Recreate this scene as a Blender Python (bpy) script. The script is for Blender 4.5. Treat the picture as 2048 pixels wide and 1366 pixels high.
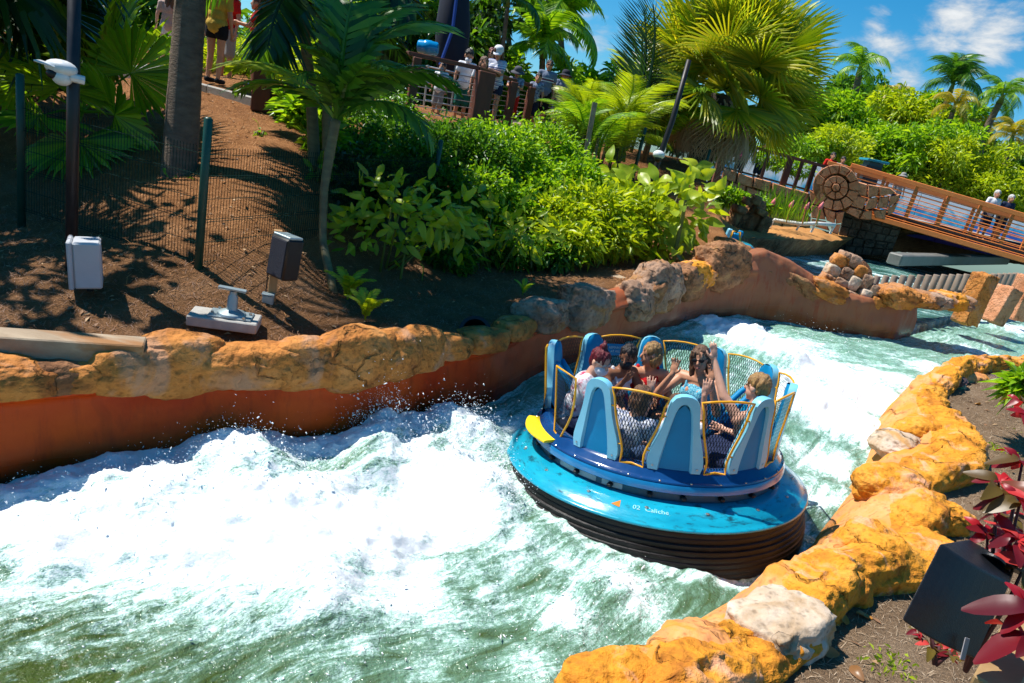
import bpy, bmesh, math, random
import numpy as np
from mathutils import Vector, Matrix, Euler

rad = math.radians
random.seed(5); RS = np.random.RandomState(11)
scene = bpy.context.scene
scene.unit_settings.system = 'METRIC'; scene.unit_settings.scale_length = 0.7
COL = scene.collection
for _o in list(bpy.data.objects): bpy.data.objects.remove(_o)

# ------------------------------------------------------------------ camera
CAM_H, PITCH, ROLL, FPX = 4.0, rad(17.5), rad(12.4), 1365.0
cam = bpy.data.cameras.new('camera'); cam_o = bpy.data.objects.new('camera', cam); COL.objects.link(cam_o)
cam.sensor_width = 36.0; cam.lens = 36.0 * FPX / 2048.0
cam.clip_start = 0.05; cam.clip_end = 3000
cam_o.location = (0, 0, CAM_H)
cam_o.rotation_euler = (Matrix.Rotation(math.pi/2 - PITCH, 3, 'X') @ Matrix.Rotation(ROLL, 3, 'Z')).to_euler()
scene.camera = cam_o

# ------------------------------------------------------------------ light
SUN = Vector((-0.62, 0.14, 1.0)).normalized()            # towards the sun: behind and left, high
sun = bpy.data.lights.new('sun', 'SUN'); sun.energy = 5.0; sun.angle = rad(0.53); sun.color = (1.0, 0.955, 0.88)
sun_o = bpy.data.objects.new('sun', sun); COL.objects.link(sun_o)
sun_o.rotation_euler = SUN.to_track_quat('Z', 'Y').to_euler(); sun_o.location = (0, 0, 30)

vs = scene.view_settings
vs.view_transform = 'Standard'; vs.look = 'None'; vs.gamma = 1.0; vs.use_curve_mapping = False
vs.exposure = 0.52
cy = scene.cycles
cy.max_bounces = 4; cy.diffuse_bounces = 2; cy.glossy_bounces = 2; cy.transmission_bounces = 3; cy.transparent_max_bounces = 4
cy.use_adaptive_sampling = True; cy.adaptive_threshold = .02
cy.caustics_reflective = False; cy.caustics_refractive = False

def px_ray(px, py):
    dx, dy = px - 1024.0, 683.0 - py
    u = dx*math.cos(ROLL) - dy*math.sin(ROLL); v = dx*math.sin(ROLL) + dy*math.cos(ROLL)
    return Vector((u, FPX*math.cos(PITCH) + v*math.sin(PITCH), -FPX*math.sin(PITCH) + v*math.cos(PITCH))) / FPX
def at(px, py, y):
    d = px_ray(px, py); return Vector((0, 0, CAM_H)) + d * (y / d.y)
def pz(px, py, z):
    d = px_ray(px, py); return Vector((0, 0, CAM_H)) + d * ((z - CAM_H) / d.z)

world = bpy.data.worlds.new('World'); scene.world = world; world.use_nodes = True
def build_world():
    nt = world.node_tree; N = nt.nodes; L = nt.links; N.clear()
    out = N.new('ShaderNodeOutputWorld'); bg = N.new('ShaderNodeBackground')
    sky = N.new('ShaderNodeTexSky'); sky.sky_type = 'NISHITA'; sky.sun_disc = False
    sky.sun_elevation = math.asin(SUN.z); sky.sun_rotation = math.atan2(SUN.x, SUN.y)
    sky.air_density = 1.0; sky.dust_density = 0.25; sky.ozone_density = 3.0
    hs = N.new('ShaderNodeHueSaturation'); hs.inputs['Hue'].default_value = 0.49; hs.inputs['Saturation'].default_value = 1.2; hs.inputs['Value'].default_value = 1.0
    tint = N.new('ShaderNodeMix'); tint.data_type = 'RGBA'; tint.blend_type = 'MULTIPLY'; tint.inputs['Factor'].default_value = 1; tint.inputs['B'].default_value = (.62, .90, 1.10, 1)
    L.new(sky.outputs[0], tint.inputs['A']); L.new(tint.outputs['Result'], hs.inputs['Color'])
    tc = N.new('ShaderNodeTexCoord')
    # clouds: small fair-weather cumulus, as a noise on the direction, thickened round a few spots
    mp = N.new('ShaderNodeMapping'); mp.inputs['Scale'].default_value = (1, 1, 2.2); L.new(tc.outputs['Generated'], mp.inputs['Vector'])
    nz = N.new('ShaderNodeTexNoise'); nz.inputs['Scale'].default_value = 13; nz.inputs['Detail'].default_value = 9; nz.inputs['Roughness'].default_value = 0.6; nz.inputs['Distortion'].default_value = 0.3
    L.new(mp.outputs[0], nz.inputs['Vector'])
    cover = N.new('ShaderNodeTexNoise'); cover.inputs['Scale'].default_value = 3.1; cover.inputs['Detail'].default_value = 2
    L.new(mp.outputs[0], cover.inputs['Vector'])
    def math_(op, a, b=None, clamp=False):
        m = N.new('ShaderNodeMath'); m.operation = op; m.use_clamp = clamp
        for i, x in enumerate((a, b)):
            if x is None: continue
            if isinstance(x, (int, float)): m.inputs[i].default_value = x
            else: L.new(x, m.inputs[i])
        return m.outputs[0]
    acc = math_('MULTIPLY', math_('SUBTRACT', cover.outputs['Fac'], 0.68), 1.6)
    spots = [(1915, 50, .044, .56), (1975, 80, .042, .54), (1870, 55, .028, .4), (1755, 42, .022, .5), (1770, 105, .035, .40), (1805, 160, .034, .48),
             (1740, 170, .05, .3), (1180, 40, .06, .35), (1115, 10, .06, .35), (2045, 190, .035, .4), (1960, 165, .05, .16), (1660, 110, .05, .2)]
    for sx, sy, r, amp in spots:
        d = px_ray(sx, sy).normalized()
        vm = N.new('ShaderNodeVectorMath'); vm.operation = 'DISTANCE'; vm.inputs[1].default_value = d; L.new(tc.outputs['Generated'], vm.inputs[0])
        mr = N.new('ShaderNodeMapRange'); mr.interpolation_type = 'SMOOTHSTEP'
        mr.inputs['From Min'].default_value = 0; mr.inputs['From Max'].default_value = r*1.5; mr.inputs['To Min'].default_value = amp; mr.inputs['To Max'].default_value = 0
        L.new(vm.outputs['Value'], mr.inputs['Value'])
        acc = math_('MAXIMUM', acc, mr.outputs[0])
    dens = math_('ADD', acc, math_('MULTIPLY', math_('SUBTRACT', nz.outputs['Fac'], 0.55), 1.5))
    mr = N.new('ShaderNodeMapRange'); mr.interpolation_type = 'SMOOTHSTEP'; mr.inputs['From Min'].default_value = .08; mr.inputs['From Max'].default_value = .55
    L.new(dens, mr.inputs['Value'])
    shade = N.new('ShaderNodeMapRange'); shade.inputs['From Min'].default_value = .1; shade.inputs['From Max'].default_value = .8
    shade.inputs['To Min'].default_value = 5.2; shade.inputs['To Max'].default_value = 8.5; L.new(dens, shade.inputs['Value'])
    cc = N.new('ShaderNodeCombineColor')
    L.new(math_('MULTIPLY', shade.outputs[0], .93), cc.inputs[0]); L.new(math_('MULTIPLY', shade.outputs[0], .97), cc.inputs[1]); L.new(shade.outputs[0], cc.inputs[2])
    mix = N.new('ShaderNodeMix'); mix.data_type = 'RGBA'; L.new(mr.outputs[0], mix.inputs['Factor']); L.new(hs.outputs[0], mix.inputs['A']); L.new(cc.outputs[0], mix.inputs['B'])
    L.new(mix.outputs['Result'], bg.inputs['Color']); bg.inputs['Strength'].default_value = 0.085
    L.new(bg.outputs[0], out.inputs['Surface'])
build_world()

# ------------------------------------------------------------------ noise
_p = np.random.RandomState(7).permutation(256); _p = np.concatenate([_p, _p, _p])
_g = np.random.RandomState(8).normal(size=(256, 3)); _g /= np.linalg.norm(_g, axis=1)[:, None]
def noise(p):
    i = np.floor(p).astype(np.int64); f = p - i; i &= 255
    u = f*f*f*(f*(f*6-15)+10); r = np.zeros(len(p))
    for dx in (0, 1):
        wx = u[:, 0] if dx else 1-u[:, 0]
        for dy in (0, 1):
            wy = u[:, 1] if dy else 1-u[:, 1]
            for dz in (0, 1):
                wz_ = u[:, 2] if dz else 1-u[:, 2]
                h = _p[_p[_p[i[:, 0]+dx]+i[:, 1]+dy]+i[:, 2]+dz]
                r += wx*wy*wz_*((_g[h]*(f-np.array([dx, dy, dz]))).sum(1))
    return r
def fbm(p, octv=4, gain=.5, lac=2.03, ridge=False):
    a, s, r = 1.0, 1.0, np.zeros(len(p))
    for k in range(octv):
        n = noise(p*s + 17.3*k)
        r += a*((1-2.6*np.abs(n))-.5 if ridge else n); a *= gain; s *= lac
    return r

# ------------------------------------------------------------------ materials
def srgb(r, g, b):
    f = lambda c: (c/255/12.92) if c/255 <= .04045 else ((c/255+.055)/1.055)**2.4
    return (f(r), f(g), f(b), 1)
MATS = {}
def mat(name, col, col2=None, rough=.6, scale=6.0, bump=0.0, bscale=None, metal=0.0, spec=.4, detail=6, stretch=(1, 1, 1), coat=0.0, contrast=1.6, col3=None, s3=1.5, t3=.55, rvar=0.15):
    """noise-mottled principled material: col..col2 by fine noise, patches of col3 by coarse noise"""
    if name in MATS: return MATS[name]
    m = bpy.data.materials.new(name); m.use_nodes = True; nt = m.node_tree; N = nt.nodes; L = nt.links
    b = N['Principled BSDF']; b.inputs['Roughness'].default_value = rough; b.inputs['Metallic'].default_value = metal
    b.inputs['Specular IOR Level'].default_value = spec; b.inputs['Coat Weight'].default_value = coat; b.inputs['Coat Roughness'].default_value = .06
    if col2 is None: col2 = tuple(c*.78 for c in col[:3])+(1,)
    tc = N.new('ShaderNodeTexCoord'); mp = N.new('ShaderNodeMapping'); mp.inputs['Scale'].default_value = stretch; L.new(tc.outputs['Object'], mp.inputs['Vector'])
    nz = N.new('ShaderNodeTexNoise'); nz.inputs['Scale'].default_value = scale; nz.inputs['Detail'].default_value = detail; nz.inputs['Roughness'].default_value = .62
    L.new(mp.outputs[0], nz.inputs['Vector'])
    mr = N.new('ShaderNodeMapRange'); mr.inputs['From Min'].default_value = .5-.5/contrast*.6; mr.inputs['From Max'].default_value = .5+.5/contrast*.6; L.new(nz.outputs['Fac'], mr.inputs['Value'])
    mx = N.new('ShaderNodeMix'); mx.data_type = 'RGBA'; mx.inputs['A'].default_value = col2; mx.inputs['B'].default_value = col; L.new(mr.outputs[0], mx.inputs['Factor'])
    last = mx.outputs['Result']
    if col3 is not None:
        n3 = N.new('ShaderNodeTexNoise'); n3.inputs['Scale'].default_value = s3; n3.inputs['Detail'].default_value = 7; n3.inputs['Roughness'].default_value = .65; L.new(mp.outputs[0], n3.inputs['Vector'])
        m3 = N.new('ShaderNodeMapRange'); m3.inputs['From Min'].default_value = t3-.07; m3.inputs['From Max'].default_value = t3+.07; L.new(n3.outputs['Fac'], m3.inputs['Value'])
        x3 = N.new('ShaderNodeMix'); x3.data_type = 'RGBA'; x3.inputs['B'].default_value = col3; L.new(last, x3.inputs['A']); L.new(m3.outputs[0], x3.inputs['Factor']); last = x3.outputs['Result']
    L.new(last, b.inputs['Base Color'])
    rr = N.new('ShaderNodeMapRange'); rr.inputs['To Min'].default_value = max(.02, rough-rvar); rr.inputs['To Max'].default_value = min(1, rough+rvar); L.new(nz.outputs['Fac'], rr.inputs['Value']); L.new(rr.outputs[0], b.inputs['Roughness'])
    if bump:
        n2 = N.new('ShaderNodeTexNoise'); n2.inputs['Scale'].default_value = bscale or scale*3; n2.inputs['Detail'].default_value = 8; n2.inputs['Roughness'].default_value = .65; L.new(mp.outputs[0], n2.inputs['Vector'])
        bp = N.new('ShaderNodeBump'); bp.inputs['Strength'].default_value = min(1, bump); bp.inputs['Distance'].default_value = .03*max(1, bump); L.new(n2.outputs['Fac'], bp.inputs['Height']); L.new(bp.outputs[0], b.inputs['Normal'])
    MATS[name] = m; return m
def leafmat(name, cols, trans=.4, rough=.38, tcol=None, spec=.45):
    """leaves: colour by the per-leaf attribute 'rnd' plus object random, some light through the blade"""
    if name in MATS: return MATS[name]
    m = bpy.data.materials.new(name); m.use_nodes = True; nt = m.node_tree; N = nt.nodes; L = nt.links
    b = N['Principled BSDF']; out = N['Material Output']; b.inputs['Roughness'].default_value = rough; b.inputs['Specular IOR Level'].default_value = spec
    at_ = N.new('ShaderNodeAttribute'); at_.attribute_name = 'rnd'; oi = N.new('ShaderNodeObjectInfo')
    ad = N.new('ShaderNodeMath'); ad.operation = 'MULTIPLY_ADD'; ad.inputs[1].default_value = .3; L.new(oi.outputs['Random'], ad.inputs[0]); L.new(at_.outputs['Fac'], ad.inputs[2])
    sb = N.new('ShaderNodeMath'); sb.operation = 'FRACT'; L.new(ad.outputs[0], sb.inputs[0])
    cr = N.new('ShaderNodeValToRGB'); el = cr.color_ramp.elements
    while len(el) < len(cols): el.new(.5)
    for i, c in enumerate(cols): el[i].position = i/(len(cols)-1); el[i].color = c
    L.new(sb.outputs[0], cr.inputs['Fac']); L.new(cr.outputs[0], b.inputs['Base Color'])
    tr = N.new('ShaderNodeBsdfTranslucent')
    gm = N.new('ShaderNodeMix'); gm.data_type = 'RGBA'; gm.blend_type = 'MULTIPLY'; gm.inputs['Factor'].default_value = 1; gm.inputs['B'].default_value = tcol or (1.9, 1.75, .55, 1)
    L.new(cr.outputs[0], gm.inputs['A']); L.new(gm.outputs['Result'], tr.inputs['Color'])
    ms = N.new('ShaderNodeMixShader'); ms.inputs[0].default_value = trans; L.new(b.outputs[0], ms.inputs[1]); L.new(tr.outputs[0], ms.inputs[2]); L.new(ms.outputs[0], out.inputs['Surface'])
    MATS[name] = m; return m

# ------------------------------------------------------------------ mesh helpers
ORG = {}
def tag(o, label=None, cat=None, group=None, kind=None):
    if label: o['label'] = label
    if cat: o['category'] = cat
    if group: o['group'] = group
    if kind: o['kind'] = kind
    return o
def thing(name, label, cat, loc=(0, 0, 0), rot=(0, 0, 0), group=None):
    o = bpy.data.objects.new(name, None); COL.objects.link(o); o.location = loc; o.rotation_euler = rot; o.empty_display_size = .1
    ORG[o] = Vector(loc); return tag(o, label, cat, group)
def link(name, me, m, parent=None, smooth=True):
    if m is not None and not me.materials:
        for mm in (m if isinstance(m, (list, tuple)) else [m]): me.materials.append(mm)
    o = bpy.data.objects.new(name, me); COL.objects.link(o)
    if smooth and len(me.polygons): me.polygons.foreach_set('use_smooth', np.ones(len(me.polygons), bool))
    if parent is not None:
        o.parent = parent
        if parent in ORG: ORG[o] = ORG[parent]
    return o
def nmesh(name, V, F, rnd=None, attrs=None):
    """mesh from a vertex array and one or more index arrays"""
    me = bpy.data.meshes.new(name); V = np.asarray(V, np.float32)
    Fs = F if isinstance(F, (list, tuple)) else [F]
    Fs = [np.asarray(f, np.int32) for f in Fs if len(f)]
    nl = sum(f.size for f in Fs); npol = sum(len(f) for f in Fs)
    me.vertices.add(len(V)); me.vertices.foreach_set('co', V.ravel()); me.loops.add(nl)
    me.loops.foreach_set('vertex_index', np.concatenate([f.ravel() for f in Fs])); me.polygons.add(npol)
    tot = np.concatenate([np.full(len(f), f.shape[1], np.int32) for f in Fs]); st = np.concatenate([[0], np.cumsum(tot)[:-1]]).astype(np.int32)
    me.polygons.foreach_set('loop_start', st); me.polygons.foreach_set('loop_total', tot)
    if rnd is not None: attrs = dict(attrs or {}, rnd=rnd)
    for k, a in (attrs or {}).items():
        at_ = me.attributes.new(k, 'FLOAT', 'POINT'); at_.data.foreach_set('value', np.asarray(a, np.float32))
    me.update(calc_edges=True); me.validate(); return me
class MB:
    def __init__(s): s.v = []; s.f = []
    def add(s, V, F):
        o = len(s.v); s.v += [tuple(v) for v in V]; s.f += [tuple(i+o for i in f) for f in F]; return s
    def box(s, c, size, rot=None, bev=0.0):
        hx, hy, hz = size[0]/2, size[1]/2, size[2]/2; c = Vector(c)
        R = rot if isinstance(rot, Matrix) else Euler(rot or (0, 0, 0)).to_matrix()
        b = min(bev, hx*.9, hy*.9, hz*.9)
        if b <= 0:
            P = [(x, y, z) for z in (-hz, hz) for y in (-hy, hy) for x in (-hx, hx)]
            F = [(0, 2, 3, 1), (4, 5, 7, 6), (0, 1, 5, 4), (2, 6, 7, 3), (0, 4, 6, 2), (1, 3, 7, 5)]
            return s.add([c + R @ Vector(p) for p in P], F)
        P = []; idx = {}
        for sx in (-1, 1):
            for sy in (-1, 1):
                for sz in (-1, 1):
                    for a in range(3):
                        q = [sx*(hx-b), sy*(hy-b), sz*(hz-b)]; q[a] = (sx, sy, sz)[a]*(hx, hy, hz)[a]
                        idx[(sx, sy, sz, a)] = len(P); P.append(c + R @ Vector(q))
        F = []
        for a in range(3):
            u, w = [(1, 2), (2, 0), (0, 1)][a]
            for sg in (-1, 1):
                q = []
                for (i, j) in ((-1, -1), (1, -1), (1, 1), (-1, 1)):
                    k = [0, 0, 0]; k[a] = sg; k[u] = i; k[w] = j; q.append(idx[(*k, a)])
                F.append(tuple(q if sg > 0 else q[::-1]))
        for a in range(3):
            u, w = [(1, 2), (2, 0), (0, 1)][a]
            for i in (-1, 1):
                for j in (-1, 1):
                    k0 = [0, 0, 0]; k1 = [0, 0, 0]; k0[a], k1[a] = -1, 1; k0[u] = k1[u] = i; k0[w] = k1[w] = j
                    F.append((idx[(*k0, u)], idx[(*k1, u)], idx[(*k1, w)], idx[(*k0, w)]))
        for sx in (-1, 1):
            for sy in (-1, 1):
                for sz in (-1, 1): F.append(tuple(idx[(sx, sy, sz, a)] for a in range(3)))
        return s.add(P, F)
    def bar(s, a, b, w, h=None, up=(0, 0, 1), bev=0.0):
        a, b = Vector(a), Vector(b); d = b-a; y = d.normalized(); x = y.cross(Vector(up))
        if x.length < 1e-4: x = Vector((1, 0, 0))
        x.normalize(); z = x.cross(y); R = Matrix((x, y, z)).transposed()
        return s.box((a+b)/2, (w, d.length, h or w), R, bev)
    def tube(s, pts, r, n=8, cap=True, closed=False):
        pts = [Vector(p) for p in pts]; k = len(pts); rs = r if isinstance(r, (list, tuple, np.ndarray)) else [r]*k
        V = []; F = []; up = None
        for i, p in enumerate(pts):
            t = (pts[(i+1) % k]-pts[i-1]) if closed else (pts[min(i+1, k-1)]-pts[max(i-1, 0)])
            t.normalize()
            if up is None: up = Vector((0, 0, 1)) if abs(t.z) < .9 else Vector((1, 0, 0))
            x = t.cross(up)
            if x.length < 1e-5: x = t.orthogonal()
            x.normalize(); up = x.cross(t).normalized()
            for j in range(n):
                a = 2*math.pi*j/n; V.append(p + (x*math.cos(a)+up*math.sin(a))*rs[i])
        for i in range(k if closed else k-1):
            for j in range(n):
                a, b = i*n+j, i*n+(j+1) % n; c, d = ((i+1) % k)*n+(j+1) % n, ((i+1) % k)*n+j; F.append((a, d, c, b))
        if cap and not closed:
            F.append(tuple(range(n))); F.append(tuple(range((k-1)*n, k*n))[::-1])
        return s.add(V, F)
    def lathe(s, prof, n=24, c=(0, 0, 0), a0=0.0, a1=2*math.pi, R=None):
        full = abs(a1-a0-2*math.pi) < 1e-6; m = n if full else n+1; V = []; F = []; c = Vector(c)
        for (r, z) in prof:
            for j in range(m):
                a = a0+(a1-a0)*j/n; p = Vector((r*math.cos(a), r*math.sin(a), z)); V.append(c + (R @ p if R else p))
        for i in range(len(prof)-1):
            for j in range(n):
                F.append((i*m+j, i*m+(j+1) % m, (i+1)*m+(j+1) % m, (i+1)*m+j))
        return s.add(V, F)
    def sphere(s, c, r, n=10, R=None):
        r = (r, r, r) if isinstance(r, (int, float)) else r; V = []; F = []; c = Vector(c); k = max(4, n//2+1)
        for i in range(k+1):
            t = math.pi*i/k
            for j in range(n):
                a = 2*math.pi*j/n; p = Vector((r[0]*math.sin(t)*math.cos(a), r[1]*math.sin(t)*math.sin(a), r[2]*math.cos(t))); V.append(c + (R @ p if R else p))
        for i in range(k):
            for j in range(n): F.append((i*n+j, (i+1)*n+j, (i+1)*n+(j+1) % n, i*n+(j+1) % n))
        return s.add(V, F)
    def prism(s, poly, h, M4):
        """polygon in xy extruded 0..h in z, put in place by the matrix"""
        n = len(poly); V = [M4 @ Vector((x, y, 0)) for x, y in poly]+[M4 @ Vector((x, y, h)) for x, y in poly]
        return s.add(V, [tuple(range(n))[::-1], tuple(range(n, 2*n))]+[(i, (i+1) % n, n+(i+1) % n, n+i) for i in range(n)])
    def build(s, name, m, parent=None, smooth=False, auto=None, rnd=None):
        o = ORG.get(parent, Vector((0, 0, 0))) if parent is not None else Vector((0, 0, 0))
        me = bpy.data.meshes.new(name); me.from_pydata([(v[0]-o.x, v[1]-o.y, v[2]-o.z) for v in s.v], [], s.f)
        me.update()
        ob = link(name, me, m, parent, smooth)
        if auto is not None:
            me.polygons.foreach_set('use_smooth', np.ones(len(me.polygons), bool)); me.set_sharp_from_angle(angle=rad(auto))
        return ob
def copy_tree(o, parent=None):
    c = o.copy(); COL.objects.link(c)
    if parent is not None: c.parent = parent
    for ch in list(o.children): copy_tree(ch, c)
    return c
def sheet(name, P, nu, nv, m, parent=None, attrs=None):
    """grid of points P (nu*nv,3), row major"""
    i = np.arange(nu*nv).reshape(nu, nv); F = np.stack([i[:-1, :-1], i[1:, :-1], i[1:, 1:], i[:-1, 1:]], -1).reshape(-1, 4)
    return link(name, nmesh(name, P, F, attrs=attrs), m, parent)
_ico = {}
def ico(sub):
    if sub not in _ico:
        bm = bmesh.new(); bmesh.ops.create_icosphere(bm, subdivisions=sub, radius=1)
        _ico[sub] = (np.array([v.co[:] for v in bm.verts]), np.array([[v.index for v in f.verts] for f in bm.faces])); bm.free()
    return _ico[sub]
def _cracks(N, L, P, scale):
    # wandering crack lines: distance to the edge of distorted cells
    nz = N.new('ShaderNodeTexNoise'); nz.inputs['Scale'].default_value = scale*1.7; nz.inputs['Detail'].default_value = 3; L.new(P, nz.inputs['Vector'])
    mx = N.new('ShaderNodeMix'); mx.data_type = 'VECTOR'; mx.inputs['Factor'].default_value = .42; L.new(P, mx.inputs['A']); L.new(nz.outputs['Color'], mx.inputs['B'])
    vo = N.new('ShaderNodeTexVoronoi'); vo.feature = 'DISTANCE_TO_EDGE'; vo.inputs['Scale'].default_value = scale; L.new(mx.outputs['Result'], vo.inputs['Vector'])
    mr = N.new('ShaderNodeMapRange'); mr.inputs['From Min'].default_value = .0; mr.inputs['From Max'].default_value = .03; L.new(vo.outputs['Distance'], mr.inputs['Value'])
    n2 = N.new('ShaderNodeTexNoise'); n2.inputs['Scale'].default_value = scale*.9; n2.inputs['Detail'].default_value = 2; L.new(P, n2.inputs['Vector']); g = N.new('ShaderNodeMapRange'); g.inputs['From Min'].default_value = .42; g.inputs['From Max'].default_value = .56; L.new(n2.outputs['Fac'], g.inputs['Value'])
    x = N.new('ShaderNodeMath'); x.operation = 'MAXIMUM'; L.new(mr.outputs[0], x.inputs[0]); L.new(g.outputs[0], x.inputs[1]); return x.outputs[0]
def rock(name, c, r, m, parent=None, seed=0, rot=(0, 0, 0), sub=4, rough=.22, fine=.04, square=.0, freq=1.3, ridge=False):
    V, F = ico(sub); V = V.copy()
    if square: 
        k = np.max(np.abs(V), axis=1)[:, None]; V = V*(1-square) + V/k*.82*square
    n = fbm(V*freq+seed*7.13, 3); V = V*(1+rough*1.6*n[:, None])
    V = V*(1+fine*2*fbm(V*5+seed*3.7, 4, gain=.6, ridge=ridge)[:, None])
    V *= np.array(r); R = np.array(Euler(rot).to_matrix()); V = V @ R.T + np.array(c)
    o = ORG.get(parent) if parent is not None else None
    if o is not None: V = V-np.array(o)
    return link(name, nmesh(name, V, F), m, parent)
# ================================================================== channel layout
PAIRS = np.array([(-9, 1.5, -7, -5), (-6.5, 3.6, -3.5, -1.2), (-4.35, 5.15, -1.0, 1.9), (-3.3, 6.1, .3, 3.3), (-1.8, 7.2, 1.26, 4.4), (-1.05, 8.2, 2.3, 5.5), (-.15, 9.3, 3.15, 6.3),
                  (.55, 10.5, 4.05, 7.4), (1.85, 12.1, 5.05, 8.9), (3.0, 13.6, 5.9, 10.2), (4.2, 15.0, 6.7, 11.7), (6.0, 16.0, 7.7, 13.0), (7.7, 16.3, 8.9, 14.2), (9.6, 17.2, 10.7, 15.4), (12, 19.6, 13.3, 17.3), (15, 23, 17, 20), (20, 28, 24, 24)], float)
def spline(u, P):
    """smooth curve through the rows of P at index positions u"""
    u = np.clip(np.asarray(u, float), 0, len(P)-1); i = np.minimum(u.astype(int), len(P)-2); t = (u-i)[:, None]
    g = lambda k: P[np.clip(k, 0, len(P)-1)]
    a, b, c, d = g(i-1), g(i), g(i+1), g(i+2)
    return .5*((2*b)+(c-a)*t+(2*a-5*b+4*c-d)*t**2+(-a+3*b-3*c+d)*t**3)
LPt, RPt = PAIRS[:, :2], PAIRS[:, 2:]
def wz(y): return np.interp(y, [0, 8, 9.5, 11, 13, 15, 30], [0, 0, .08, .30, .62, .85, 1.0])
def normals(P):
    t = np.gradient(P, axis=0); t /= np.linalg.norm(t, axis=1)[:, None]; return np.stack([-t[:, 1], t[:, 0]], 1)   # left of travel

# ---- rock materials
def rockmat(name, cols, patch=None, pscale=1.6, pth=.56, rough=.85, bump=1.0, pores=14.0, gloss=0.0):
    if name in MATS: return MATS[name]
    m = bpy.data.materials.new(name); m.use_nodes = True; nt = m.node_tree; N = nt.nodes; L = nt.links; b = N['Principled BSDF']
    b.inputs['Roughness'].default_value = rough; b.inputs['Specular IOR Level'].default_value = .2
    geo = N.new('ShaderNodeNewGeometry'); P = geo.outputs['Position']
    def nz(s, d=8, r=.62, dist=0.0):
        n = N.new('ShaderNodeTexNoise'); n.inputs['Scale'].default_value = s; n.inputs['Detail'].default_value = d; n.inputs['Roughness'].default_value = r; n.inputs['Distortion'].default_value = dist; L.new(P, n.inputs['Vector']); return n.outputs['Fac']
    cr = N.new('ShaderNodeValToRGB'); el = cr.color_ramp.elements
    while len(el) < len(cols): el.new(.5)
    for i, c in enumerate(cols): el[i].position = .3+.4*i/(len(cols)-1); el[i].color = c
    L.new(nz(2.3, 5, .66, .4), cr.inputs['Fac']); last = cr.outputs[0]
    vo = N.new('ShaderNodeTexVoronoi'); vo.inputs['Scale'].default_value = pores; L.new(P, vo.inputs['Vector'])
    po = N.new('ShaderNodeMapRange'); po.inputs['From Min'].default_value = .1; po.inputs['From Max'].default_value = .45; po.inputs['To Min'].default_value = .62; po.inputs['To Max'].default_value = 1; 
    mul = N.new('ShaderNodeMath'); mul.operation = 'MULTIPLY_ADD'; mul.inputs[1].default_value = .9; L.new(nz(pores*1.5, 2), mul.inputs[0]); 
    sub = N.new('ShaderNodeMath'); sub.operation = 'SUBTRACT'; L.new(vo.outputs['Distance'], sub.inputs[0]); sub.inputs[1].default_value = .4; L.new(sub.outputs[0], mul.inputs[2]); L.new(mul.outputs[0], po.inputs['Value'])
    mx = N.new('ShaderNodeMix'); mx.data_type = 'RGBA'; mx.blend_type = 'MULTIPLY'; mx.inputs['Factor'].default_value = 1; L.new(last, mx.inputs['A']); L.new(po.outputs[0], mx.inputs['B']); last = mx.outputs['Result']
    if patch is not None:
        mr = N.new('ShaderNodeMapRange'); mr.inputs['From Min'].default_value = pth-.06; mr.inputs['From Max'].default_value = pth+.06; L.new(nz(pscale, 4, .6, .8), mr.inputs['Value'])
        m2 = N.new('ShaderNodeMix'); m2.data_type = 'RGBA'; m2.inputs['B'].default_value = patch; L.new(mr.outputs[0], m2.inputs['Factor']); L.new(last, m2.inputs['A']); last = m2.outputs['Result']
    ck = _cracks(N, L, P, 1.5); cm = N.new('ShaderNodeMapRange'); cm.inputs['To Min'].default_value = .55; L.new(ck, cm.inputs['Value'])
    m4 = N.new('ShaderNodeMix'); m4.data_type = 'RGBA'; m4.blend_type = 'MULTIPLY'; m4.inputs['Factor'].default_value = 1; L.new(last, m4.inputs['A']); L.new(cm.outputs[0], m4.inputs['B']); last = m4.outputs['Result']
    L.new(last, b.inputs['Base Color'])
    if bump:
        b0 = N.new('ShaderNodeBump'); b0.inputs['Strength'].default_value = .9; b0.inputs['Distance'].default_value = .035; L.new(ck, b0.inputs['Height'])
        b1 = N.new('ShaderNodeBump'); b1.inputs['Strength'].default_value = .9*min(1, bump); b1.inputs['Distance'].default_value = .05*bump; L.new(nz(7, 5, .7), b1.inputs['Height']); L.new(b0.outputs[0], b1.inputs['Normal'])
        b2 = N.new('ShaderNodeBump'); b2.inputs['Strength'].default_value = .7*min(1, bump); b2.inputs['Distance'].default_value = .02; L.new(mul.outputs[0], b2.inputs['Height']); L.new(b1.outputs[0], b2.inputs['Normal']); L.new(b2.outputs[0], b.inputs['Normal'])
    MATS[name] = m; return m
R_ORANGE = rockmat('orange_rockwork', [(.26, .09, .025, 1), (.52, .20, .045, 1), (.62, .27, .08, 1)], patch=(.46, .24, .13, 1), pth=.58)
R_YELLOW = rockmat('ochre_rockwork', [(.42, .14, .02, 1), (.68, .27, .022, 1), (.74, .34, .06, 1)], patch=(.74, .36, .19, 1), pscale=2.2, pth=.60)
R_PINK = rockmat('pink_ochre_rockwork', [(.58, .21, .10, 1), (.70, .29, .09, 1), (.74, .36, .16, 1)], patch=(.66, .26, .04, 1), pscale=1.8, pth=.52, bump=.5)
R_WHITE = rockmat('pale_rockwork', [(.36, .23, .12, 1), (.54, .42, .31, 1), (.66, .56, .46, 1)], patch=(.50, .27, .10, 1), pth=.63, bump=.6)
R_GREY = rockmat('grey_rockwork', [(.18, .10, .06, 1), (.34, .21, .14, 1), (.50, .34, .24, 1)], patch=(.42, .20, .08, 1), pth=.60, bump=.8)
R_BROWN = rockmat('brown_rockwork', [(.16, .07, .03, 1), (.28, .13, .06, 1), (.40, .21, .11, 1)], patch=(.44, .24, .10, 1), pth=.6)
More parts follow.
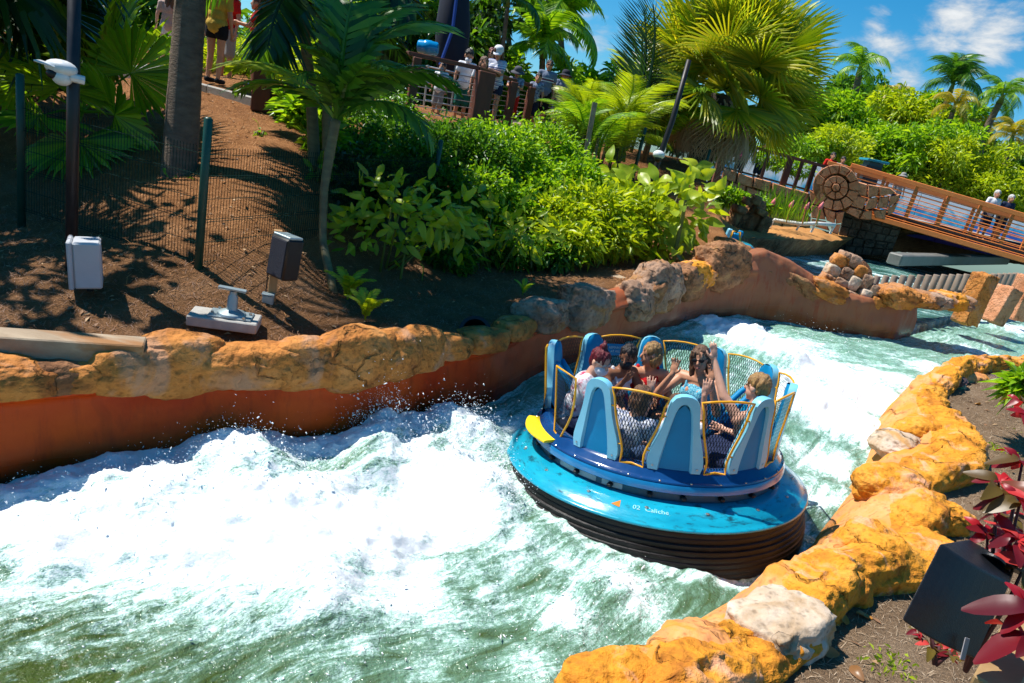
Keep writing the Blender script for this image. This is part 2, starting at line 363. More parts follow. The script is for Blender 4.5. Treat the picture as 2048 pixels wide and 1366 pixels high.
R_STONE = rockmat('red_sandstone', [(.44, .18, .085, 1), (.64, .28, .14, 1), (.72, .36, .21, 1)], patch=(.52, .20, .09, 1), pth=.6, pores=22)
def plastermat(name, c1, c2, c3, rough):
    """smooth tinted concrete with wet sheen, streaked by run-off"""
    if name in MATS: return MATS[name]
    m = bpy.data.materials.new(name); m.use_nodes = True; nt = m.node_tree; N = nt.nodes; L = nt.links; b = N['Principled BSDF']
    geo = N.new('ShaderNodeNewGeometry'); mp = N.new('ShaderNodeMapping'); mp.inputs['Scale'].default_value = (2.2, 2.2, .35); L.new(geo.outputs['Position'], mp.inputs['Vector'])
    def nz(v, s, d=7): n = N.new('ShaderNodeTexNoise'); n.inputs['Scale'].default_value = s; n.inputs['Detail'].default_value = d; n.inputs['Roughness'].default_value = .6; L.new(v, n.inputs['Vector']); return n.outputs['Fac']
    a = nz(geo.outputs['Position'], .9); s = nz(mp.outputs[0], 5)
    cr = N.new('ShaderNodeValToRGB'); cr.color_ramp.elements[0].position = .35; cr.color_ramp.elements[1].position = .65; cr.color_ramp.elements[0].color = c1; cr.color_ramp.elements[1].color = c2; L.new(a, cr.inputs['Fac']); b.inputs['Specular IOR Level'].default_value = .22
    sx = N.new('ShaderNodeSeparateXYZ'); L.new(geo.outputs['Position'], sx.inputs[0]); my = N.new('ShaderNodeMapRange'); my.inputs['From Min'].default_value = 8.5; my.inputs['From Max'].default_value = 13.5; L.new(sx.outputs['Y'], my.inputs['Value'])
    old = N.new('ShaderNodeMix'); old.data_type = 'RGBA'; old.inputs['B'].default_value = (.30, .115, .055, 1); L.new(my.outputs[0], old.inputs['Factor']); L.new(cr.outputs[0], old.inputs['A'])
    mr = N.new('ShaderNodeMapRange'); mr.inputs['From Min'].default_value = .52; mr.inputs['From Max'].default_value = .78; mr.inputs['To Max'].default_value = .75; L.new(s, mr.inputs['Value'])
    mx = N.new('ShaderNodeMix'); mx.data_type = 'RGBA'; mx.inputs['B'].default_value = c3; L.new(mr.outputs[0], mx.inputs['Factor']); L.new(old.outputs['Result'], mx.inputs['A'])
    wt = N.new('ShaderNodeAttribute'); wt.attribute_name = 'wet'; wm = N.new('ShaderNodeMix'); wm.data_type = 'RGBA'; wm.blend_type = 'MULTIPLY'; wm.inputs['B'].default_value = (.42, .36, .32, 1); L.new(wt.outputs['Fac'], wm.inputs['Factor']); L.new(mx.outputs['Result'], wm.inputs['A'])   # wet, algae-dark band by the water
    ck = _cracks(N, L, geo.outputs['Position'], .7); cm = N.new('ShaderNodeMapRange'); cm.inputs['To Min'].default_value = .62; L.new(ck, cm.inputs['Value']); m4 = N.new('ShaderNodeMix'); m4.data_type = 'RGBA'; m4.blend_type = 'MULTIPLY'; m4.inputs['Factor'].default_value = 1; L.new(wm.outputs['Result'], m4.inputs['A']); L.new(cm.outputs[0], m4.inputs['B']); L.new(m4.outputs['Result'], b.inputs['Base Color'])
    rr = N.new('ShaderNodeMapRange'); rr.inputs['To Min'].default_value = rough; rr.inputs['To Max'].default_value = .12; L.new(wt.outputs['Fac'], rr.inputs['Value']); L.new(rr.outputs[0], b.inputs['Roughness'])
    bp = N.new('ShaderNodeBump'); bp.inputs['Strength'].default_value = .35; bp.inputs['Distance'].default_value = .02; L.new(nz(geo.outputs['Position'], 9), bp.inputs['Height']); L.new(bp.outputs[0], b.inputs['Normal'])
    MATS[name] = m; return m
PLASTER = plastermat('wet_red_plaster', (.44, .032, .001, 1), (.60, .078, .003, 1), (.30, .03, .005, 1), .5)
PLASTER_FAR = PLASTER

# ================================================================== water
def watermat(name, deep, milk_c, scale=5.0):
    m = bpy.data.materials.new(name); m.use_nodes = True; nt = m.node_tree; N = nt.nodes; L = nt.links; b = N['Principled BSDF']; out = N['Material Output']
    geo = N.new('ShaderNodeNewGeometry'); P = geo.outputs['Position']
    fo = N.new('ShaderNodeAttribute'); fo.attribute_name = 'foam'; mi = N.new('ShaderNodeAttribute'); mi.attribute_name = 'milk'
    fu = N.new('ShaderNodeAttribute'); fu.attribute_name = 'fu'; fv = N.new('ShaderNodeAttribute'); fv.attribute_name = 'fv'
    cv = N.new('ShaderNodeCombineXYZ'); L.new(fu.outputs['Fac'], cv.inputs[0]); L.new(fv.outputs['Fac'], cv.inputs[1])      # along / across the flow, metres
    fl = N.new('ShaderNodeMapping'); fl.inputs['Scale'].default_value = (.36, 1.5, 1); L.new(cv.outputs[0], fl.inputs['Vector'])
    def nz(v, s, d=8, r=.65, dist=0.0): n = N.new('ShaderNodeTexNoise'); n.inputs['Scale'].default_value = s; n.inputs['Detail'].default_value = d; n.inputs['Roughness'].default_value = r; n.inputs['Distortion'].default_value = dist; L.new(v, n.inputs['Vector']); return n.outputs['Fac']
    def mth(op, a, b_, c=None):
        x = N.new('ShaderNodeMath'); x.operation = op
        for i, q in enumerate((a, b_, c)):
            if q is None: continue
            if isinstance(q, (int, float)): x.inputs[i].default_value = q
            else: L.new(q, x.inputs[i])
        return x.outputs[0]
    n1 = nz(fl.outputs[0], scale*.55, 5, .70, 1.4); n2 = nz(P, scale*3.6, 3, .75); n3 = nz(fl.outputs[0], scale*2.6, 3, .70, 2.2)
    # veins: thin lacy lines where a distorted noise passes its middle value
    vein = mth('SUBTRACT', 1.0, mth('MULTIPLY', mth('ABSOLUTE', mth('SUBTRACT', n3, .5), None), 9.0))
    v2 = mth('MAXIMUM', vein, 0.0)
    f = mth('ADD', fo.outputs['Fac'], mth('MULTIPLY', mth('SUBTRACT', n1, .5), 2.0))
    f = mth('ADD', f, mth('MULTIPLY', mth('SUBTRACT', n2, .5), 1.0)); f = mth('ADD', f, mth('MULTIPLY', v2, .26))
    mk = mth('ADD', mi.outputs['Fac'], mth('MULTIPLY', mth('SUBTRACT', n1, .5), 1.6))
    m2 = N.new('ShaderNodeMapRange'); L.new(mk, m2.inputs['Value'])
    mx = N.new('ShaderNodeMix'); mx.data_type = 'RGBA'; mx.inputs['A'].default_value = deep; mx.inputs['B'].default_value = milk_c; L.new(m2.outputs[0], mx.inputs['Factor'])
    # more and more air in the water: green, then pale aqua, then white froth
    a1 = N.new('ShaderNodeMapRange'); a1.interpolation_type = 'SMOOTHSTEP'; a1.inputs['From Min'].default_value = .24; a1.inputs['From Max'].default_value = .85; a1.inputs['To Max'].default_value = .85; L.new(f, a1.inputs['Value'])
    m3 = N.new('ShaderNodeMix'); m3.data_type = 'RGBA'; m3.inputs['B'].default_value = (.50, .70, .66, 1); L.new(a1.outputs[0], m3.inputs['Factor']); L.new(mx.outputs['Result'], m3.inputs['A'])
    L.new(m3.outputs['Result'], b.inputs['Base Color']); b.inputs['IOR'].default_value = 1.33; b.inputs['Specular IOR Level'].default_value = .5
    rr = N.new('ShaderNodeMapRange'); rr.inputs['To Min'].default_value = .07; rr.inputs['To Max'].default_value = .45; L.new(a1.outputs[0], rr.inputs['Value']); L.new(rr.outputs[0], b.inputs['Roughness'])
    h = mth('ADD', mth('MULTIPLY', nz(P, 11, 3, .6, .5), 1.0), mth('MULTIPLY', nz(P, 34, 2, .6), .45))
    bp = N.new('ShaderNodeBump'); bp.inputs['Strength'].default_value = .8; bp.inputs['Distance'].default_value = .045; L.new(h, bp.inputs['Height']); L.new(bp.outputs[0], b.inputs['Normal'])
    df = N.new('ShaderNodeBsdfPrincipled'); df.inputs['Base Color'].default_value = (.86, .89, .90, 1); df.inputs['Roughness'].default_value = .8; df.inputs['Specular IOR Level'].default_value = .1
    b2 = N.new('ShaderNodeBump'); b2.inputs['Strength'].default_value = .4; b2.inputs['Distance'].default_value = .03; L.new(nz(P, 40, 4, .75), b2.inputs['Height']); L.new(b2.outputs[0], df.inputs['Normal'])
    mr = N.new('ShaderNodeMapRange'); mr.interpolation_type = 'SMOOTHSTEP'; mr.inputs['From Min'].default_value = .56; mr.inputs['From Max'].default_value = 1.12; L.new(f, mr.inputs['Value'])
    ms = N.new('ShaderNodeMixShader'); L.new(mr.outputs[0], ms.inputs[0]); L.new(b.outputs[0], ms.inputs[1]); L.new(df.outputs[0], ms.inputs[2]); L.new(ms.outputs[0], out.inputs['Surface'])
    return m
WATER = watermat('rapids_water', (.045, .070, .012, 1), (.22, .46, .36, 1))
WATER_BACK = watermat('channel_water', (.035, .085, .05, 1), (.10, .36, .36, 1), 2.2)

RAFT_C = np.array([2.17, 8.10])
# white water: (px, py, radius m, strength) on the water plane; and humps (px, py, radius, height)
FOAM = [(30, 985, .45, 1.1), (150, 975, .45, 1.1), (300, 960, .45, 1.1), (450, 935, .45, 1.1), (600, 925, .4, 1.0), (700, 890, .35, .9), (830, 850, .4, .8), (40, 1060, .75, .9), (200, 1080, .8, 1), (380, 1090, .85, 1.1), (560, 1090, .9, 1.2), (740, 1060, .9, 1.2), (880, 1010, .8, 1.2), (960, 960, .6, 1.0), (780, 900, .7, .9), (930, 880, .55, .95), (420, 950, .6, .62), (200, 980, .5, .5), (650, 1180, .55, .9), (820, 1180, .5, .75), (480, 1190, .5, .8),
        (60, 1160, .4, .5), (250, 1170, .4, .7), (720, 1290, .18, .5), (690, 1350, .14, .5), (1000, 1090, .45, .5), (1130, 1130, .4, .55), (1240, 1160, .35, .85), (1130, 1240, .35, .7), (1280, 1210, .3, .6), (1060, 1330, .22, .55), (900, 1280, .2, .3), (1330, 1250, .25, .5), (560, 920, .5, .55), (980, 1200, .3, .45), (860, 1330, .15, .35),
        (1010, 850, .4, .6), (1000, 790, .4, .35), (930, 820, .4, .45), (1600, 790, .8, .75), (1680, 830, .8, .9), (1720, 790, .7, 1.0), (1640, 740, .7, .95), (1560, 700, .7, .9), (1480, 665, .8, 1.0), (1440, 650, .6, .8), (1660, 930, .5, .65), (1640, 1000, .4, .6), (1700, 760, .7, .8), (1600, 900, .4, .45), (1780, 760, .6, .75), (1850, 735, .6, .45), (1620, 690, .6, .35), (1990, 650, .9, 1.0), (2040, 660, .9, .9), (1950, 700, .8, .35), (1530, 1150, .2, .35)]
HUMP = [(450, 925, .45, .16), (740, 872, .4, .30), (880, 852, .35, .18), (200, 960, .45, .10), (470, 960, .75, .22), (260, 1010, .6, .14), (720, 930, .60, .24), (860, 900, .5, .26), (940, 880, .45, .26), (560, 1010, .6, .18), (930, 1000, .5, .24), (700, 1080, .8, .16), (400, 1110, .7, .10), (1230, 1190, .35, .12), (1110, 1270, .3, .07), (100, 1080, .5, .1), (1660, 800, .7, .16), (1560, 715, .6, .18), (1480, 670, .6, .2), (1750, 770, .6, .12), (1690, 1000, .3, .1), (1990, 655, .7, .2), (620, 1180, .4, .1), (820, 1030, .35, -.12)]
def water_z(x, y):
    z = wz(y) + 0*x
    p = np.stack([x, y, 0*x], 1)
    foam = np.zeros(len(x)); hump = np.zeros(len(x))
    for px, py, r, a in FOAM:
        zz = 0.0
        for _ in range(12): q = pz(px, py, zz); zz = .5*zz+.5*float(wz(q.y))
        d2 = ((x-q.x)**2+(y-q.y)**2)/r**2; a = a*(1.18 if px > 1400 else .86); foam = np.maximum(foam, a*np.exp(-d2*.9)) + .06*a*np.exp(-d2)
    for px, py, r, a in HUMP:
        zz = 0.0
        for _ in range(12): q = pz(px, py, zz); zz = .5*zz+.5*float(wz(q.y))
        hump += a*np.exp(-((x-q.x)**2+(y-q.y)**2)/r**2)
    # a collar of broken water round the raft
    dr = np.hypot(x-RAFT_C[0], y-RAFT_C[1]); foam = np.maximum(foam, .50*np.exp(-((dr-1.98)/.13)**2))
    foam = foam+.02+.08*np.clip((y-4.2)/1.5, 0, 1)+.10*np.clip((y-9)/3, 0, 1); fc = np.clip(foam, 0, 1.1)
    n1 = fbm(p*np.array([1.5, 1.5, 1])+3, 3); n2 = fbm(p*np.array([4.3, 4.3, 1])+9, 3); n3 = fbm(p*15+4, 3, gain=.62)
    z = z + hump*(1+.5*n1) + (.05+.12*fc)*n1 + (.018+.022*fc)*n2 + (.004+.014*fc)*n3
    z += np.clip(hump, 0, 1)*(.07*np.abs(n2)+.12*np.abs(n3))
    return z, foam
def build_water():
    nu, nv = 760, 330
    w = np.array([.5, .8, 1.2, 1.6, 1.6, 1.5, 1.4, 1.3, 1.1, 1.0, .8, .8, .7, .6, .4, .3]); cw = np.concatenate([[0], np.cumsum(w)]); u = np.interp(np.linspace(0, cw[-1], nu), cw, np.arange(len(cw)))
    Lp, Rp = spline(u, LPt), spline(u, RPt); t = np.linspace(-.09, 1.14, nv)
    XY = Lp[:, None, :]*(1-t)[None, :, None] + Rp[:, None, :]*t[None, :, None]; x, y = XY[..., 0].ravel(), XY[..., 1].ravel()
    z, foam = water_z(x, y)
    mid = (Lp+Rp)/2; sl = np.concatenate([[0], np.cumsum(np.linalg.norm(np.diff(mid, axis=0), axis=1))])
    wid = np.linalg.norm(Lp-Rp, axis=1)
    fu = np.repeat(sl, nv); fv = (t[None, :]*wid[:, None]).ravel()
    tt = np.tile(t, nu)*np.repeat(wid, nv); wall = 1.15*np.exp(-(np.clip(tt, 0, 9)/.75)**2)*np.clip((9.2-y)/1.2, 0, 1); foam = np.maximum(foam, wall)      # churned white against the left wall
    # keep the surface out of the inside of the raft
    dr = np.hypot(x-RAFT_C[0], y-RAFT_C[1]); z = np.where(dr < 1.55, np.minimum(z, -.6), z)
    far = np.clip((y-8.5)/4, 0, 1)
    milk = np.clip(.26+.55*foam+.34*far - .30*np.exp(-(((x+3.0)/1.8)**2+((y-2.6)/1.6)**2)), 0, 1.1)
    o = sheet('water', np.stack([x, y, z], 1), nu, nv, WATER, attrs=dict(foam=foam, milk=milk, fu=fu, fv=fv)); tag(o, kind='structure')
    # thrown drops, as their own small faceted beads, along the crests
    pts = []
    def burst(px, py, n, spread, up, zz0=.0, lean=(0, 0)):
        q = pz(px, py, zz0)
        a = RS.normal(size=(n, 3))*np.array([spread, spread*.7, 1]); h = np.abs(RS.gamma(1.4, .42, n))*up
        x_ = q.x+a[:, 0]+lean[0]*h; y_ = q.y+a[:, 1]+lean[1]*h; zz, _ = water_z(x_, y_); pts.append(np.stack([x_, y_, zz+h-.03], 1))
    for px, py, n, s, up in [(730, 885, 1500, .33, .34), (850, 905, 900, .3, .25), (940, 880, 800, .28, .22), (600, 985, 800, .4, .16), (470, 960, 800, .45, .16), (350, 985, 500, .35, .12), (980, 940, 900, .22, .22), (1000, 1000, 800, .16, .20), (250, 1010, 400, .4, .1), (60, 1010, 300, .35, .12),
                             (680, 1190, 200, .45, .05), (400, 1210, 200, .6, .05), (150, 1200, 200, .6, .05), (830, 1190, 150, .4, .05), (1230, 1175, 500, .25, .10), (1120, 1240, 350, .25, .08), (300, 1290, 700, 1.0, .05), (700, 1310, 500, .6, .05), (1000, 1300, 500, .5, .05), (1640, 760, 700, .7, .18), (1500, 690, 500, .6, .2), (1990, 660, 400, .6, .25), (1700, 900, 300, .4, .12)]: burst(px, py, n, s, up)
    pts = np.concatenate(pts); pts = pts[np.hypot(pts[:, 0]-RAFT_C[0], pts[:, 1]-RAFT_C[1]) > 1.9]
    n = len(pts); r = np.clip(RS.lognormal(-5.8, .55, n), .0015, .011)
    O = np.array([(1, 0, 0), (-1, 0, 0), (0, 1, 0), (0, -1, 0), (0, 0, 1), (0, 0, -1)]); T = np.array([(0, 2, 4), (2, 1, 4), (1, 3, 4), (3, 0, 4), (2, 0, 5), (1, 2, 5), (3, 1, 5), (0, 3, 5)])
    ax = RS.normal(size=(n, 3))*np.array([.9, .6, .8])+np.array([-.5, -.3, .4]); ax /= np.linalg.norm(ax, axis=1)[:, None]; st = RS.uniform(.2, 2.4, n)
    W = O[None]*r[:, None, None]*RS.uniform(.6, 1.3, (n, 1, 3)); W = W+ax[:, None, :]*((W*ax[:, None, :]).sum(2, keepdims=True))*st[:, None, None]
    V = (pts[:, None, :]+W).reshape(-1, 3); F = (T[None]+6*np.arange(n)[:, None, None]).reshape(-1, 3)
    sp = link('water_spray', nmesh('water_spray', V, F), mat('spray', (.95, .96, .97, 1), (.88, .92, .94, 1), rough=.35)); tag(sp, 'white water drops thrown up above the rapids', 'spray', kind='stuff')
build_water()

# ================================================================== left channel wall
def build_left_wall():
    th = thing('channel_wall', 'red plastered channel wall topped with orange rockwork, along the left of the rapids', 'wall', (-2, 7.2, 0))
    u = np.linspace(0.6, 10.55, 260); P = spline(u, LPt); nrm = normals(P); sz = wz(P[:, 1])
    prof = [(-.02, -.9), (0, -.2), (.02, .25), (.05, .55), (.08, .74), (.02, .80), (.04, .84), (.16, .93), (.30, 1.0), (.45, 1.0), (.55, .7)]
    prof = np.array(prof); dd = np.interp(np.linspace(0, 1, 36), np.linspace(0, 1, len(prof)), prof[:, 0]); hh = np.interp(np.linspace(0, 1, 36), np.linspace(0, 1, len(prof)), prof[:, 1])
    rise = np.interp(u, [0, 9, 10.0, 10.55], [0, 0, .12, .35])
    X = P[:, None, :]+nrm[:, None, :]*dd[None, :, None]; Z = sz[:, None]+hh[None, :]*(1+rise[:, None])
    V = np.concatenate([X, Z[..., None]], 2).reshape(-1, 3)
    n = fbm(V*np.array([1.1, 1.1, 1.6]), 4); nr = np.repeat(nrm, len(hh), axis=0); top = np.tile(np.clip((hh-.8)*6, 0, 1), len(u))
    V[:, :2] -= nr*(n*(.10+.1*top))[:, None]; V[:, 2] += top*.12*n
    wet = np.clip((.30+.10*fbm(V*1.5, 2)-np.tile(hh, len(u)))/.22, 0, 1)
    V -= np.array(ORG[th]); o = sheet('wall_face', V, 260, 36, PLASTER, th, attrs=dict(wet=wet))
    # the rim: separate moulded boulders, px, py of the lump's middle, half-length along, height, colour
    rim = [(-60, 775, .35, .26, R_ORANGE), (40, 792, .30, .20, R_ORANGE), (120, 795, .24, .20, R_BROWN), (190, 790, .2, .18, R_ORANGE), (270, 752, .32, .32, R_ORANGE), (360, 738, .36, .40, R_ORANGE), (450, 738, .26, .28, R_ORANGE), (530, 735, .34, .30, R_ORANGE), (620, 728, .34, .36, R_ORANGE), (705, 715, .40, .46, R_ORANGE), (785, 705, .34, .38, R_ORANGE),
           (860, 712, .36, .36, R_ORANGE), (925, 705, .25, .2, R_ORANGE), (985, 690, .32, .22, R_ORANGE), (1040, 672, .35, .22, R_ORANGE)]
    for i, (px, py, a, h, m) in enumerate(rim):
        q = pz(px, py, 1.0); k = np.argmin(np.hypot(P[:, 0]-q.x, P[:, 1]-q.y)); nx = nrm[k]; c = P[k]+nx*.20; ang = math.atan2(-nx[0], nx[1])
        rock('boulder', (c[0], c[1], float(sz[k])+.90+h*.22), (a*1.45, .32+.04*math.sin(i*2.1), h*.92), m, th, seed=i+1, rot=(rad(-8), 0, ang), sub=5, rough=.11, fine=.018, square=.30)
    for i, (px, py, a, h, m, zz) in enumerate([(1090, 640, .5, .30, R_GREY, 1.15), (1150, 612, .62, .42, R_GREY, 1.22), (1215, 590, .5, .40, R_GREY, 1.25), (1265, 580, .55, .45, R_BROWN, 1.35), (1300, 572, .75, .52, R_GREY, 1.5), (1345, 560, .55, .42, R_BROWN, 1.55), (1385, 552, .5, .3, R_YELLOW, 1.7), (1415, 535, .65, .5, R_BROWN, 1.85), (1440, 525, .7, .45, R_BROWN, 2.0)]):
        q = pz(px, py, zz); k = np.argmin(np.hypot(P[:, 0]-q.x, P[:, 1]-q.y)); nx = nrm[k]; c = P[k]+nx*.22; ang = math.atan2(-nx[0], nx[1])
        rock('boulder', (c[0], c[1], zz+.04), (a, .40, h), m, th, seed=40+i, rot=(rad(-10), rad(6*math.sin(i)), ang), sub=5, rough=.2, fine=.03, square=.35, ridge=True)
    return th
LEFT_WALL = build_left_wall()
def build_far_wall():
    th = thing('channel_wall', 'smooth brown channel wall curving behind the rapids below the cobbled mound', 'wall', (7, 16, .8))
    u = np.linspace(10.4, 13.25, 130); P = spline(u, LPt); nrm = normals(P); sz = wz(P[:, 1])
    prof = np.array([(-.06, -.9), (0, -.2), (.05, .3), (.11, .6), (.16, .80), (.26, .90), (.42, .92), (.6, .9), (.75, .5)])
    s = np.linspace(0, 1, 30); dd = np.interp(s, np.linspace(0, 1, len(prof)), prof[:, 0]); hh = np.interp(s, np.linspace(0, 1, len(prof)), prof[:, 1])
    rise = np.interp(u, [10.4, 10.7, 11.1, 11.6, 12.2, 13.25], [.5, .75, .55, .16, -.02, .0])
    X = P[:, None, :]+nrm[:, None, :]*dd[None, :, None]; Z = sz[:, None]+np.where(hh > 0, hh[None, :]*(1+rise[:, None]), hh[None, :])
    V = np.concatenate([X, Z[..., None]], 2).reshape(-1, 3); n = fbm(V*.9+5, 4); nr = np.repeat(nrm, len(hh), axis=0); V[:, :2] -= nr*(n*.12)[:, None]; V[:, 2] += .05*n
    wet = np.clip((.32+.10*fbm(V*1.5, 2)-np.tile(hh, len(u)))/.22, 0, 1)
    V -= np.array(ORG[th]); sheet('wall_face', V, 130, 30, PLASTER_FAR, th, attrs=dict(wet=wet))
    for i, (px, py, y, a, h, m) in enumerate([(1480, 525, 16.3, .9, .42, R_BROWN), (1540, 545, 16.5, .9, .36, R_BROWN), (1600, 570, 16.6, .7, .26, R_BROWN), (1650, 580, 16.6, .6, .24, R_ORANGE), (1790, 592, 17.0, .55, .3, R_ORANGE), (1830, 597, 17.2, .45, .22, R_ORANGE), (1865, 600, 17.4, .45, .2, R_GREY), (1895, 600, 17.6, .42, .24, R_YELLOW), (1918, 603, 17.9, .3, .2, R_GREY)]):
        c = at(px, py, y); rock('boulder', c, (a, .45, h), m, th, seed=70+i, rot=(0, rad(14 if i < 4 else 0), rad(12)), sub=4, rough=.22, fine=.06, square=.35, ridge=True)
build_far_wall()

# ================================================================== right bank
RW = np.array([[.8], [.8], [.85], [.9], [.95], [1.0], [.9], [1.45], [1.0], [1.5], [.95], [.8], [.75], [.7], [.7], [.7], [.7]])
def build_right_rocks():
    th = thing('rock_edging', 'ochre sculpted rock edging along the right bank of the rapids', 'rock', (4, 7.4, 0))
    u = np.linspace(2.6, 14.2, 420); P = spline(u, RPt); nrm = -normals(P); sz = wz(P[:, 1]); W = spline(u, RW)[:, 0]
    prof = np.array([(-.25, -.7), (-.08, -.25), (.05, .08), (.18, .30), (.34, .50), (.52, .63), (.68, .70), (.84, .70), (.96, .62), (1.02, .50), (.98, .36), (.92, .1)])
    nv = 64; s = np.linspace(0, 1, nv); dd = np.interp(s, np.linspace(0, 1, len(prof)), prof[:, 0]); hh = np.interp(s, np.linspace(0, 1, len(prof)), prof[:, 1])
    X = P[:, None, :]+nrm[:, None, :]*(dd[None, :, None]*W[:, None, None]); Z = sz[:, None]*.9+hh[None, :]*(1.04+.12*np.sin(u*2.3))[:, None]
    V = np.concatenate([X, Z[..., None]], 2).reshape(-1, 3)
    hi = np.tile(np.clip((hh-.1)*2.2, 0, 1), len(u)); n1 = fbm(V*1.5+2, 4); n2 = fbm(V*4+8, 4, gain=.6, ridge=True); n3 = fbm(V*15, 3)
    nr = np.repeat(nrm, nv, axis=0); sg = np.tile(np.where(dd > .6, 1, -1)*1.0, len(u))
    V[:, 2] += hi*(.18*n1+.03*n2+.012*n3); V[:, :2] += nr*(sg*hi*(.10*n1+.03*n2))[:, None]
    V -= np.array(ORG[th]); o = sheet('rock_ridge', V, len(u), nv, [R_YELLOW, R_PINK], th)
    mi = np.zeros((len(u)-1, nv-1), np.int32); mi[:, :27] = 1; o.data.polygons.foreach_set('material_index', mi.ravel())
    lumps = [(1250, 1352, .55, .30, .22, R_YELLOW, .55), (1390, 1300, .45, .34, .2, R_PINK, .55), (1690, 1150, .30, .26, .2, R_YELLOW, .6), (1640, 1180, .25, .3, .2, R_YELLOW, .55), (1740, 1080, .5, .34, .24, R_YELLOW, .68), (1850, 1015, .62, .30, .22, R_YELLOW, .68), (1900, 1030, .35, .25, .2, R_YELLOW, .6), (1790, 960, .5, .4, .24, R_YELLOW, .7),
             (1800, 880, .50, .4, .16, R_WHITE, .66), (1850, 850, .65, .34, .22, R_YELLOW, .82), (1905, 850, .4, .3, .24, R_YELLOW, .80), (1860, 800, .42, .34, .2, R_YELLOW, .9), (1860, 770, .5, .3, .18, R_PINK, 1.0), (1930, 752, .6, .3, .2, R_PINK, 1.1), (2000, 742, .7, .35, .22, R_PINK, 1.15), (2060, 735, .7, .35, .22, R_PINK, 1.2)]
    for i, (px, py, a, b, h, m, zz) in enumerate(lumps):
        q = pz(px, py, zz); rock('boulder', (q.x, q.y, zz-h*.55), (a, b, h*1.25), m, th, seed=90+i, rot=(0, 0, rad(28+25*math.sin(i*1.7))), sub=5, rough=.17, fine=.022, square=.2)
    q = pz(1565, 1235, .62)
    b = rock('boulder', (q.x, q.y, .48), (.50, .36, .27), R_WHITE, None, seed=131, rot=(rad(-8), rad(-6), rad(38)), sub=5, rough=.16, fine=.03, square=.55)
    tag(b, 'pale whitish boulder with a flat cut face set in the ochre edging', 'boulder')
build_right_rocks()

# ================================================================== ground
def mulchmat(name, cols, scale=9.0, low=None):
    m = bpy.data.materials.new(name); m.use_nodes = True; nt = m.node_tree; N = nt.nodes; L = nt.links; b = N['Principled BSDF']; b.inputs['Roughness'].default_value = .95; b.inputs['Specular IOR Level'].default_value = .15
    geo = N.new('ShaderNodeNewGeometry'); P = geo.outputs['Position']
    def nz(s, d=8, r=.7, dist=0.0): n = N.new('ShaderNodeTexNoise'); n.inputs['Scale'].default_value = s; n.inputs['Detail'].default_value = d; n.inputs['Roughness'].default_value = r; n.inputs['Distortion'].default_value = dist; L.new(P, n.inputs['Vector']); return n.outputs['Fac']
    cr = N.new('ShaderNodeValToRGB'); el = cr.color_ramp.elements
    while len(el) < len(cols): el.new(.5)
    for i, c in enumerate(cols): el[i].position = .28+.44*i/(len(cols)-1); el[i].color = c
    ad = N.new('ShaderNodeMath'); ad.operation = 'MULTIPLY_ADD'; ad.inputs[1].default_value = .5; L.new(nz(scale*4, 4, .75, 1.5), ad.inputs[0])
    mu = N.new('ShaderNodeMath'); mu.operation = 'MULTIPLY'; mu.inputs[1].default_value = .5; L.new(nz(1.1, 3), mu.inputs[0]); L.new(mu.outputs[0], ad.inputs[2]); L.new(ad.outputs[0], cr.inputs['Fac']); last = cr.outputs[0]
    if low is not None:                                        # greyer, older bark litter on the flat by the water
        sx = N.new('ShaderNodeSeparateXYZ'); L.new(P, sx.inputs[0]); zz = N.new('ShaderNodeMapRange'); zz.inputs['From Min'].default_value = 1.45; zz.inputs['From Max'].default_value = 2.0; zz.inputs['To Min'].default_value = 1; zz.inputs['To Max'].default_value = 0; L.new(sx.outputs['Z'], zz.inputs['Value'])
        hs = N.new('ShaderNodeMix'); hs.data_type = 'RGBA'; hs.blend_type = 'MULTIPLY'; hs.inputs['B'].default_value = low; L.new(zz.outputs[0], hs.inputs['Factor']); L.new(last, hs.inputs['A']); last = hs.outputs['Result']
    L.new(last, b.inputs['Base Color'])
    bp = N.new('ShaderNodeBump'); bp.inputs['Strength'].default_value = 1; bp.inputs['Distance'].default_value = .06; L.new(nz(scale*3, 4, .75, 1.0), bp.inputs['Height']); L.new(bp.outputs[0], b.inputs['Normal'])
    return m
MULCH = mulchmat('pine_mulch', [(.10, .042, .016, 1), (.32, .14, .05, 1), (.54, .27, .12, 1)], low=(.66, .74, .88, 1))
DIRT = mulchmat('sandy_litter', [(.10, .06, .035, 1), (.26, .17, .10, 1), (.42, .30, .20, 1)], 12)
_lu = np.linspace(0, 16, 900); _LD = spline(_lu, LPt); _LN = normals(_LD)
_ru = np.linspace(0, 16, 900); _RD = spline(_ru, RPt); _RN = -normals(_RD)
def sdist(x, y, C, Nn):
    d = np.empty(len(x)); k = np.empty(len(x), int)
    for a in range(0, len(x), 20000):
        dx = x[a:a+20000, None]-C[None, :, 0]; dy = y[a:a+20000, None]-C[None, :, 1]; q = dx*dx+dy*dy; j = q.argmin(1); i = np.arange(len(j))
        d[a:a+20000] = np.sqrt(q[i, j])*np.sign(dx[i, j]*Nn[j, 0]+dy[i, j]*Nn[j, 1]); k[a:a+20000] = j
    return d, k
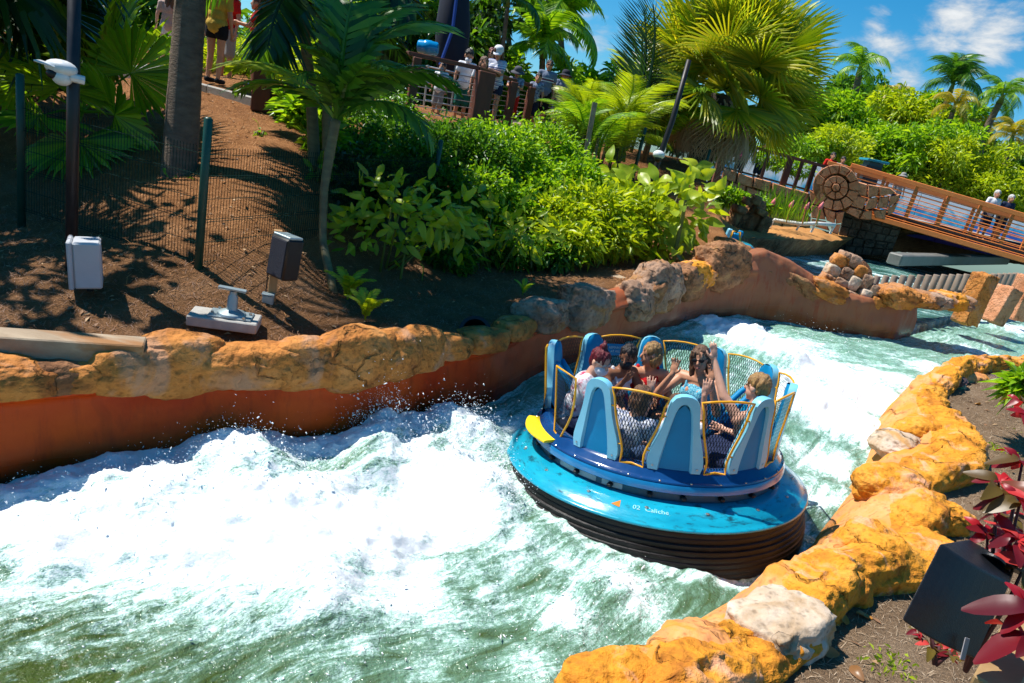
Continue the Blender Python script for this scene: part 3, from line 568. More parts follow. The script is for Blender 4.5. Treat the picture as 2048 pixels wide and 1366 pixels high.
def _ctrl():
    P = []
    for k in range(2, 11): 
        u = np.array([float(k)]); p = spline(u, LPt)[0]; j = np.argmin(np.hypot(_LD[:, 0]-p[0], _LD[:, 1]-p[1])); q = p+_LN[j]*.55; P.append((q[0], q[1], float(wz(p[1]))+1.0))
    P += [tuple(pz(*a)) for a in [(0, 600, 1.22), (175, 575, 1.3), (450, 640, 1.18), (540, 612, 1.28), (400, 534, 1.55), (640, 560, 1.25), (800, 650, 1.15), (950, 655, 1.15), (1150, 575, 1.4)]]
    P += [tuple(at(*a)) for a in [(360, 335, 11.0), (500, 400, 10.0), (560, 480, 9.2), (230, 480, 8.4), (300, 158, 16.5), (430, 188, 16.0), (545, 222, 15.5), (620, 300, 13), (640, 430, 10.5), (0, 420, 10), (0, 160, 17), (935, 268, 19), (1060, 262, 23), (1290, 350, 24), (1400, 342, 26), (1365, 520, 16.3), (1400, 482, 18), (760, 310, 15), (1250, 505, 16.5)]]
    for px, py, y in [(882, 280, 13.5), (1118, 315, 17), (1290, 255, 21)]:
        q = at(px, py, y); P.append((q.x, q.y, q.z-1.75))
    P += [(-18, 20, 3.55), (-12, 21, 3.6), (-6, 23, 3.75), (0, 29, 3.9), (-22, 28, 3.6), (-8, 31, 3.8), (0, 36, 3.9), (8, 36, 3.9), (-12, 8, 1.9), (-16, 12, 2.9), (-10, 4.5, 1.1)]
    return np.array(P)
_cp = _ctrl()
def _tps(r2): return np.where(r2 > 1e-9, .5*r2*np.log(np.maximum(r2, 1e-9)), 0)
def _fit():
    n = len(_cp); d = ((_cp[:, None, :2]-_cp[None, :, :2])**2).sum(2); A = np.zeros((n+3, n+3)); A[:n, :n] = _tps(d)+np.eye(n)*.35
    A[:n, n] = 1; A[:n, n+1:] = _cp[:, :2]; A[n, :n] = 1; A[n+1:, :n] = _cp[:, :2].T; return np.linalg.solve(A, np.concatenate([_cp[:, 2], [0, 0, 0]]))
_tw = _fit()
def terr(x, y):
    x = np.atleast_1d(np.asarray(x, float)); y = np.atleast_1d(np.asarray(y, float)); n = len(_cp)
    r = _tw[n]+_tw[n+1]*x+_tw[n+2]*y
    for i in range(n): r = r+_tw[i]*_tps((x-_cp[i, 0])**2+(y-_cp[i, 1])**2)
    return np.minimum(r, 4.0)
def tz(x, y): return float(terr(x, y)[0])
def build_ground():
    nx, ny = 400, 360; X, Y = np.meshgrid(np.linspace(-24, 13, nx), np.linspace(3, 36, ny), indexing='ij'); x, y = X.ravel(), Y.ravel()
    z = terr(x, y); z += .035*fbm(np.stack([x, y, 0*x], 1)*2.3, 4)
    d, _ = sdist(x, y, _LD, _LN); z = np.where(d < .30, np.minimum(z, wz(y)-.3*0+.55), z); z = np.where(d < .16, -.6, z)
    east = (x-4.9)-(y-16.0)*.06; z = np.where(east > 0, np.minimum(z, 1.2), z)
    i = np.arange(nx*ny).reshape(nx, ny); F = np.stack([i[:-1, :-1], i[1:, :-1], i[1:, 1:], i[:-1, 1:]], -1).reshape(-1, 4)
    keep = (d[F].max(1) > -.1) & (east[F].min(1) < .6); o = link('ground', nmesh('ground', np.stack([x, y, z], 1), F[keep]), MULCH); tag(o, kind='structure')
    # right bank
    nx, ny = 260, 220; X, Y = np.meshgrid(np.linspace(-4, 26, nx), np.linspace(-6, 22, ny), indexing='ij'); x, y = X.ravel(), Y.ravel(); d, k = sdist(x, y, _RD, _RN)
    z = .40+.95*wz(_RD[k, 1])+np.clip(d-.6, 0, 6)*.035 + .05*fbm(np.stack([x, y, 0*x], 1)*1.7, 4); z = np.where(d < .35, -.7, z)
    i = np.arange(nx*ny).reshape(nx, ny); F = np.stack([i[:-1, :-1], i[1:, :-1], i[1:, 1:], i[:-1, 1:]], -1).reshape(-1, 4); keep = d[F].max(1) > 0
    o = link('bank_ground', nmesh('bank_ground', np.stack([x, y, z], 1), F[keep]), DIRT); tag(o, kind='structure')
    # the park beyond, out to the horizon
    mb = MB(); mb.add([(-900, 35.9, 3.45), (6.2, 35.9, 3.45), (8.5, 41, 3.45), (900, 41, 3.45), (900, 1500, 3.4), (-900, 1500, 3.4)], [(0, 1, 2, 3, 4, 5)])
    mb.add([(-900, -900, .2), (-24, -900, .2), (-24, 36, 3.2), (-900, 36, 3.2)], [(0, 1, 2, 3)]); 
    mb.add([(26, -900, .6), (900, -900, .6), (900, 20, .7), (26, 20, .7)], [(0, 1, 2, 3)])
    mb.add([(-24, -900, -.9), (900, -900, -.9), (900, 36, -.9), (-24, 36, -.9)], [(0, 1, 2, 3)])
    o = mb.build('park_ground', mat('park_grass', (.10, .16, .03, 1), (.05, .09, .02, 1), scale=2, rough=.9)); tag(o, kind='structure')
build_ground()
def rz(x, y):
    d, k = sdist(np.array([float(x)]), np.array([float(y)]), _RD, _RN); return float(.40+.95*wz(_RD[k[0], 1])+max(0, min(6, d[0]-.6))*.035)
def needles(name, label, n, sampler, length, cols, seed, grey=False):
    rs = np.random.RandomState(seed); P = sampler(rs, n); n = len(P); a = rs.uniform(0, 2*math.pi, n); l = rs.uniform(.5, 1.2, n)*length; w = rs.uniform(.0012, .0028, n)
    d = np.stack([np.cos(a), np.sin(a), rs.normal(0, .28, n)], 1); s = np.stack([-np.sin(a), np.cos(a), 0*a], 1); up = np.array([0, 0, 1])
    b = rs.normal(0, .15, n); mid = P+d*(l*.5)[:, None]+s*(b*l)[:, None]+up*(.012+np.abs(rs.normal(0, .008, n)))[:, None]; end = P+d*l[:, None]
    P = P+up*.006
    V = np.stack([P+s*w[:, None], P-s*w[:, None], mid-s*w[:, None]+up*.0, mid+s*w[:, None]+up*.0, end], 1).reshape(-1, 3); i = 5*np.arange(n)[:, None]
    o = link(name, nmesh(name, V, [i+np.array([0, 1, 2, 3]), i+np.array([3, 2, 4])], rnd=np.repeat(np.where(P[:, 2] < 1.55+.2*rs.normal(size=n), rs.uniform(.0, .24, n), rs.uniform(.26, .70, n)) if grey else rs.uniform(0, .70, n), 5)), leafmat('needles_'+name+str(seed), cols, trans=.1, rough=.7, tcol=(1, 1, 1, 1), spec=.2)); tag(o, label, 'litter', kind='stuff')
def samp_left(rs, n):
    x = rs.uniform(-12, 2.5, n*2); y = 4.5+14*rs.uniform(0, 1, n*2)**1.4; d, _ = sdist(x, y, _LD, _LN); k = (d > .42) & (y < 18); x, y = x[k][:n], y[k][:n]; z = terr(x, y)+.035*fbm(np.stack([x, y, 0*x], 1)*2.3, 4); return np.stack([x, y, z], 1)
needles('pine_straw', 'reddish brown pine straw over the left slope', 60000, samp_left, .13, [(.15, .10, .075, 1), (.30, .20, .15, 1), (.40, .17, .06, 1), (.66, .34, .14, 1), (.50, .24, .10, 1)], 3, grey=True)
def samp_right(rs, n):
    x = rs.uniform(1, 14, n*2); y = rs.uniform(2.5, 15, n*2); d, k = sdist(x, y, _RD, _RN); ok = (d > .8) & (d < 4.5); x, y, d, k = x[ok][:n], y[ok][:n], d[ok][:n], k[ok][:n]
    z = .40+.95*wz(_RD[k, 1])+np.clip(d-.6, 0, 6)*.035 + .05*fbm(np.stack([x, y, 0*x], 1)*1.7, 4); return np.stack([x, y, z], 1)
needles('pine_straw', 'dry grey-brown straw and twigs over the right bank', 26000, samp_right, .10, [(.16, .10, .06, 1), (.34, .24, .15, 1), (.52, .40, .28, 1), (.42, .30, .2, 1)], 4)
# ================================================================== the raft
B_LIGHT = mat('seat_light_blue', (.22, .56, .73, 1), (.17, .50, .68, 1), rough=.40, scale=3, spec=.35, coat=.1)
B_MID = mat('seat_blue', (.004, .23, .47, 1), (.003, .19, .41, 1), rough=.48, scale=3, spec=.18, coat=.0)
B_DARK = mat('deck_navy', (.006, .055, .19, 1), (.005, .04, .15, 1), rough=.16, scale=4, spec=.55, coat=.5)
B_SKIRT = mat('skirt_blue', (.010, .20, .45, 1), (.008, .15, .36, 1), rough=.22, scale=4, spec=.5, coat=.4)
B_CYAN = mat('tube_cyan', (.008, .36, .50, 1), (.006, .26, .40, 1), rough=.20, scale=3, spec=.5, coat=.5, col3=(.010, .06, .085, 1), s3=5, t3=.61, stretch=(1, 1, 6), bump=.12, bscale=9)
RUBBER = mat('black_rubber', (.013, .011, .012, 1), (.007, .006, .007, 1), rough=.42, scale=9, spec=.25, bump=.25, bscale=30, col3=(.07, .05, .05, 1), s3=9, t3=.68, stretch=(1, 1, 5))
YEL = mat('yellow_paint', (.85, .40, .010, 1), (.75, .33, .008, 1), rough=.35, scale=6, spec=.5)
MAT_YEL = mat('yellow_mat', (.90, .66, .005, 1), (.84, .58, .004, 1), rough=.55, scale=20, bump=.3)
WIRE = mat('dark_wire', (.012, .022, .028, 1), rough=.8, spec=.1)
BLACK = mat('black_plastic', (.010, .010, .012, 1), (.006, .006, .007, 1), rough=.45, scale=8)
PANEL = mat('grey_panel', (.40, .45, .46, 1), rough=.4)
STEEL = mat('bolt_steel', (.55, .55, .52, 1), rough=.3, metal=.9)
ORANGE_P = mat('orange_decal', (.85, .22, .01, 1), rough=.5)
LETTER = mat('pale_lettering', (.34, .72, .80, 1), rough=.5)
RAFT_T = Matrix.Translation((RAFT_C[0], RAFT_C[1], -.27)) @ Matrix.Rotation(rad(-4.65), 4, 'X') @ Matrix.Rotation(rad(-6.5), 4, 'Y')
def text_mesh(body, size, name, depth=.002, align='CENTER'):
    cu = bpy.data.curves.new(name, 'FONT'); cu.body = body; cu.size = size; cu.align_x = align; cu.align_y = 'CENTER'; cu.extrude = depth; cu.resolution_u = 2
    ob = bpy.data.objects.new(name, cu); COL.objects.link(ob); dg = bpy.context.evaluated_depsgraph_get(); dg.update()
    me = bpy.data.meshes.new_from_object(ob.evaluated_get(dg)); bpy.data.objects.remove(ob); return me
SEAT_TH = dict(H=-2, G=34, F=70, E=106, D=142, C=178, B=214, A=250, I=322)
DECK_Z, SEAT_R = 1.02, 1.45
def ringp(th, x, z, dr=0.0):
    """a point on the seat ring: th degrees from the camera side, x metres along the ring, z above the deck, dr outwards"""
    R = SEAT_R + .10*z + .05*max(0, .25-z) + dr; a = rad(th)+x/SEAT_R; return Vector((R*math.sin(a), -R*math.cos(a), DECK_Z+z))
OUT = [(.285, -.02), (.305, .06), (.30, .13), (.272, .24), (.230, .36), (.195, .48), (.172, .60), (.160, .70), (.145, .77), (.105, .83), (.055, .855), (0, .862)]
INN = [(.165, -.02), (.160, .06), (.152, .13), (.138, .24), (.122, .36), (.105, .48), (.088, .58), (.074, .65), (.058, .70), (.038, .735), (.018, .748), (0, .752)]
def hw(z): return float(np.interp(z, [p[1] for p in OUT], [p[0] for p in OUT]))
def loops():
    o = OUT + [(-x, z) for x, z in OUT[-2::-1]]; i = INN + [(-x, z) for x, z in INN[-2::-1]]; return o, i
def seat_parts(th, parent):
    o, i = loops(); n = len(o); mb = MB(); V = []
    for (ox, oz), (ix, iz) in zip(o, i):
        bx, bz = (ox*.93+ix*.07), (oz*.93+iz*.07); cx, cz = ox*.12+ix*.88, oz*.12+iz*.88
        V += [ringp(th, ox, oz, -.075), ringp(th, ox, oz, -.012), ringp(th, bx, bz, .018), ringp(th, cx, cz, .018), ringp(th, ix, iz, -.018)]
    F = [(k*5+j, k*5+j+1, (k+1)*5+j+1, (k+1)*5+j) for k in range(n-1) for j in range(4)]
    mb.add(V, F); mb.build('seat_shell', B_LIGHT, parent, auto=50)
    mb = MB(); V = []; rows = 12                                        # recessed back panel
    for r in range(rows):
        z = -.02+(.752+.02)*r/(rows-1); w = float(np.interp(z, [p[1] for p in INN], [p[0] for p in INN])); V += [ringp(th, w*t, z, -.016) for t in (-1, -.5, 0, .5, 1)]
    F = [(r*5+j, r*5+j+1, (r+1)*5+j+1, (r+1)*5+j) for r in range(rows-1) for j in range(4)]
    mb.add(V, F); mb.build('back_panel', B_MID, parent, smooth=True)
    mb = MB(); V = []; rows = 16                                        # padded inside of the seat
    for r in range(rows):
        z = -.40+1.255*r/(rows-1); w = (.27 if z < 0 else hw(min(z, .858))) if z < .86 else .01
        for t in (-1, -.8, -.4, 0, .4, .8, 1): V.append(ringp(th, w*t, min(z, .862), -.075-.035*(1-t*t)**.5-(.05 if z < .1 else 0)))
    F = [(r*7+j, (r+1)*7+j, (r+1)*7+j+1, r*7+j+1) for r in range(rows-1) for j in range(6)]
    mb.add(V, F); mb.build('back_pad', B_MID, parent, smooth=True)
    mb = MB()                                                          # cushion
    c = ringp(th, 0, -.38, -.33); mb.box(c, (.56, .46, .10), (0, 0, rad(th)), .035); mb.build('cushion', B_MID, parent, auto=40)
    for sx in (-1, 1):
        mb = MB(); p = ringp(th, sx*.235, .03, .018); d = Vector((p.x, p.y, 0)).normalized(); mb.lathe([(.012, 0), (.012, .006), (.004, .010), (0, .010)], 8, p, R=d.to_track_quat('Z', 'Y').to_matrix())
        mb.build('bolt', STEEL, parent)
def panel_parts(ta, tb, parent, ztop=.80, door=False):
    mid, half = (ta+tb)/2, rad(tb-ta)/2*SEAT_R
    if door: half *= 1.0
    zs = [-.03, .04, .12, .2, .3, .4, .5, .6, .7, ztop]
    lim = lambda z: half-hw(max(z, 0))-.035
    side = [(lim(z), z) for z in zs]; top = [(lim(ztop)*t, ztop+.03*(1-t*t)) for t in (.5, 0, -.5)]; left = [(-x, z) for x, z in side[::-1]]; bot = [(-lim(0)*.0, -.005)]
    loop = side+top+left+bot
    mb = MB(); mb.tube([ringp(mid, x, z) for x, z in loop], .0135, 7, closed=True)
    for sx in (-1, 1):
        for z in (.18, .6): mb.tube([ringp(mid, sx*lim(z), z), ringp(mid, sx*(lim(z)+.05), z)], .009, 6)
    fr = mb.build('panel_frame', YEL, parent, smooth=True)
    mb = MB(); dx, dz = .034, .052; w = .0040; nz = int((ztop+.03)/dz)
    inside = lambda x, z: -.03 < z < ztop+.02*(1-(x/max(.01, lim(ztop)))**2) and abs(x) < lim(max(z, -.03))
    for j in range(nz+1):
        z = -.03+j*dz; k = int(.6/dx)
        for i in range(-k, k+1):
            x = (i+(j % 2)*.5)*dx
            for s in (-.5, .5):
                x2, z2 = x+s*dx, z+dz
                if inside(x, z) and inside(x2, z2):
                    V = [ringp(mid, x-w, z), ringp(mid, x+w, z), ringp(mid, x2+w, z2), ringp(mid, x2-w, z2)]; mb.add(V, [(0, 1, 2, 3)])
    tag(mb.build('wire_mesh', WIRE, parent), kind='stuff')
    return mid, lim
def build_raft():
    root = bpy.data.objects.new('river_raft', None); COL.objects.link(root); root.matrix_world = RAFT_T
    tag(root, 'round blue rapids raft with yellow framed mesh panels, full of riders', 'raft')
    n = 120; mb = MB()
    prof = [(1.30, -.36), (1.62, -.36), (1.76, -.32), (1.84, -.24)]
    for k in range(12):                                                  # ribbed rubber sidewall
        z = -.24+k*.0615; r = 1.86+.075*math.sin(math.pi*min(1, (k+.5)/10.8)); g = .0025 if k % 3 else .005; prof += [(r-g, z+.004), (r, z+.012), (r, z+.05), (r-g, z+.057)]
    prof += [(1.865, .505), (1.84, .53)]
    mb.lathe(prof, n); mb.build('rubber_tube', RUBBER, root, auto=35)
    mb = MB(); mb.lathe([(1.845, .525), (1.885, .512), (1.905, .53), (1.885, .55), (1.86, .555), (1.83, .585), (1.76, .63), (1.66, .665), (1.58, .68), (1.52, .685)], n); mb.build('tube_cover', B_CYAN, root, smooth=True)
    mb = MB(); mb.lathe([(1.52, .684), (1.51, .69), (1.51, .785), (1.56, .788)], n); mb.build('recess_ring', mat('recess_teal', (.010, .09, .14, 1), rough=.4), root, auto=40)
    mb = MB(); mb.lathe([(1.53, .786), (1.565, .786), (1.582, .80), (1.580, .855), (1.565, .885), (1.55, .888)], n); mb.build('skirt', B_SKIRT, root, auto=50)
    mb = MB(); mb.lathe([(1.55, .886), (1.565, .895), (1.56, .910), (1.54, .914), (1.52, .93), (1.48, .985), (1.44, 1.02), (1.38, 1.03), (1.345, 1.02), (1.335, .98), (1.33, .62), (1.30, .60), (.86, .60), (.80, .56), (.78, .06), (.7, .02), (.0, .02)], n); mb.build('deck', B_DARK, root, auto=50)
    for a in np.arange(3, 363, 16.5):                                    # dark brackets in the recess
        mb = MB(); d = Vector((math.sin(rad(a)), -math.cos(rad(a)), 0)); mb.box(d*1.53+Vector((0, 0, .735)), (.06, .09, .05), (0, 0, rad(a)), .015); mb.build('bracket', BLACK, root)
    for a in (-50, -38.5, -26.5):
        mb = MB(); V = []
        for k in range(9):
            b = rad(a-4.6+9.2*k/8); V += [(1.516*math.sin(b), -1.516*math.cos(b), .705), (1.516*math.sin(b), -1.516*math.cos(b), .772)]
        mb.add(V, [(2*k, 2*k+2, 2*k+3, 2*k+1) for k in range(8)]); mb.build('side_panel', PANEL, root)
    for a in np.arange(-170, 190, 12.5):
        mb = MB(); d = Vector((math.sin(rad(a)), -math.cos(rad(a)), 0)); mb.lathe([(.014, 0), (.014, .006), (.006, .012), (0, .012)], 8, d*1.548+Vector((0, 0, .912))); mb.build('rivet', STEEL, root)
    for a in np.arange(-165, 190, 22):
        mb = MB(); d = Vector((math.sin(rad(a)), -math.cos(rad(a)), 0)); mb.lathe([(.022, 0), (.022, .006), (.012, .010), (0, .008)], 10, d*1.70+Vector((0, 0, .651))); mb.build('valve', STEEL, root)
    for k, t in SEAT_TH.items():
        s = thing('seat', None, None); s.parent = root; del ORG[s]; seat_parts(t, s)
    order = ['H', 'G', 'F', 'E', 'D', 'C', 'B', 'A', 'I']; th = dict(SEAT_TH)
    pairs = [('H', 'G'), ('G', 'F'), ('F', 'E'), ('E', 'D'), ('D', 'C'), ('C', 'B'), ('B', 'A')]
    for a, b in pairs:
        s = thing('mesh_panel', None, None); s.parent = root; del ORG[s]; mid, lim = panel_parts(th[a], th[b], s)
        if (a, b) == ('C', 'B'):
            mb = MB(); V = []
            for k in range(9):
                x = -.20+.40*k/8; V += [ringp(mid, x, .53, -.012), ringp(mid, x, .70, -.012)]
            mb.add(V, [(2*k, 2*k+1, 2*k+3, 2*k+2) for k in range(8)]); sg = mb.build('notice_plate', B_MID, s)
            for body, z in (('REMAIN SEATED', .645), ('AT ALL TIMES', .59)):
                me = text_mesh(body, .046, 'lettering'); 
                for v in me.vertices:
                    x, zz, dd = v.co.x, v.co.y, v.co.z; v.co = ringp(mid, -x, z+zz, -.016-dd)
                tag(link('lettering', me, LETTER, sg, smooth=False), kind='stuff')
    s = thing('mesh_panel', None, None); s.parent = root; del ORG[s]; panel_parts(-38, -2, s)
    # gate beside the boarding step, hinged on the near seat
    s = thing('gate', None, None); s.parent = root; del ORG[s]; mb = MB(); cw = 13; t0 = -31-13.0
    lf = [(.14, -.02), (.15, .10), (.11, .22), (.06, .34), (.02, .48), (.0, .62), (.0, .78)]; g = [(-(.155-x)*1.0+.0, z) for x, z in lf]
    loop = [(-.30, z) for z in (.78, .6, .4, .2, -.02)]+[(-.22, -.05)]+[(-x*1.0+.0, z) for x, z in []]
    right = [(-.155, -.06), (-.10, .04), (-.03, .16), (.035, .30), (.07, .44), (.085, .60), (.085, .76)]
    pl = [(-.30, .80), (-.30, .6), (-.30, .4), (-.30, .2), (-.30, -.01)]+right
    mb.tube([ringp(-54, x, z) for x, z in pl], .0135, 7, closed=True); mb.build('panel_frame', YEL, s, smooth=True)
    mb = MB(); rz_ = [p[1] for p in right]; rx = [p[0] for p in right]
    for j in range(18):
        z = -.02+j*.046
        for i in range(-13, 6):
            x = (i+(j % 2)*.5)*.026
            for d in (-.5, .5):
                x2, z2 = x+d*.026, z+.046
                if x > -.295 and x2 > -.295 and z2 < .79 and x < np.interp(z, rz_, rx) and x2 < np.interp(z2, rz_, rx):
                    mb.add([ringp(-54, x-.004, z), ringp(-54, x+.004, z), ringp(-54, x2+.004, z2), ringp(-54, x2-.004, z2)], [(0, 1, 2, 3)])
    tag(mb.build('wire_mesh', WIRE, s), kind='stuff')
    # yellow boarding step
    mb = MB(); V = []; m = 14
    for k in range(m+1):
        a = rad(-92+31*k/m); e = .05*math.sin(math.pi*k/m)
        for r, z in ((1.40, .925), (1.40, .945), (1.64+e, .945), (1.66+e, .935), (1.66+e, .915), (1.40, .915)): V.append((r*math.sin(a), -r*math.cos(a), z))
    F = [(k*6+j, (k+1)*6+j, (k+1)*6+j+1, k*6+j+1) for k in range(m) for j in range(5)]+[tuple(range(6)), tuple(range(m*6, m*6+6))[::-1]]
    mb.add(V, F); mb.build('boarding_step', MAT_YEL, root, auto=40)
    mb = MB(); V = []
    for k in range(9):
        a = rad(-108+16*k/8); V += [(1.50*math.sin(a), -1.50*math.cos(a), .93), (1.47*math.sin(a), -1.47*math.cos(a), 1.20)]
    mb.add(V, [(2*k, 2*k+1, 2*k+3, 2*k+2) for k in range(8)]); mb.build('threshold', BLACK, root)
    mb = MB(); mb.tube([ringp(-99, .0, z, .01) for z in (.02, .3, .6, .80)]+[ringp(-99, -.06, .83, 0)], .016, 8); mb.build('grab_rail', YEL, root, smooth=True)
    # lap restraints folded up beside the unoccupied seats
    def restraint(th_, pts, r=.04):
        mb = MB(); mb.tube([ringp(th_, x, z, d) for x, z, d in pts], r, 8); mb.build('restraint', B_MID, root, smooth=True)
    restraint(SEAT_TH['E'], [(-.10, .60, -.10), (-.12, .45, -.30), (-.13, .25, -.48), (-.13, .10, -.58)]); restraint(SEAT_TH['E'], [(.10, .60, -.10), (.12, .45, -.30), (.13, .25, -.48), (.13, .10, -.58)])
    restraint(SEAT_TH['A'], [(.10, .58, -.10), (.15, .40, -.25), (.17, .2, -.4), (.17, .02, -.46)]); restraint(SEAT_TH['A'], [(-.10, .58, -.10), (-.14, .40, -.22), (-.16, .2, -.34), (-.16, .02, -.40)])
    restraint(SEAT_TH['F'], [(-.22, .30, -.15), (-.20, .50, -.20), (-.12, .58, -.24), (-.0, .58, -.28), (.06, .50, -.30), (.08, .30, -.30)], .03)
    # decals on the cover
    def on_cover(me, a, rr, flip=1):
        for v in me.vertices:
            x, y, d = v.co; R = rr+y; b = rad(a)+x/1.75; z = float(np.interp(R, [1.56, 1.66, 1.76, 1.83], [.672, .66, .63, .585])); v.co = (R*math.sin(b), -R*math.cos(b), z+.004+d)
    me = text_mesh('02  Caliche', .085, 'raft_name')
    for v in me.vertices: v.co.y *= -1 if False else 1
    def near(me, a, rr):
        for v in me.vertices:
            x, y, d = v.co; R = rr-y; b = rad(a)+x/1.75; z = float(np.interp(R, [1.56, 1.66, 1.76, 1.83], [.672, .66, .63, .585])); v.co = (R*math.sin(b), -R*math.cos(b), z+.004+d)
    near(me, -9.5, 1.735); tag(link('lettering', me, LETTER, root, smooth=False), kind='stuff')
    mb = MB(); mb.prism([(-.05, -.035), (.045, -.05), (.03, .045)], .002, Matrix.Identity(4)); o = mb.build('triangle_decal', ORANGE_P, root); near(o.data, -21.5, 1.73)
    return root
RAFT = build_raft()
# ================================================================== people
PS = 1.40        # one scene unit is 0.7 m
SKIN = [mat('skin_light', (.72, .40, .28, 1), (.64, .33, .22, 1), rough=.5, scale=14, spec=.35), mat('skin_tan', (.60, .29, .17, 1), (.50, .23, .13, 1), rough=.5, scale=14, spec=.35), mat('skin_brown', (.27, .12, .065, 1), (.22, .095, .05, 1), rough=.5, scale=14, spec=.35)]
def hairmat(n, a, b): return mat('hair_'+n, a, b, rough=.42, scale=24, spec=.45, bump=.8, bscale=40, stretch=(1, 1, .25))
H_RED = hairmat('red', (.16, .008, .018, 1), (.07, .004, .008, 1)); H_DARK = hairmat('dark', (.022, .012, .009, 1), (.010, .006, .005, 1)); H_BLOND = hairmat('blond', (.42, .24, .08, 1), (.16, .075, .025, 1)); H_BROWN = hairmat('brown', (.17, .085, .04, 1), (.07, .03, .015, 1))
EYE = mat('eye_dark', (.02, .012, .01, 1), rough=.2)
def cloth(n, c, c2=None, **k): return mat('cloth_'+n, c, c2, rough=.85, scale=k.pop('scale', 30), spec=.2, bump=.4, bscale=60, **k)
WHITE_C = cloth('white', (.78, .78, .80, 1), (.68, .68, .72, 1))
_blobn = [0]
def blob(prims, voxel, smooth=3, lumpy=0.0, lfreq=(18, 18, 18)):
    """one closed skin over tapered capsules and ellipsoids"""
    mb = MB()
    for p in prims:
        if p[0] == 'c':
            _, a, b, r0, r1 = p; a, b = Vector(a), Vector(b); mb.sphere(a, r0, 12); mb.sphere(b, r1, 12)
            if (b-a).length > 1e-4: mb.tube([a, b], [r0*.995, r1*.995], 12)
        else:
            mb.sphere(p[1], p[2], 18, p[3] if len(p) > 3 else None)
    me = bpy.data.meshes.new('tmp'); me.from_pydata(mb.v, [], mb.f); me.update()
    bm = bmesh.new(); bm.from_mesh(me); bmesh.ops.remove_doubles(bm, verts=bm.verts, dist=1e-5); bmesh.ops.recalc_face_normals(bm, faces=bm.faces); bm.to_mesh(me); bm.free()
    ob = bpy.data.objects.new('tmp', me); COL.objects.link(ob)
    r = ob.modifiers.new('r', 'REMESH'); r.mode = 'VOXEL'; r.voxel_size = voxel; r.use_smooth_shade = True
    s = ob.modifiers.new('s', 'SMOOTH'); s.factor = .5; s.iterations = smooth
    dg = bpy.context.evaluated_depsgraph_get(); dg.update(); out = bpy.data.meshes.new_from_object(ob.evaluated_get(dg)); bpy.data.objects.remove(ob); bpy.data.meshes.remove(me)
    if lumpy:
        n = len(out.vertices); co = np.empty(n*3); no = np.empty(n*3); out.vertices.foreach_get('co', co); out.vertices.foreach_get('normal', no); co = co.reshape(-1, 3); no = no.reshape(-1, 3)
        co += no*(lumpy*fbm(co*np.array(lfreq), 3))[:, None]; out.vertices.foreach_set('co', co.astype(np.float32).ravel()); out.update()
    out.materials.clear(); return out
def hand_prims(w, d, n, s=1.0, curl=.35, spread=.16, flip=1):
    w = Vector(w); d = Vector(d).normalized(); n = Vector(n); n = (n-d*n.dot(d)).normalized(); x = d.cross(n)*flip; P = []
    R = Matrix((x, d, n)).transposed(); P.append(('e', w+d*.047*s, (.040*s, .052*s, .016*s), R)); P.append(('c', w, w+d*.02*s, .024*s, .022*s))
    for k, (off, L) in enumerate(((-.030, .058), (-.010, .072), (.011, .078), (.031, .068))):
        b = w+d*.082*s+x*off*s; a = spread*(k-1.5)/1.5; d1 = (d+x*a-n*curl*-.25).normalized(); m = b+d1*L*.55*s; d2 = (d1+n*curl).normalized(); P += [('c', b-d1*.02*s, m, .0092*s, .0085*s), ('c', m, m+d2*L*.5*s, .0085*s, .0072*s)]
    b = w+d*.025*s+x*.030*s; d1 = (d*.75+x*.75+n*.2).normalized(); m = b+d1*.042*s; P += [('c', b, m, .0125*s, .0105*s), ('c', m, m+(d+x*.25+n*.2).normalized()*.034*s, .0105*s, .0085*s)]
    return P
def head_prims(c, R, s=1.0):
    c = Vector(c); g = lambda x, y, z: c+R @ Vector((x, y, z))*s
    return [('e', g(0, -.012, .02), (.074*s, .094*s, .096*s), R), ('e', g(0, .022, -.045), (.058*s, .066*s, .072*s), R), ('c', g(0, .083, .012), g(0, .102, -.022), .009*s, .014*s), ('e', g(0, .072, -.062), (.022*s, .022*s, .016*s), R), ('e', g(0, .065, -.098), (.024*s, .022*s, .018*s), R),
            ('e', g(.077, -.005, -.01), (.012*s, .022*s, .032*s), R), ('e', g(-.077, -.005, -.01), (.012*s, .022*s, .032*s), R)]
def face_parts(c, R, s, body, hd=True):
    g = lambda x, y, z: Vector(c)+R @ Vector((x, y, z))*s
    for sx in (-1, 1):
        mb = MB(); mb.sphere(g(sx*.030, .074, .008), (.012*s, .008*s, .007*s), 8, R); mb.build('eye', EYE, body)
    mb = MB(); mb.sphere(g(0, .090, -.064), (.022*s, .007*s, .006*s), 8, R); mb.build('mouth', mat('lips', (.40, .12, .10, 1), rough=.4), body)
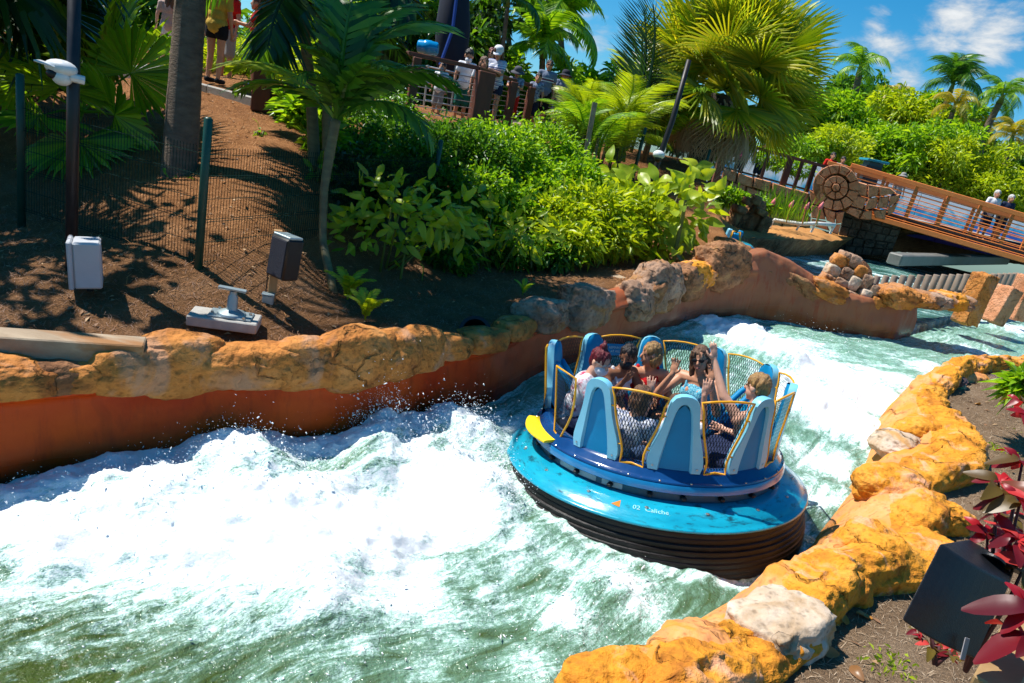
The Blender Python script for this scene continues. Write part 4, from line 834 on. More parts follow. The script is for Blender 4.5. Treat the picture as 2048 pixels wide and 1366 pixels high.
def hair_prims(style, c, R, s):
    g = lambda x, y, z: Vector(c)+R @ Vector((x, y, z))*s; P = [('e', g(0, -.022, .036), (.084*s, .098*s, .092*s), R)]
    if style == 'bun': P += [('e', g(0, -.04, .135), (.036*s, .034*s, .034*s), R), ('c', g(.01, -.03, .12), g(-.012, -.06, .165), .024*s, .018*s), ('e', g(0, -.055, -.03), (.066*s, .06*s, .07*s), R)]
    elif style == 'short': P += [('e', g(0, -.05, -.02), (.072*s, .058*s, .075*s), R)]
    elif style == 'bob': P += [('e', g(0, -.055, -.03), (.092*s, .068*s, .10*s), R), ('e', g(.062, -.02, -.05), (.034*s, .05*s, .085*s), R), ('e', g(-.062, -.02, -.05), (.034*s, .05*s, .085*s), R)]
    elif style == 'long': P += [('e', g(0, -.06, -.04), (.09*s, .06*s, .11*s), R), ('c', g(.07, -.02, .0), g(.085, .0, -.20), .034*s, .026*s), ('c', g(-.07, -.02, 0), g(-.088, .0, -.20), .034*s, .026*s), ('c', g(.03, -.08, 0), g(.03, -.09, -.20), .05*s, .035*s), ('c', g(-.03, -.08, 0), g(-.03, -.09, -.20), .05*s, .035*s), ('e', g(.05, .06, .05), (.03*s, .03*s, .05*s), R)]
    elif style == 'tail': P += [('e', g(0, -.05, -.03), (.078*s, .06*s, .085*s), R), ('c', g(0, -.10, .03), g(.01, -.14, -.12), .04*s, .022*s)]
    return P
def hat(style, c, R, s, m, body):
    g = lambda x, y, z: Vector(c)+R @ Vector((x, y, z))*s; mb = MB()
    mb.lathe([(.092*s, .02*s), (.094*s, .06*s), (.085*s, .10*s), (.055*s, .128*s), (0, .136*s)], 18, g(0, -.012, 0), R=R)
    if style == 'cap':
        V = []
        for k in range(9):
            a = rad(20+140*k/8); V += [g(.092*math.cos(a), -.012+.09*math.sin(a), .03), g(.088*math.cos(a), .02+.15*math.sin(a), .005)]
        V += [v-R @ Vector((0, 0, .006*s)) for v in V]; F = [(2*k, 2*k+2, 2*k+3, 2*k+1) for k in range(8)]+[(18+2*k, 18+2*k+1, 18+2*k+3, 18+2*k+2) for k in range(8)]+[(2*k+1, 2*k+3, 18+2*k+3, 18+2*k+1) for k in range(8)]; mb.add(V, F)
    else: mb.lathe([(.092*s, .035*s), (.13*s, .018*s), (.165*s, -.005*s), (.163*s, -.012*s), (.12*s, .008*s), (.09*s, .02*s)], 24, g(0, -.012, 0), R=R)
    mb.build('hat', m, body, smooth=True)
def glasses(c, R, s, body, m=None):
    g = lambda x, y, z: Vector(c)+R @ Vector((x, y, z))*s; mb = MB()
    for sx in (-1, 1):
        mb.sphere(g(sx*.031, .086, .008), (.026*s, .008*s, .019*s), 12, R); mb.tube([g(sx*.056, .08, .012), g(sx*.08, -.01, .012)], .003*s, 5)
    mb.tube([g(-.01, .092, .012), g(.01, .092, .012)], .004*s, 5); mb.build('sunglasses', m or BLACK, body)
def mask(c, R, s, body, m):
    g = lambda x, y, z: Vector(c)+R @ Vector((x, y, z))*s; mb = MB(); mb.sphere(g(0, .045, -.06), (.064*s, .066*s, .056*s), 16, R); mb.build('face_mask', m, body, smooth=True)
def rotm(yaw=0, pitch=0, roll=0): return Matrix.Rotation(rad(yaw), 3, 'Z') @ Matrix.Rotation(rad(pitch), 3, 'X') @ Matrix.Rotation(rad(roll), 3, 'Y')
def person(M4, label, s=1.0, pose='sit', skin=1, hair=('short', None), lean=(0, 0), head=(0, 0, 0), hoff=(0, 0, 0), arms=None, legs=None, top=None, bottom=None, vox=.014, extra=None, group=None, sleeve=.55, wide=1.0, shoes=None, female=False, hk=1.0):
    """body in local metres: y forward, z up; sitting origin at the hips, standing origin between the feet"""
    s = s*PS*(1.06 if pose == 'sit' else 1); z0 = .0 if pose == 'sit' else .90; lx, ly = lean; w = wide; up = lambda x, y, z: Vector((x*s, y*s, (z0+z)*s))
    C1 = up(lx*.35, ly*.35, .20); C2 = up(lx*.8, ly*.8, .38); SH = [up(lx+sx*.165*w, ly, .475) for sx in (-1, 1)]; NK = up(lx, ly, .50); HD = up(lx+hoff[0], ly+.035+hoff[1], .685+hoff[2]); HR = rotm(*head); sH = s*hk
    hips = [up(sx*.09*w, 0, .03) for sx in (-1, 1)]
    tors = [('e', up(0, 0, .05), (.160*w*s, .115*w*s, .12*s)), ('e', C1, (.135*w*s, .10*w*s, .15*s)), ('e', C2, (.158*w*s, .108*w*s, .15*s)), ('c', SH[0], SH[1], .062*s*w, .062*s*w)]
    if female: tors += [('e', C2+Vector((sx*.07*s, .085*s, -.02*s)), (.06*s, .055*s, .06*s)) for sx in (-1, 1)]
    if arms is None: arms = [((-.22, .02, .23), (-.22, .12, .0), None), ((.22, .02, .23), (.22, .12, .0), None)]
    if legs is None:
        legs = [((sx*.12, .42, .05), (sx*.12, .44, -.38)) for sx in (-1, 1)] if pose == 'sit' else [((sx*.095, .01, -.43), (sx*.10, -.02, -.84)) for sx in (-1, 1)]
    body = tors+[('c', NK, HD+HR @ Vector((0, -.02, -.06))*s, .054*s, .05*s)]+head_prims(HD, HR, sH); slv = []; lg = []; sh = []
    for k in range(2):
        el = up(arms[k][0][0]+lx, arms[k][0][1]+ly, arms[k][0][2]); wr = up(arms[k][1][0]+lx, arms[k][1][1]+ly, arms[k][1][2]); body += [('c', SH[k], el, .050*s*w, .040*s*w), ('c', el, wr, .039*s*w, .026*s)]
        slv += [('c', SH[k], SH[k].lerp(el, sleeve), .070*s*w, .062*s*w)]
        hd = arms[k][2]; d = (wr-el).normalized()
        body += hand_prims(wr, hd[0] if hd else d, hd[1] if hd else (0, -1, 0), s, flip=(1 if k == 0 else -1)*(hd[2] if hd and len(hd) > 2 else 1), curl=.3)
        kn = up(*legs[k][0]); an = up(*legs[k][1]); body += [('c', hips[k], kn, .085*s*w, .058*s), ('c', kn, kn.lerp(an, .35), .056*s, .056*s), ('c', kn.lerp(an, .35), an, .056*s, .036*s), ('c', an+Vector((0, -.02*s, -.03*s)), an+Vector((0, .15*s, -.045*s)), .038*s, .028*s)]
        lg.append((hips[k], kn)); sh.append((an+Vector((0, -.03*s, -.03*s)), an+Vector((0, .16*s, -.04*s))))
    me = blob(body, vox, 2); o = link('person', me, SKIN[skin]); o.matrix_world = M4; tag(o, label, 'person', group)
    if top:
        kind, m = top; infl = (.016 if pose == 'sit' else .026)*s
        if kind == 'tee': P = [('e', p[1], tuple(r+infl for r in p[2])) if p[0] == 'e' else ('c', p[1], p[2], p[3]+infl*.6, p[4]+infl*.6) for p in tors]+slv+[('e', up(0, 0, -.02), (.168*w*s, .128*w*s, .10*s))]
        elif kind == 'tank': P = [('e', p[1], tuple(r+infl*.8 for r in p[2])) for p in tors if p[0] == 'e'][:2]+[('e', C2+Vector((0, -.0, -.02*s)), (.170*w*s, .126*w*s, .135*s))]+[('c', up(lx+sx*.085, ly+.075, .40), up(lx+sx*.10, ly-.0, .545), .018*s, .018*s) for sx in (-1, 1)]+[('c', up(lx+sx*.085, ly-.10, .36), up(lx+sx*.10, ly-.0, .545), .018*s, .018*s) for sx in (-1, 1)]
        else: P = [('e', p[1], tuple(r+infl*.6 for r in p[2])) for p in tors if p[0] == 'e'][:2]+[('e', C2+Vector((0, .01*s, -.025*s)), (.166*w*s, .124*w*s, .120*s))]+[('e', C2+Vector((sx*.07*s, .085*s, -.03*s)), (.066*s, .060*s, .066*s)) for sx in (-1, 1)]+[('c', up(lx+sx*.08, ly+.10, .38), up(lx+sx*.095, ly+.0, .545), .011*s, .011*s) for sx in (-1, 1)]
        link('shirt' if kind == 'tee' else 'top', blob(P, vox*.9, 2, .008*s, (14, 14, 9)), m, o)
    if bottom:
        kind, m = bottom; f = .98 if kind == 'long' else (.30 if kind == 'short' else .78); P = [('e', up(0, 0, .02), (.172*w*s, .130*w*s, .125*s))]
        for a, b in lg: P.append(('c', a, a.lerp(b, f), .100*s*w, (.095 if kind != 'short' else .10)*s*w))
        link('shorts', blob(P, vox, 2, .006*s), m, o)
    if shoes: 
        for a, b in sh: link('shoe', blob([('c', a, b, .046*s, .040*s), ('e', (a+b)/2-Vector((0, 0, .02*s)), (.045*s, .12*s, .025*s))], .014, 2), shoes, o)
    if hair[1] is not None: link('hair', blob(hair_prims(hair[0], HD, HR, sH), min(.011, vox), 2, .014*s, (26, 26, 9)), hair[1], o)
    face_parts(HD, HR, sH, o)
    if extra: extra(HD, HR, sH, o)
    return o
def rider_at(seat, dx=0.0, r=-.27, z=-.27):
    th = SEAT_TH[seat]; p = ringp(th, dx, z, r); return RAFT_T @ Matrix.Translation(p) @ Matrix.Rotation(rad(th), 4, 'Z')
def build_riders():
    # seat frame: y points to the raft's centre, x to the sitter's right... (z rotation th turns +y inwards)
    rp = lambda s: rider_at(s, z=-.24)
    SWIM = mat('cloth_blue_print', (.02, .26, .42, 1), (.22, .55, .66, 1), rough=.7, scale=55, contrast=6, detail=2)
    TANK = cloth('red', (.62, .012, .018, 1), (.52, .010, .014, 1)); PRINT = mat('cloth_print', (.75, .74, .78, 1), (.70, .70, .75, 1), rough=.85, scale=8, col3=(.45, .04, .10, 1), s3=9, t3=.56)
    NAVY = cloth('navy', (.02, .03, .08, 1)); DENIM = cloth('denim', (.05, .09, .18, 1)); GREY = cloth('grey_print', (.6, .62, .68, 1), (.2, .25, .4, 1), contrast=5)
    G = 'riders in the blue raft'; dn = (0, -1, 0)
    person(rp('A'), 'rider with bright red hair in a bun, white shirt and face mask', .97, skin=0, hair=('bun', H_RED), lean=(.06, .16), head=(-30, -22, 0), hoff=(.02, .06, -.02), arms=[((-.20, .16, .26), (-.10, .36, .16), None), ((.22, .16, .26), (.12, .38, .16), None)], top=('tee', PRINT), bottom=('short', NAVY), extra=lambda c, R, s, o: (mask(c, R, s, o, WHITE_C), glasses(c, R, s, o, STEEL)), group=G)
    person(rp('B'), 'dark-haired rider in a black face mask beside the red-haired one', .95, skin=2, hair=('tail', H_DARK), lean=(-.04, .20), head=(-60, -15, 0), hoff=(.0, .05, -.02), arms=[((-.22, .12, .30), (-.14, .34, .30), None), ((.22, .14, .30), (.20, .28, .48), None)], top=('tank', WHITE_C), bottom=('short', NAVY), extra=lambda c, R, s, o: mask(c, R, s, o, BLACK), group=G)
    person(rp('C'), 'rider in a red strappy top with short blond hair, head turned away', .95, skin=1, hair=('bob', H_BLOND), lean=(.06, .16), head=(-75, -5, 0), hoff=(0, .02, 0), arms=[((-.25, .10, .22), (-.2, .34, .12), None), ((.25, .10, .22), (.2, .34, .12), None)], top=('tank', TANK), bottom=('short', NAVY), female=True, group=G)
    person(rp('D'), 'rider in a blue patterned swimsuit holding both hands up to her face', 1.0, skin=1, hair=('long', H_BROWN), lean=(-.03, .16), head=(12, -6, 8), vox=.011, female=True,
           arms=[((-.30, .20, .28), (-.23, .26, .56), ((.05, .05, 1), (.2, 1, .1), -1)), ((.30, .24, .28), (.12, .30, .55), ((-.12, .0, 1), (.1, 1, -.05), -1))], top=('swim', SWIM), bottom=('short', SWIM), extra=lambda c, R, s, o: glasses(c, R, s, o), group=G)
    person(rider_at('G', .15, -.17, -.10), 'bare-armed boy with brown and blond hair, arm stretched up to the panel', .92, skin=0, hair=('short', H_BLOND), lean=(-.02, -.02), head=(10, -4, 0), hoff=(0, -.03, .05), vox=.012,
           arms=[((-.24, .12, .64), (-.26, .26, .90), ((-.05, .2, 1), (0, 1, -.2))), ((.24, .12, .20), (.20, .40, .20), None)], top=None, bottom=('long', NAVY), group=G)
    person(rp('H'), 'child hidden behind a near seat with both hands held up', .82, skin=0, hair=('short', H_BROWN), lean=(0, .06), head=(0, -10, 0), vox=.010,
           arms=[((-.28, .16, .46), (-.24, .12, .76), ((-.05, .05, 1), (0, 1, 0))), ((.30, .16, .48), (.25, .12, .80), ((.1, .05, 1), (0, 1, 0)))], top=('tee', WHITE_C), bottom=('long', DENIM), group=G)
    person(rp('I'), 'brown-haired child in a white patterned shirt leaning behind the mesh panel', .86, skin=0, hair=('bob', H_BROWN), lean=(.20, .04), head=(-30, -8, 0), hoff=(.05, .0, -.0), arms=[((-.2, .15, .2), (-.1, .35, .15), None), ((.24, .12, .2), (.18, .35, .15), None)], top=('tee', GREY), bottom=('long', DENIM), group=G)
build_riders()
def stand(hx, hy, y, zf, yaw, label, **k):
    hd = at(hx, hy, y); s = (hd.z-zf)/(1.585*PS); return person(Matrix.Translation((hd.x, hd.y, zf)) @ Matrix.Rotation(rad(yaw), 4, 'Z'), label, s, 'stand', hk=1.15 if s > .85 else 1.32, **k)
def build_onlookers():
    STR = mat('cloth_striped', (.75, .75, .78, 1), (.12, .16, .34, 1), rough=.85, scale=3.5, contrast=8, detail=0, stretch=(.01, .01, 9)); TEEP = mat('cloth_logo', (.80, .80, .82, 1), (.74, .74, .78, 1), rough=.85, scale=20, col3=(.14, .17, .40, 1), s3=5, t3=.62); GT = mat('cloth_greytee', (.16, .20, .28, 1), (.13, .16, .24, 1), rough=.85, scale=20); NAVY = cloth('navy2', (.02, .03, .07, 1)); GRN = cloth('teal', (.02, .16, .13, 1)); RED = cloth('bright_red', (.70, .02, .015, 1)); KH = cloth('khaki', (.34, .32, .30, 1)); MUS = cloth('mustard', (.62, .40, .06, 1), (.52, .32, .05, 1)); BLK = cloth('black', (.012, .012, .015, 1)); PAT = mat('cloth_plaid', (.35, .38, .48, 1), (.10, .12, .2, 1), rough=.85, scale=16, contrast=5); PK = cloth('pink', (.75, .05, .25, 1))
    G = 'onlookers along the deck rail'; v = .022; down = None; zf = lambda y: float(np.interp(y, [15, 19, 24.5, 28], [3.42, 3.52, 3.98, 4.0]))
    rail = [((-.22, .14, .26), (-.10, .30, .28), None), ((.22, .14, .26), (.10, .30, .28), None)]; hang = [((-.24, .0, .22), (-.25, .06, -.02), None), ((.24, .0, .22), (.25, .06, -.02), None)]
    stand(886, 134, 20, zf(20), 165, 'boy in a printed white tee and pale face mask at the rail corner', skin=1, hair=('short', H_DARK), arms=hang, top=('tee', TEEP), bottom=('long', KH), vox=v, extra=lambda c, R, s, o: mask(c, R, s, o, KH), group=G)
    stand(938, 112, 20.4, zf(20.4), 195, 'taller boy in a white tee just left of the thick rail post', skin=1, hair=('short', H_DARK), arms=hang, head=(0, -20, 0), top=('tee', TEEP), bottom=('long', GRN), vox=v, extra=lambda c, R, s, o: mask(c, R, s, o, WHITE_C), group=G)
    stand(968, 126, 20.0, zf(20), 200, 'dark-haired child half hidden behind the thick rail post', skin=1, hair=('bob', H_BROWN), arms=hang, top=('tee', WHITE_C), bottom=('long', GRN), vox=v, group=G)
    stand(1003, 108, 20.8, zf(20.8), 160, 'woman in a white cap and striped top leaning on the rail', skin=1, hair=('long', H_BROWN), arms=rail, lean=(0, .12), head=(10, -22, 0), top=('tee', STR), bottom=('short', NAVY), vox=v, female=True, extra=lambda c, R, s, o: hat('cap', c, R, s, WHITE_C, o), group=G)
    stand(984, 108, 21.8, zf(21.8), 170, 'woman in white behind the one in the white cap', skin=1, hair=('tail', H_RED), arms=hang, top=('tee', WHITE_C), bottom=('long', KH), vox=v, female=True, extra=lambda c, R, s, o: glasses(c, R, s, o), group=G)
    stand(1036, 145, 22.2, zf(22.2), 180, 'person in a grey bucket hat and patterned tee, red shorts', skin=1, hair=('short', H_DARK), arms=rail, head=(0, -18, 0), top=('tee', PAT), bottom=('long', RED), vox=v, extra=lambda c, R, s, o: hat('bucket', c, R, s, cloth('hatgrey', (.10, .10, .12, 1)), o), group=G)
    stand(1077, 156, 23.4, zf(23.4), 180, 'small dark-haired child below the man in sunglasses', skin=1, hair=('short', H_DARK), arms=hang, top=('tee', PAT), bottom=('long', NAVY), vox=v, group=G)
    stand(1099, 131, 24.2, zf(24.2), 185, 'man in sunglasses and a grey tee with pale chest stripes', skin=1, hair=('short', H_DARK), arms=hang, top=('tee', GT), bottom=('long', BLK), vox=v, wide=1.1, extra=lambda c, R, s, o: (glasses(c, R, s, o), chest_stripes(o, s/1.15)), group=G)
    stand(1131, 152, 25.4, zf(25.4), 180, 'man in a dark brimmed hat at the far end of the rail', skin=1, hair=('short', H_DARK), arms=rail, lean=(0, .1), top=('tee', GT), bottom=('long', NAVY), vox=v, wide=1.15, extra=lambda c, R, s, o: hat('bucket', c, R, s, cloth('hatdark', (.04, .04, .055, 1)), o), group=G)
    G2 = 'people on the upper left path'
    stand(440, -30, 16.8, 3.42, -8, 'person in a mustard shirt and black shorts seen from behind on the path', skin=1, hair=('short', H_DARK), arms=hang, top=('tee', MUS), bottom=('short', BLK), vox=v, wide=1.1, shoes=BLK, group=G2)
    stand(518, 8, 17.6, 3.48, 110, 'boy in a red tee and grey shorts beside the timber post', skin=1, hair=('short', H_BROWN), arms=[((-.2, .14, .24), (-.05, .34, .26), None), ((.2, .14, .24), (.06, .34, .24), None)], top=('tee', RED), bottom=('long', KH), vox=v, shoes=cloth('shoeblue', (.02, .12, .4, 1)), group=G2)
    stand(340, -10, 18.2, 3.46, 30, 'person in white shorts half hidden by leaves left of the trunk', skin=0, hair=('long', H_BROWN), arms=hang, top=('tee', cloth('peach', (.6, .42, .36, 1))), bottom=('short', WHITE_C), vox=v, shoes=WHITE_C, group=G2)
    stand(462, -20, 18.4, 3.46, 160, 'person in grey shorts behind the one in mustard', skin=1, hair=('short', H_DARK), arms=hang, top=('tee', RED), bottom=('long', KH), vox=v, shoes=BLK, group=G2)
    G3 = 'distant visitors near the mural'
    for px, py, y, z, m, lab, h in ((1492, 283, 42, 3.5, PK, 'distant visitor in a bright pink hat behind the terrace rail', 'hp'), (1530, 293, 42, 3.5, WHITE_C, 'distant visitor in white behind the terrace rail', None), (1666, 312, 42, 3.5, RED, 'distant dark-haired visitor in red above the spiral', None), (1686, 320, 41.5, 3.5, KH, 'distant visitor right beside the one in red', None), (1806, 352, 42, 3.5, KH, 'distant visitor in a pale hat behind the bridge rail', 'hk'), (1994, 388, 38.2, 3.25, WHITE_C, 'white-haired visitor in a pale shirt on the bridge', None), (2022, 397, 38.2, 3.2, NAVY, 'visitor in navy on the bridge beside the white-haired one', None)):
        stand(px, py, y, z, 180, lab, skin=1, hair=('short', hairmat('white', (.6, .58, .55, 1), (.45, .43, .4, 1)) if 'white-haired' in lab else H_DARK), arms=hang, top=('tee', m), bottom=('long', NAVY), vox=.03, group=G3, extra=(lambda c, R, s, o, m=m: hat('bucket', c, R, s, m, o)) if h else None)
def chest_stripes(o, s):
    for k, m in enumerate((WHITE_C, cloth('maroon', (.25, .02, .05, 1)), WHITE_C)):
        mb = MB(); n = 13; V = []
        for i in range(n):
            a = rad(-75+150*i/(n-1)); V += [((.158*1.1+.034)*s*math.sin(a), (.108*1.1+.034)*s*math.cos(a), (1.245-.035*k)*s), ((.158*1.1+.035)*s*math.sin(a), (.108*1.1+.035)*s*math.cos(a), (1.268-.035*k)*s)]
        mb.add(V, [(2*i, 2*i+2, 2*i+3, 2*i+1) for i in range(n-1)]); mb.build('stripe', m, o)
build_onlookers()
# ================================================================== far channel, stone terrace, bridge
def build_back():
    # water behind the far wall
    nu, nv = 220, 160; X, Y = np.meshgrid(np.linspace(4.5, 60, nu), np.linspace(16.2, 46, nv), indexing='ij'); x, y = X.ravel(), Y.ravel(); p = np.stack([x, y, 0*x], 1)
    a = fbm(p*np.array([.35, 1.1, 1]), 4); foam = np.clip(.12+a*.9+.35*np.exp(-((y-29-.1*x)/2.5)**2), 0, 1); z = .95+.05*a+.02*fbm(p*2, 3)
    ok = (y > 16.9+np.clip(x-8, 0, 99)*.75) | (x < 8); d, _ = sdist(x, y, _LD, _LN); z = np.where(d < .45, -.6, z)
    i = np.arange(nu*nv).reshape(nu, nv); F = np.stack([i[:-1, :-1], i[1:, :-1], i[1:, 1:], i[:-1, 1:]], -1).reshape(-1, 4); keep = d[F].max(1) > .2
    o = link('channel_water', nmesh('channel_water', np.stack([x, y, z], 1), F[keep], attrs=dict(foam=foam*.8, milk=.25+foam*.5, fu=x, fv=y)), WATER_BACK); tag(o, kind='structure')
    # far bank: brown rockwork under an orange litter slope
    edge = [pz(1405, 500, .9), pz(1450, 515, .9), pz(1490, 516, .9), pz(1560, 516, .9), pz(1630, 512, .9), pz(1690, 505, .9), pz(1800, 497, .9), pz(1880, 505, .9), pz(1960, 515, .9), pz(2070, 530, .9)]
    tops = [at(1400, 455, 20), at(1450, 468, 24), at(1490, 474, 26.5), at(1560, 478, 28), at(1630, 480, 31.5), at(1690, 480, 36.5), at(1800, 462, 41), at(1880, 472, 42), at(1960, 490, 43), at(2070, 510, 44)]
    ups = [at(1400, 415, 27), at(1450, 436, 31), at(1490, 446, 33), at(1560, 452, 34.5), at(1630, 458, 36.5), at(1690, 462, 39), at(1800, 430, 46), at(1880, 445, 46), at(1960, 465, 46), at(2070, 490, 46)]
    E, T, U = [np.array([v[:] for v in q]) for q in (edge, tops, ups)]; u = np.linspace(0, 9, 160); E, T, U = spline(u, E), spline(u, T), spline(u, U); rows = []
    for t in np.linspace(-.3, 1, 18): rows.append(E+(T-E)*t)
    for t in np.linspace(0.08, 1, 14): rows.append(T+(U-T)*t)
    V = np.stack(rows, 1).reshape(-1, 3); n = fbm(V*.8, 4); V[:, 1] -= .35*n; V[:, 2] += .12*fbm(V*1.3+4, 3)
    o = sheet('bank_slope', V, 160, 32, [R_BROWN, mat('orange_litter', (.52, .25, .07, 1), (.36, .15, .04, 1), scale=3, rough=.9, bump=.6)]); mi = np.zeros((159, 31), np.int32); mi[:, 17:] = 1; o.data.polygons.foreach_set('material_index', mi.ravel()); tag(o, kind='structure')
    # low grey concrete weir in the water
    mb = MB(); a, b = at(1790, 514, 31), at(2010, 516, 44); mb.bar(a-Vector((0, 0, .10)), b-Vector((0, 0, .10)), .6, .5, bev=.05); o = mb.build('weir', mat('wet_concrete', (.20, .20, .18, 1), (.12, .12, .11, 1), scale=2, rough=.5)); tag(o, 'long grey concrete weir across the far channel', 'weir')
    # terrace top, path
    mb = MB(); q = [at(1420, 350, 40.8), at(1460, 345, 40.6), at(1640, 385, 39.2), at(1760, 405, 38.2), at(2200, 505, 38.0), at(2300, 500, 60), at(1400, 300, 60)]; mb.add([(v.x, v.y, 3.5) for v in q], [tuple(range(7))]); o = mb.build('terrace_path', mat('path_concrete', (.36, .34, .32, 1), (.28, .27, .25, 1), scale=1.5, rough=.85)); tag(o, kind='structure')
def YB(px): return 37.6-(px-1705)*.0088
def pxblock(poly, y, depth, m, parent, name='stone', proud=.05, inset=.13, rs=random):
    c = (sum(p[0] for p in poly)/len(poly), sum(p[1] for p in poly)/len(poly)); sh = lambda k: [(c[0]+(p[0]-c[0])*k, c[1]+(p[1]-c[1])*k) for p in poly]
    j = rs.uniform(-.04, .04); q = lambda p, k: at(*p, y+YB(p[0])-36.0+k); A = [q(p, depth) for p in sh(.97)]; B = [q(p, .05+j) for p in sh(.95)]; C = [q(p, -proud+j) for p in sh(.95-inset)]
    n = len(poly); F = [tuple(range(2*n, 3*n))[::-1]]
    for k in range(n):
        q = (k+1) % n; F += [(k, q, n+q, n+k), (n+k, n+q, 2*n+q, 2*n+k)]
    mb = MB(); mb.add(A+B+C, F); return mb.build(name, m, parent, auto=60)
def build_terrace():
    rs = random.Random(4); Y = 36.0
    th = thing('stone_wall', 'terrace wall of large reddish stone blocks with a wooden rail on top', 'wall', at(1530, 400, Y)+Vector((0, .6, 0)))
    core = MB(); P = [(1446, 338), (1620, 388), (1610, 500), (1440, 455)]; core.prism([(0, 0)]*3, 0, Matrix.Identity(4)); core = MB(); core.add([at(*p, YB(p[0])+.25) for p in P]+[at(*p, YB(p[0])+.9) for p in P], [(0, 1, 2, 3), (7, 6, 5, 4), (0, 4, 5, 1), (1, 5, 6, 2), (2, 6, 7, 3), (3, 7, 4, 0)]); core.build('mortar_core', R_BROWN, th)
    rows = [(0, 22), (23, 46), (47, 72), (73, 100), (101, 122)]
    for r, (a, b) in enumerate(rows):
        x = 1446.0-(r % 2)*14
        while x < 1612:
            w = rs.uniform(24, 44); x1 = min(x+w, 1622); s = .287; base = lambda xx: 336+(xx-1446)*s
            if x1-x > 8: pxblock([(x, base(x)+a), (x1, base(x1)+a+rs.uniform(-2, 2)), (x1+rs.uniform(-2, 1)-3, base(x1)+b), (x-4, base(x)+b+rs.uniform(-2, 1))], Y, .4, R_STONE, th, rs=rs)
            x = x1+1
    # spiral roundel and the broken parapet beside it
    sp = thing('stone_roundel', 'big spiral of fitted red stones at the end of the bridge', 'stonework', at(1672, 420, Y)); c = (1672, 375)
    def wedge(r0, r1, a0, a1, y, jit=.0):
        P = []
        for r, aa in ((r0, (a0, a1)), (r1, (a1, (a0+a1)/2, a0))):
            for a in aa: P.append((c[0]+r*1.03*math.cos(rad(a)), c[1]+r*math.sin(rad(a))))
        pxblock(P, y, .5, R_STONE, sp, rs=rs, inset=.10)
    mb = MB(); mb.add([at(c[0]+44*math.cos(rad(a)), c[1]+43*math.sin(rad(a)), 36.9) for a in range(0, 360, 15)]+[at(c[0]+44*math.cos(rad(a)), c[1]+43*math.sin(rad(a)), 37.6) for a in range(0, 360, 15)], [tuple(range(24))[::-1]]+[(k, (k+1) % 24, 24+(k+1) % 24, 24+k) for k in range(24)]); mb.build('mortar_core', R_BROWN, sp)
    pxblock([(c[0]+9*math.cos(rad(a)), c[1]+9*math.sin(rad(a))) for a in range(0, 360, 60)], Y-1.35, .4, R_STONE, sp, rs=rs)
    for k in range(8): wedge(9.5, 24, k*45+5, k*45+50, Y-1.3)
    for k in range(12): wedge(25+k*.35, 46, k*30-20, k*30+10, Y-1.25)
    for poly in [[(1618, 378), (1640, 392), (1640, 412), (1622, 408)], [(1622, 409), (1645, 413), (1652, 440), (1622, 436)], [(1640, 392), (1632, 376), (1650, 408), (1655, 420)], [(1646, 414), (1672, 424), (1670, 448), (1653, 441)], [(1622, 437), (1652, 442), (1660, 462), (1624, 452)], [(1672, 424), (1690, 422), (1684, 446), (1671, 448)], [(1661, 449), (1682, 448), (1676, 470), (1665, 466)],
                 [(1700, 412), (1712, 390), (1735, 396), (1726, 420)], [(1690, 424), (1700, 413), (1726, 421), (1718, 438)], [(1714, 362), (1735, 368), (1734, 395), (1712, 389)], [(1736, 368), (1760, 372), (1756, 392), (1735, 396)], [(1727, 421), (1736, 397), (1757, 393), (1752, 416)], [(1719, 438), (1727, 422), (1745, 420), (1743, 440)], [(1758, 372), (1782, 376), (1794, 386), (1757, 393)], [(1753, 416), (1758, 394), (1780, 392), (1775, 416)], [(1776, 416), (1781, 392), (1800, 388), (1797, 402)], [(1746, 421), (1774, 418), (1770, 440), (1750, 436)], [(1700, 388), (1713, 366), (1710, 390), (1704, 402)], [(1776, 417), (1796, 404), (1788, 424), (1774, 432)]]:
        pxblock(poly, Y-1.2, .5, R_STONE, sp, rs=rs, inset=.12)
    pr = thing('bridge_pier', 'dark stained stone pier standing in the far channel under the bridge', 'pier', at(1725, 505, Y))
    mb = MB(); P = [(1690, 414), (1806, 448), (1780, 512), (1668, 508)]; mb.add([at(*p, YB(p[0])+.03) for p in P]+[at(*p, YB(p[0])+3) for p in P], [(3, 2, 1, 0), (4, 5, 6, 7), (0, 1, 5, 4), (1, 2, 6, 5), (2, 3, 7, 6), (3, 0, 4, 7)]); DARKST = rockmat('dark_wet_stone', [(.035, .028, .022, 1), (.07, .055, .042, 1), (.12, .10, .08, 1)], bump=1.0, pores=9); mb.build('core', DARKST, pr)
    for r in range(5):
        x = 0.0
        while x < .98:
            w = rs.uniform(.12, .22); x1 = min(1, x+w); f = lambda u, v: ((1690+(1806-1690)*u)*(1-v)+(1668+(1780-1668)*u)*v, (414+(448-414)*u)*(1-v)+(508+(512-508)*u)*v)
            pxblock([f(x, r/5), f(x1, r/5), f(x1, (r+1)/5), f(x, (r+1)/5)], Y-.03, .1, DARKST, pr, rs=rs, proud=.03); x = x1
    # ruin of stacked blocks on the bank
    ru = thing('stone_ruin', 'stack of squared brown blocks on the far bank beside the reeds', 'stonework', at(1490, 470, 30))
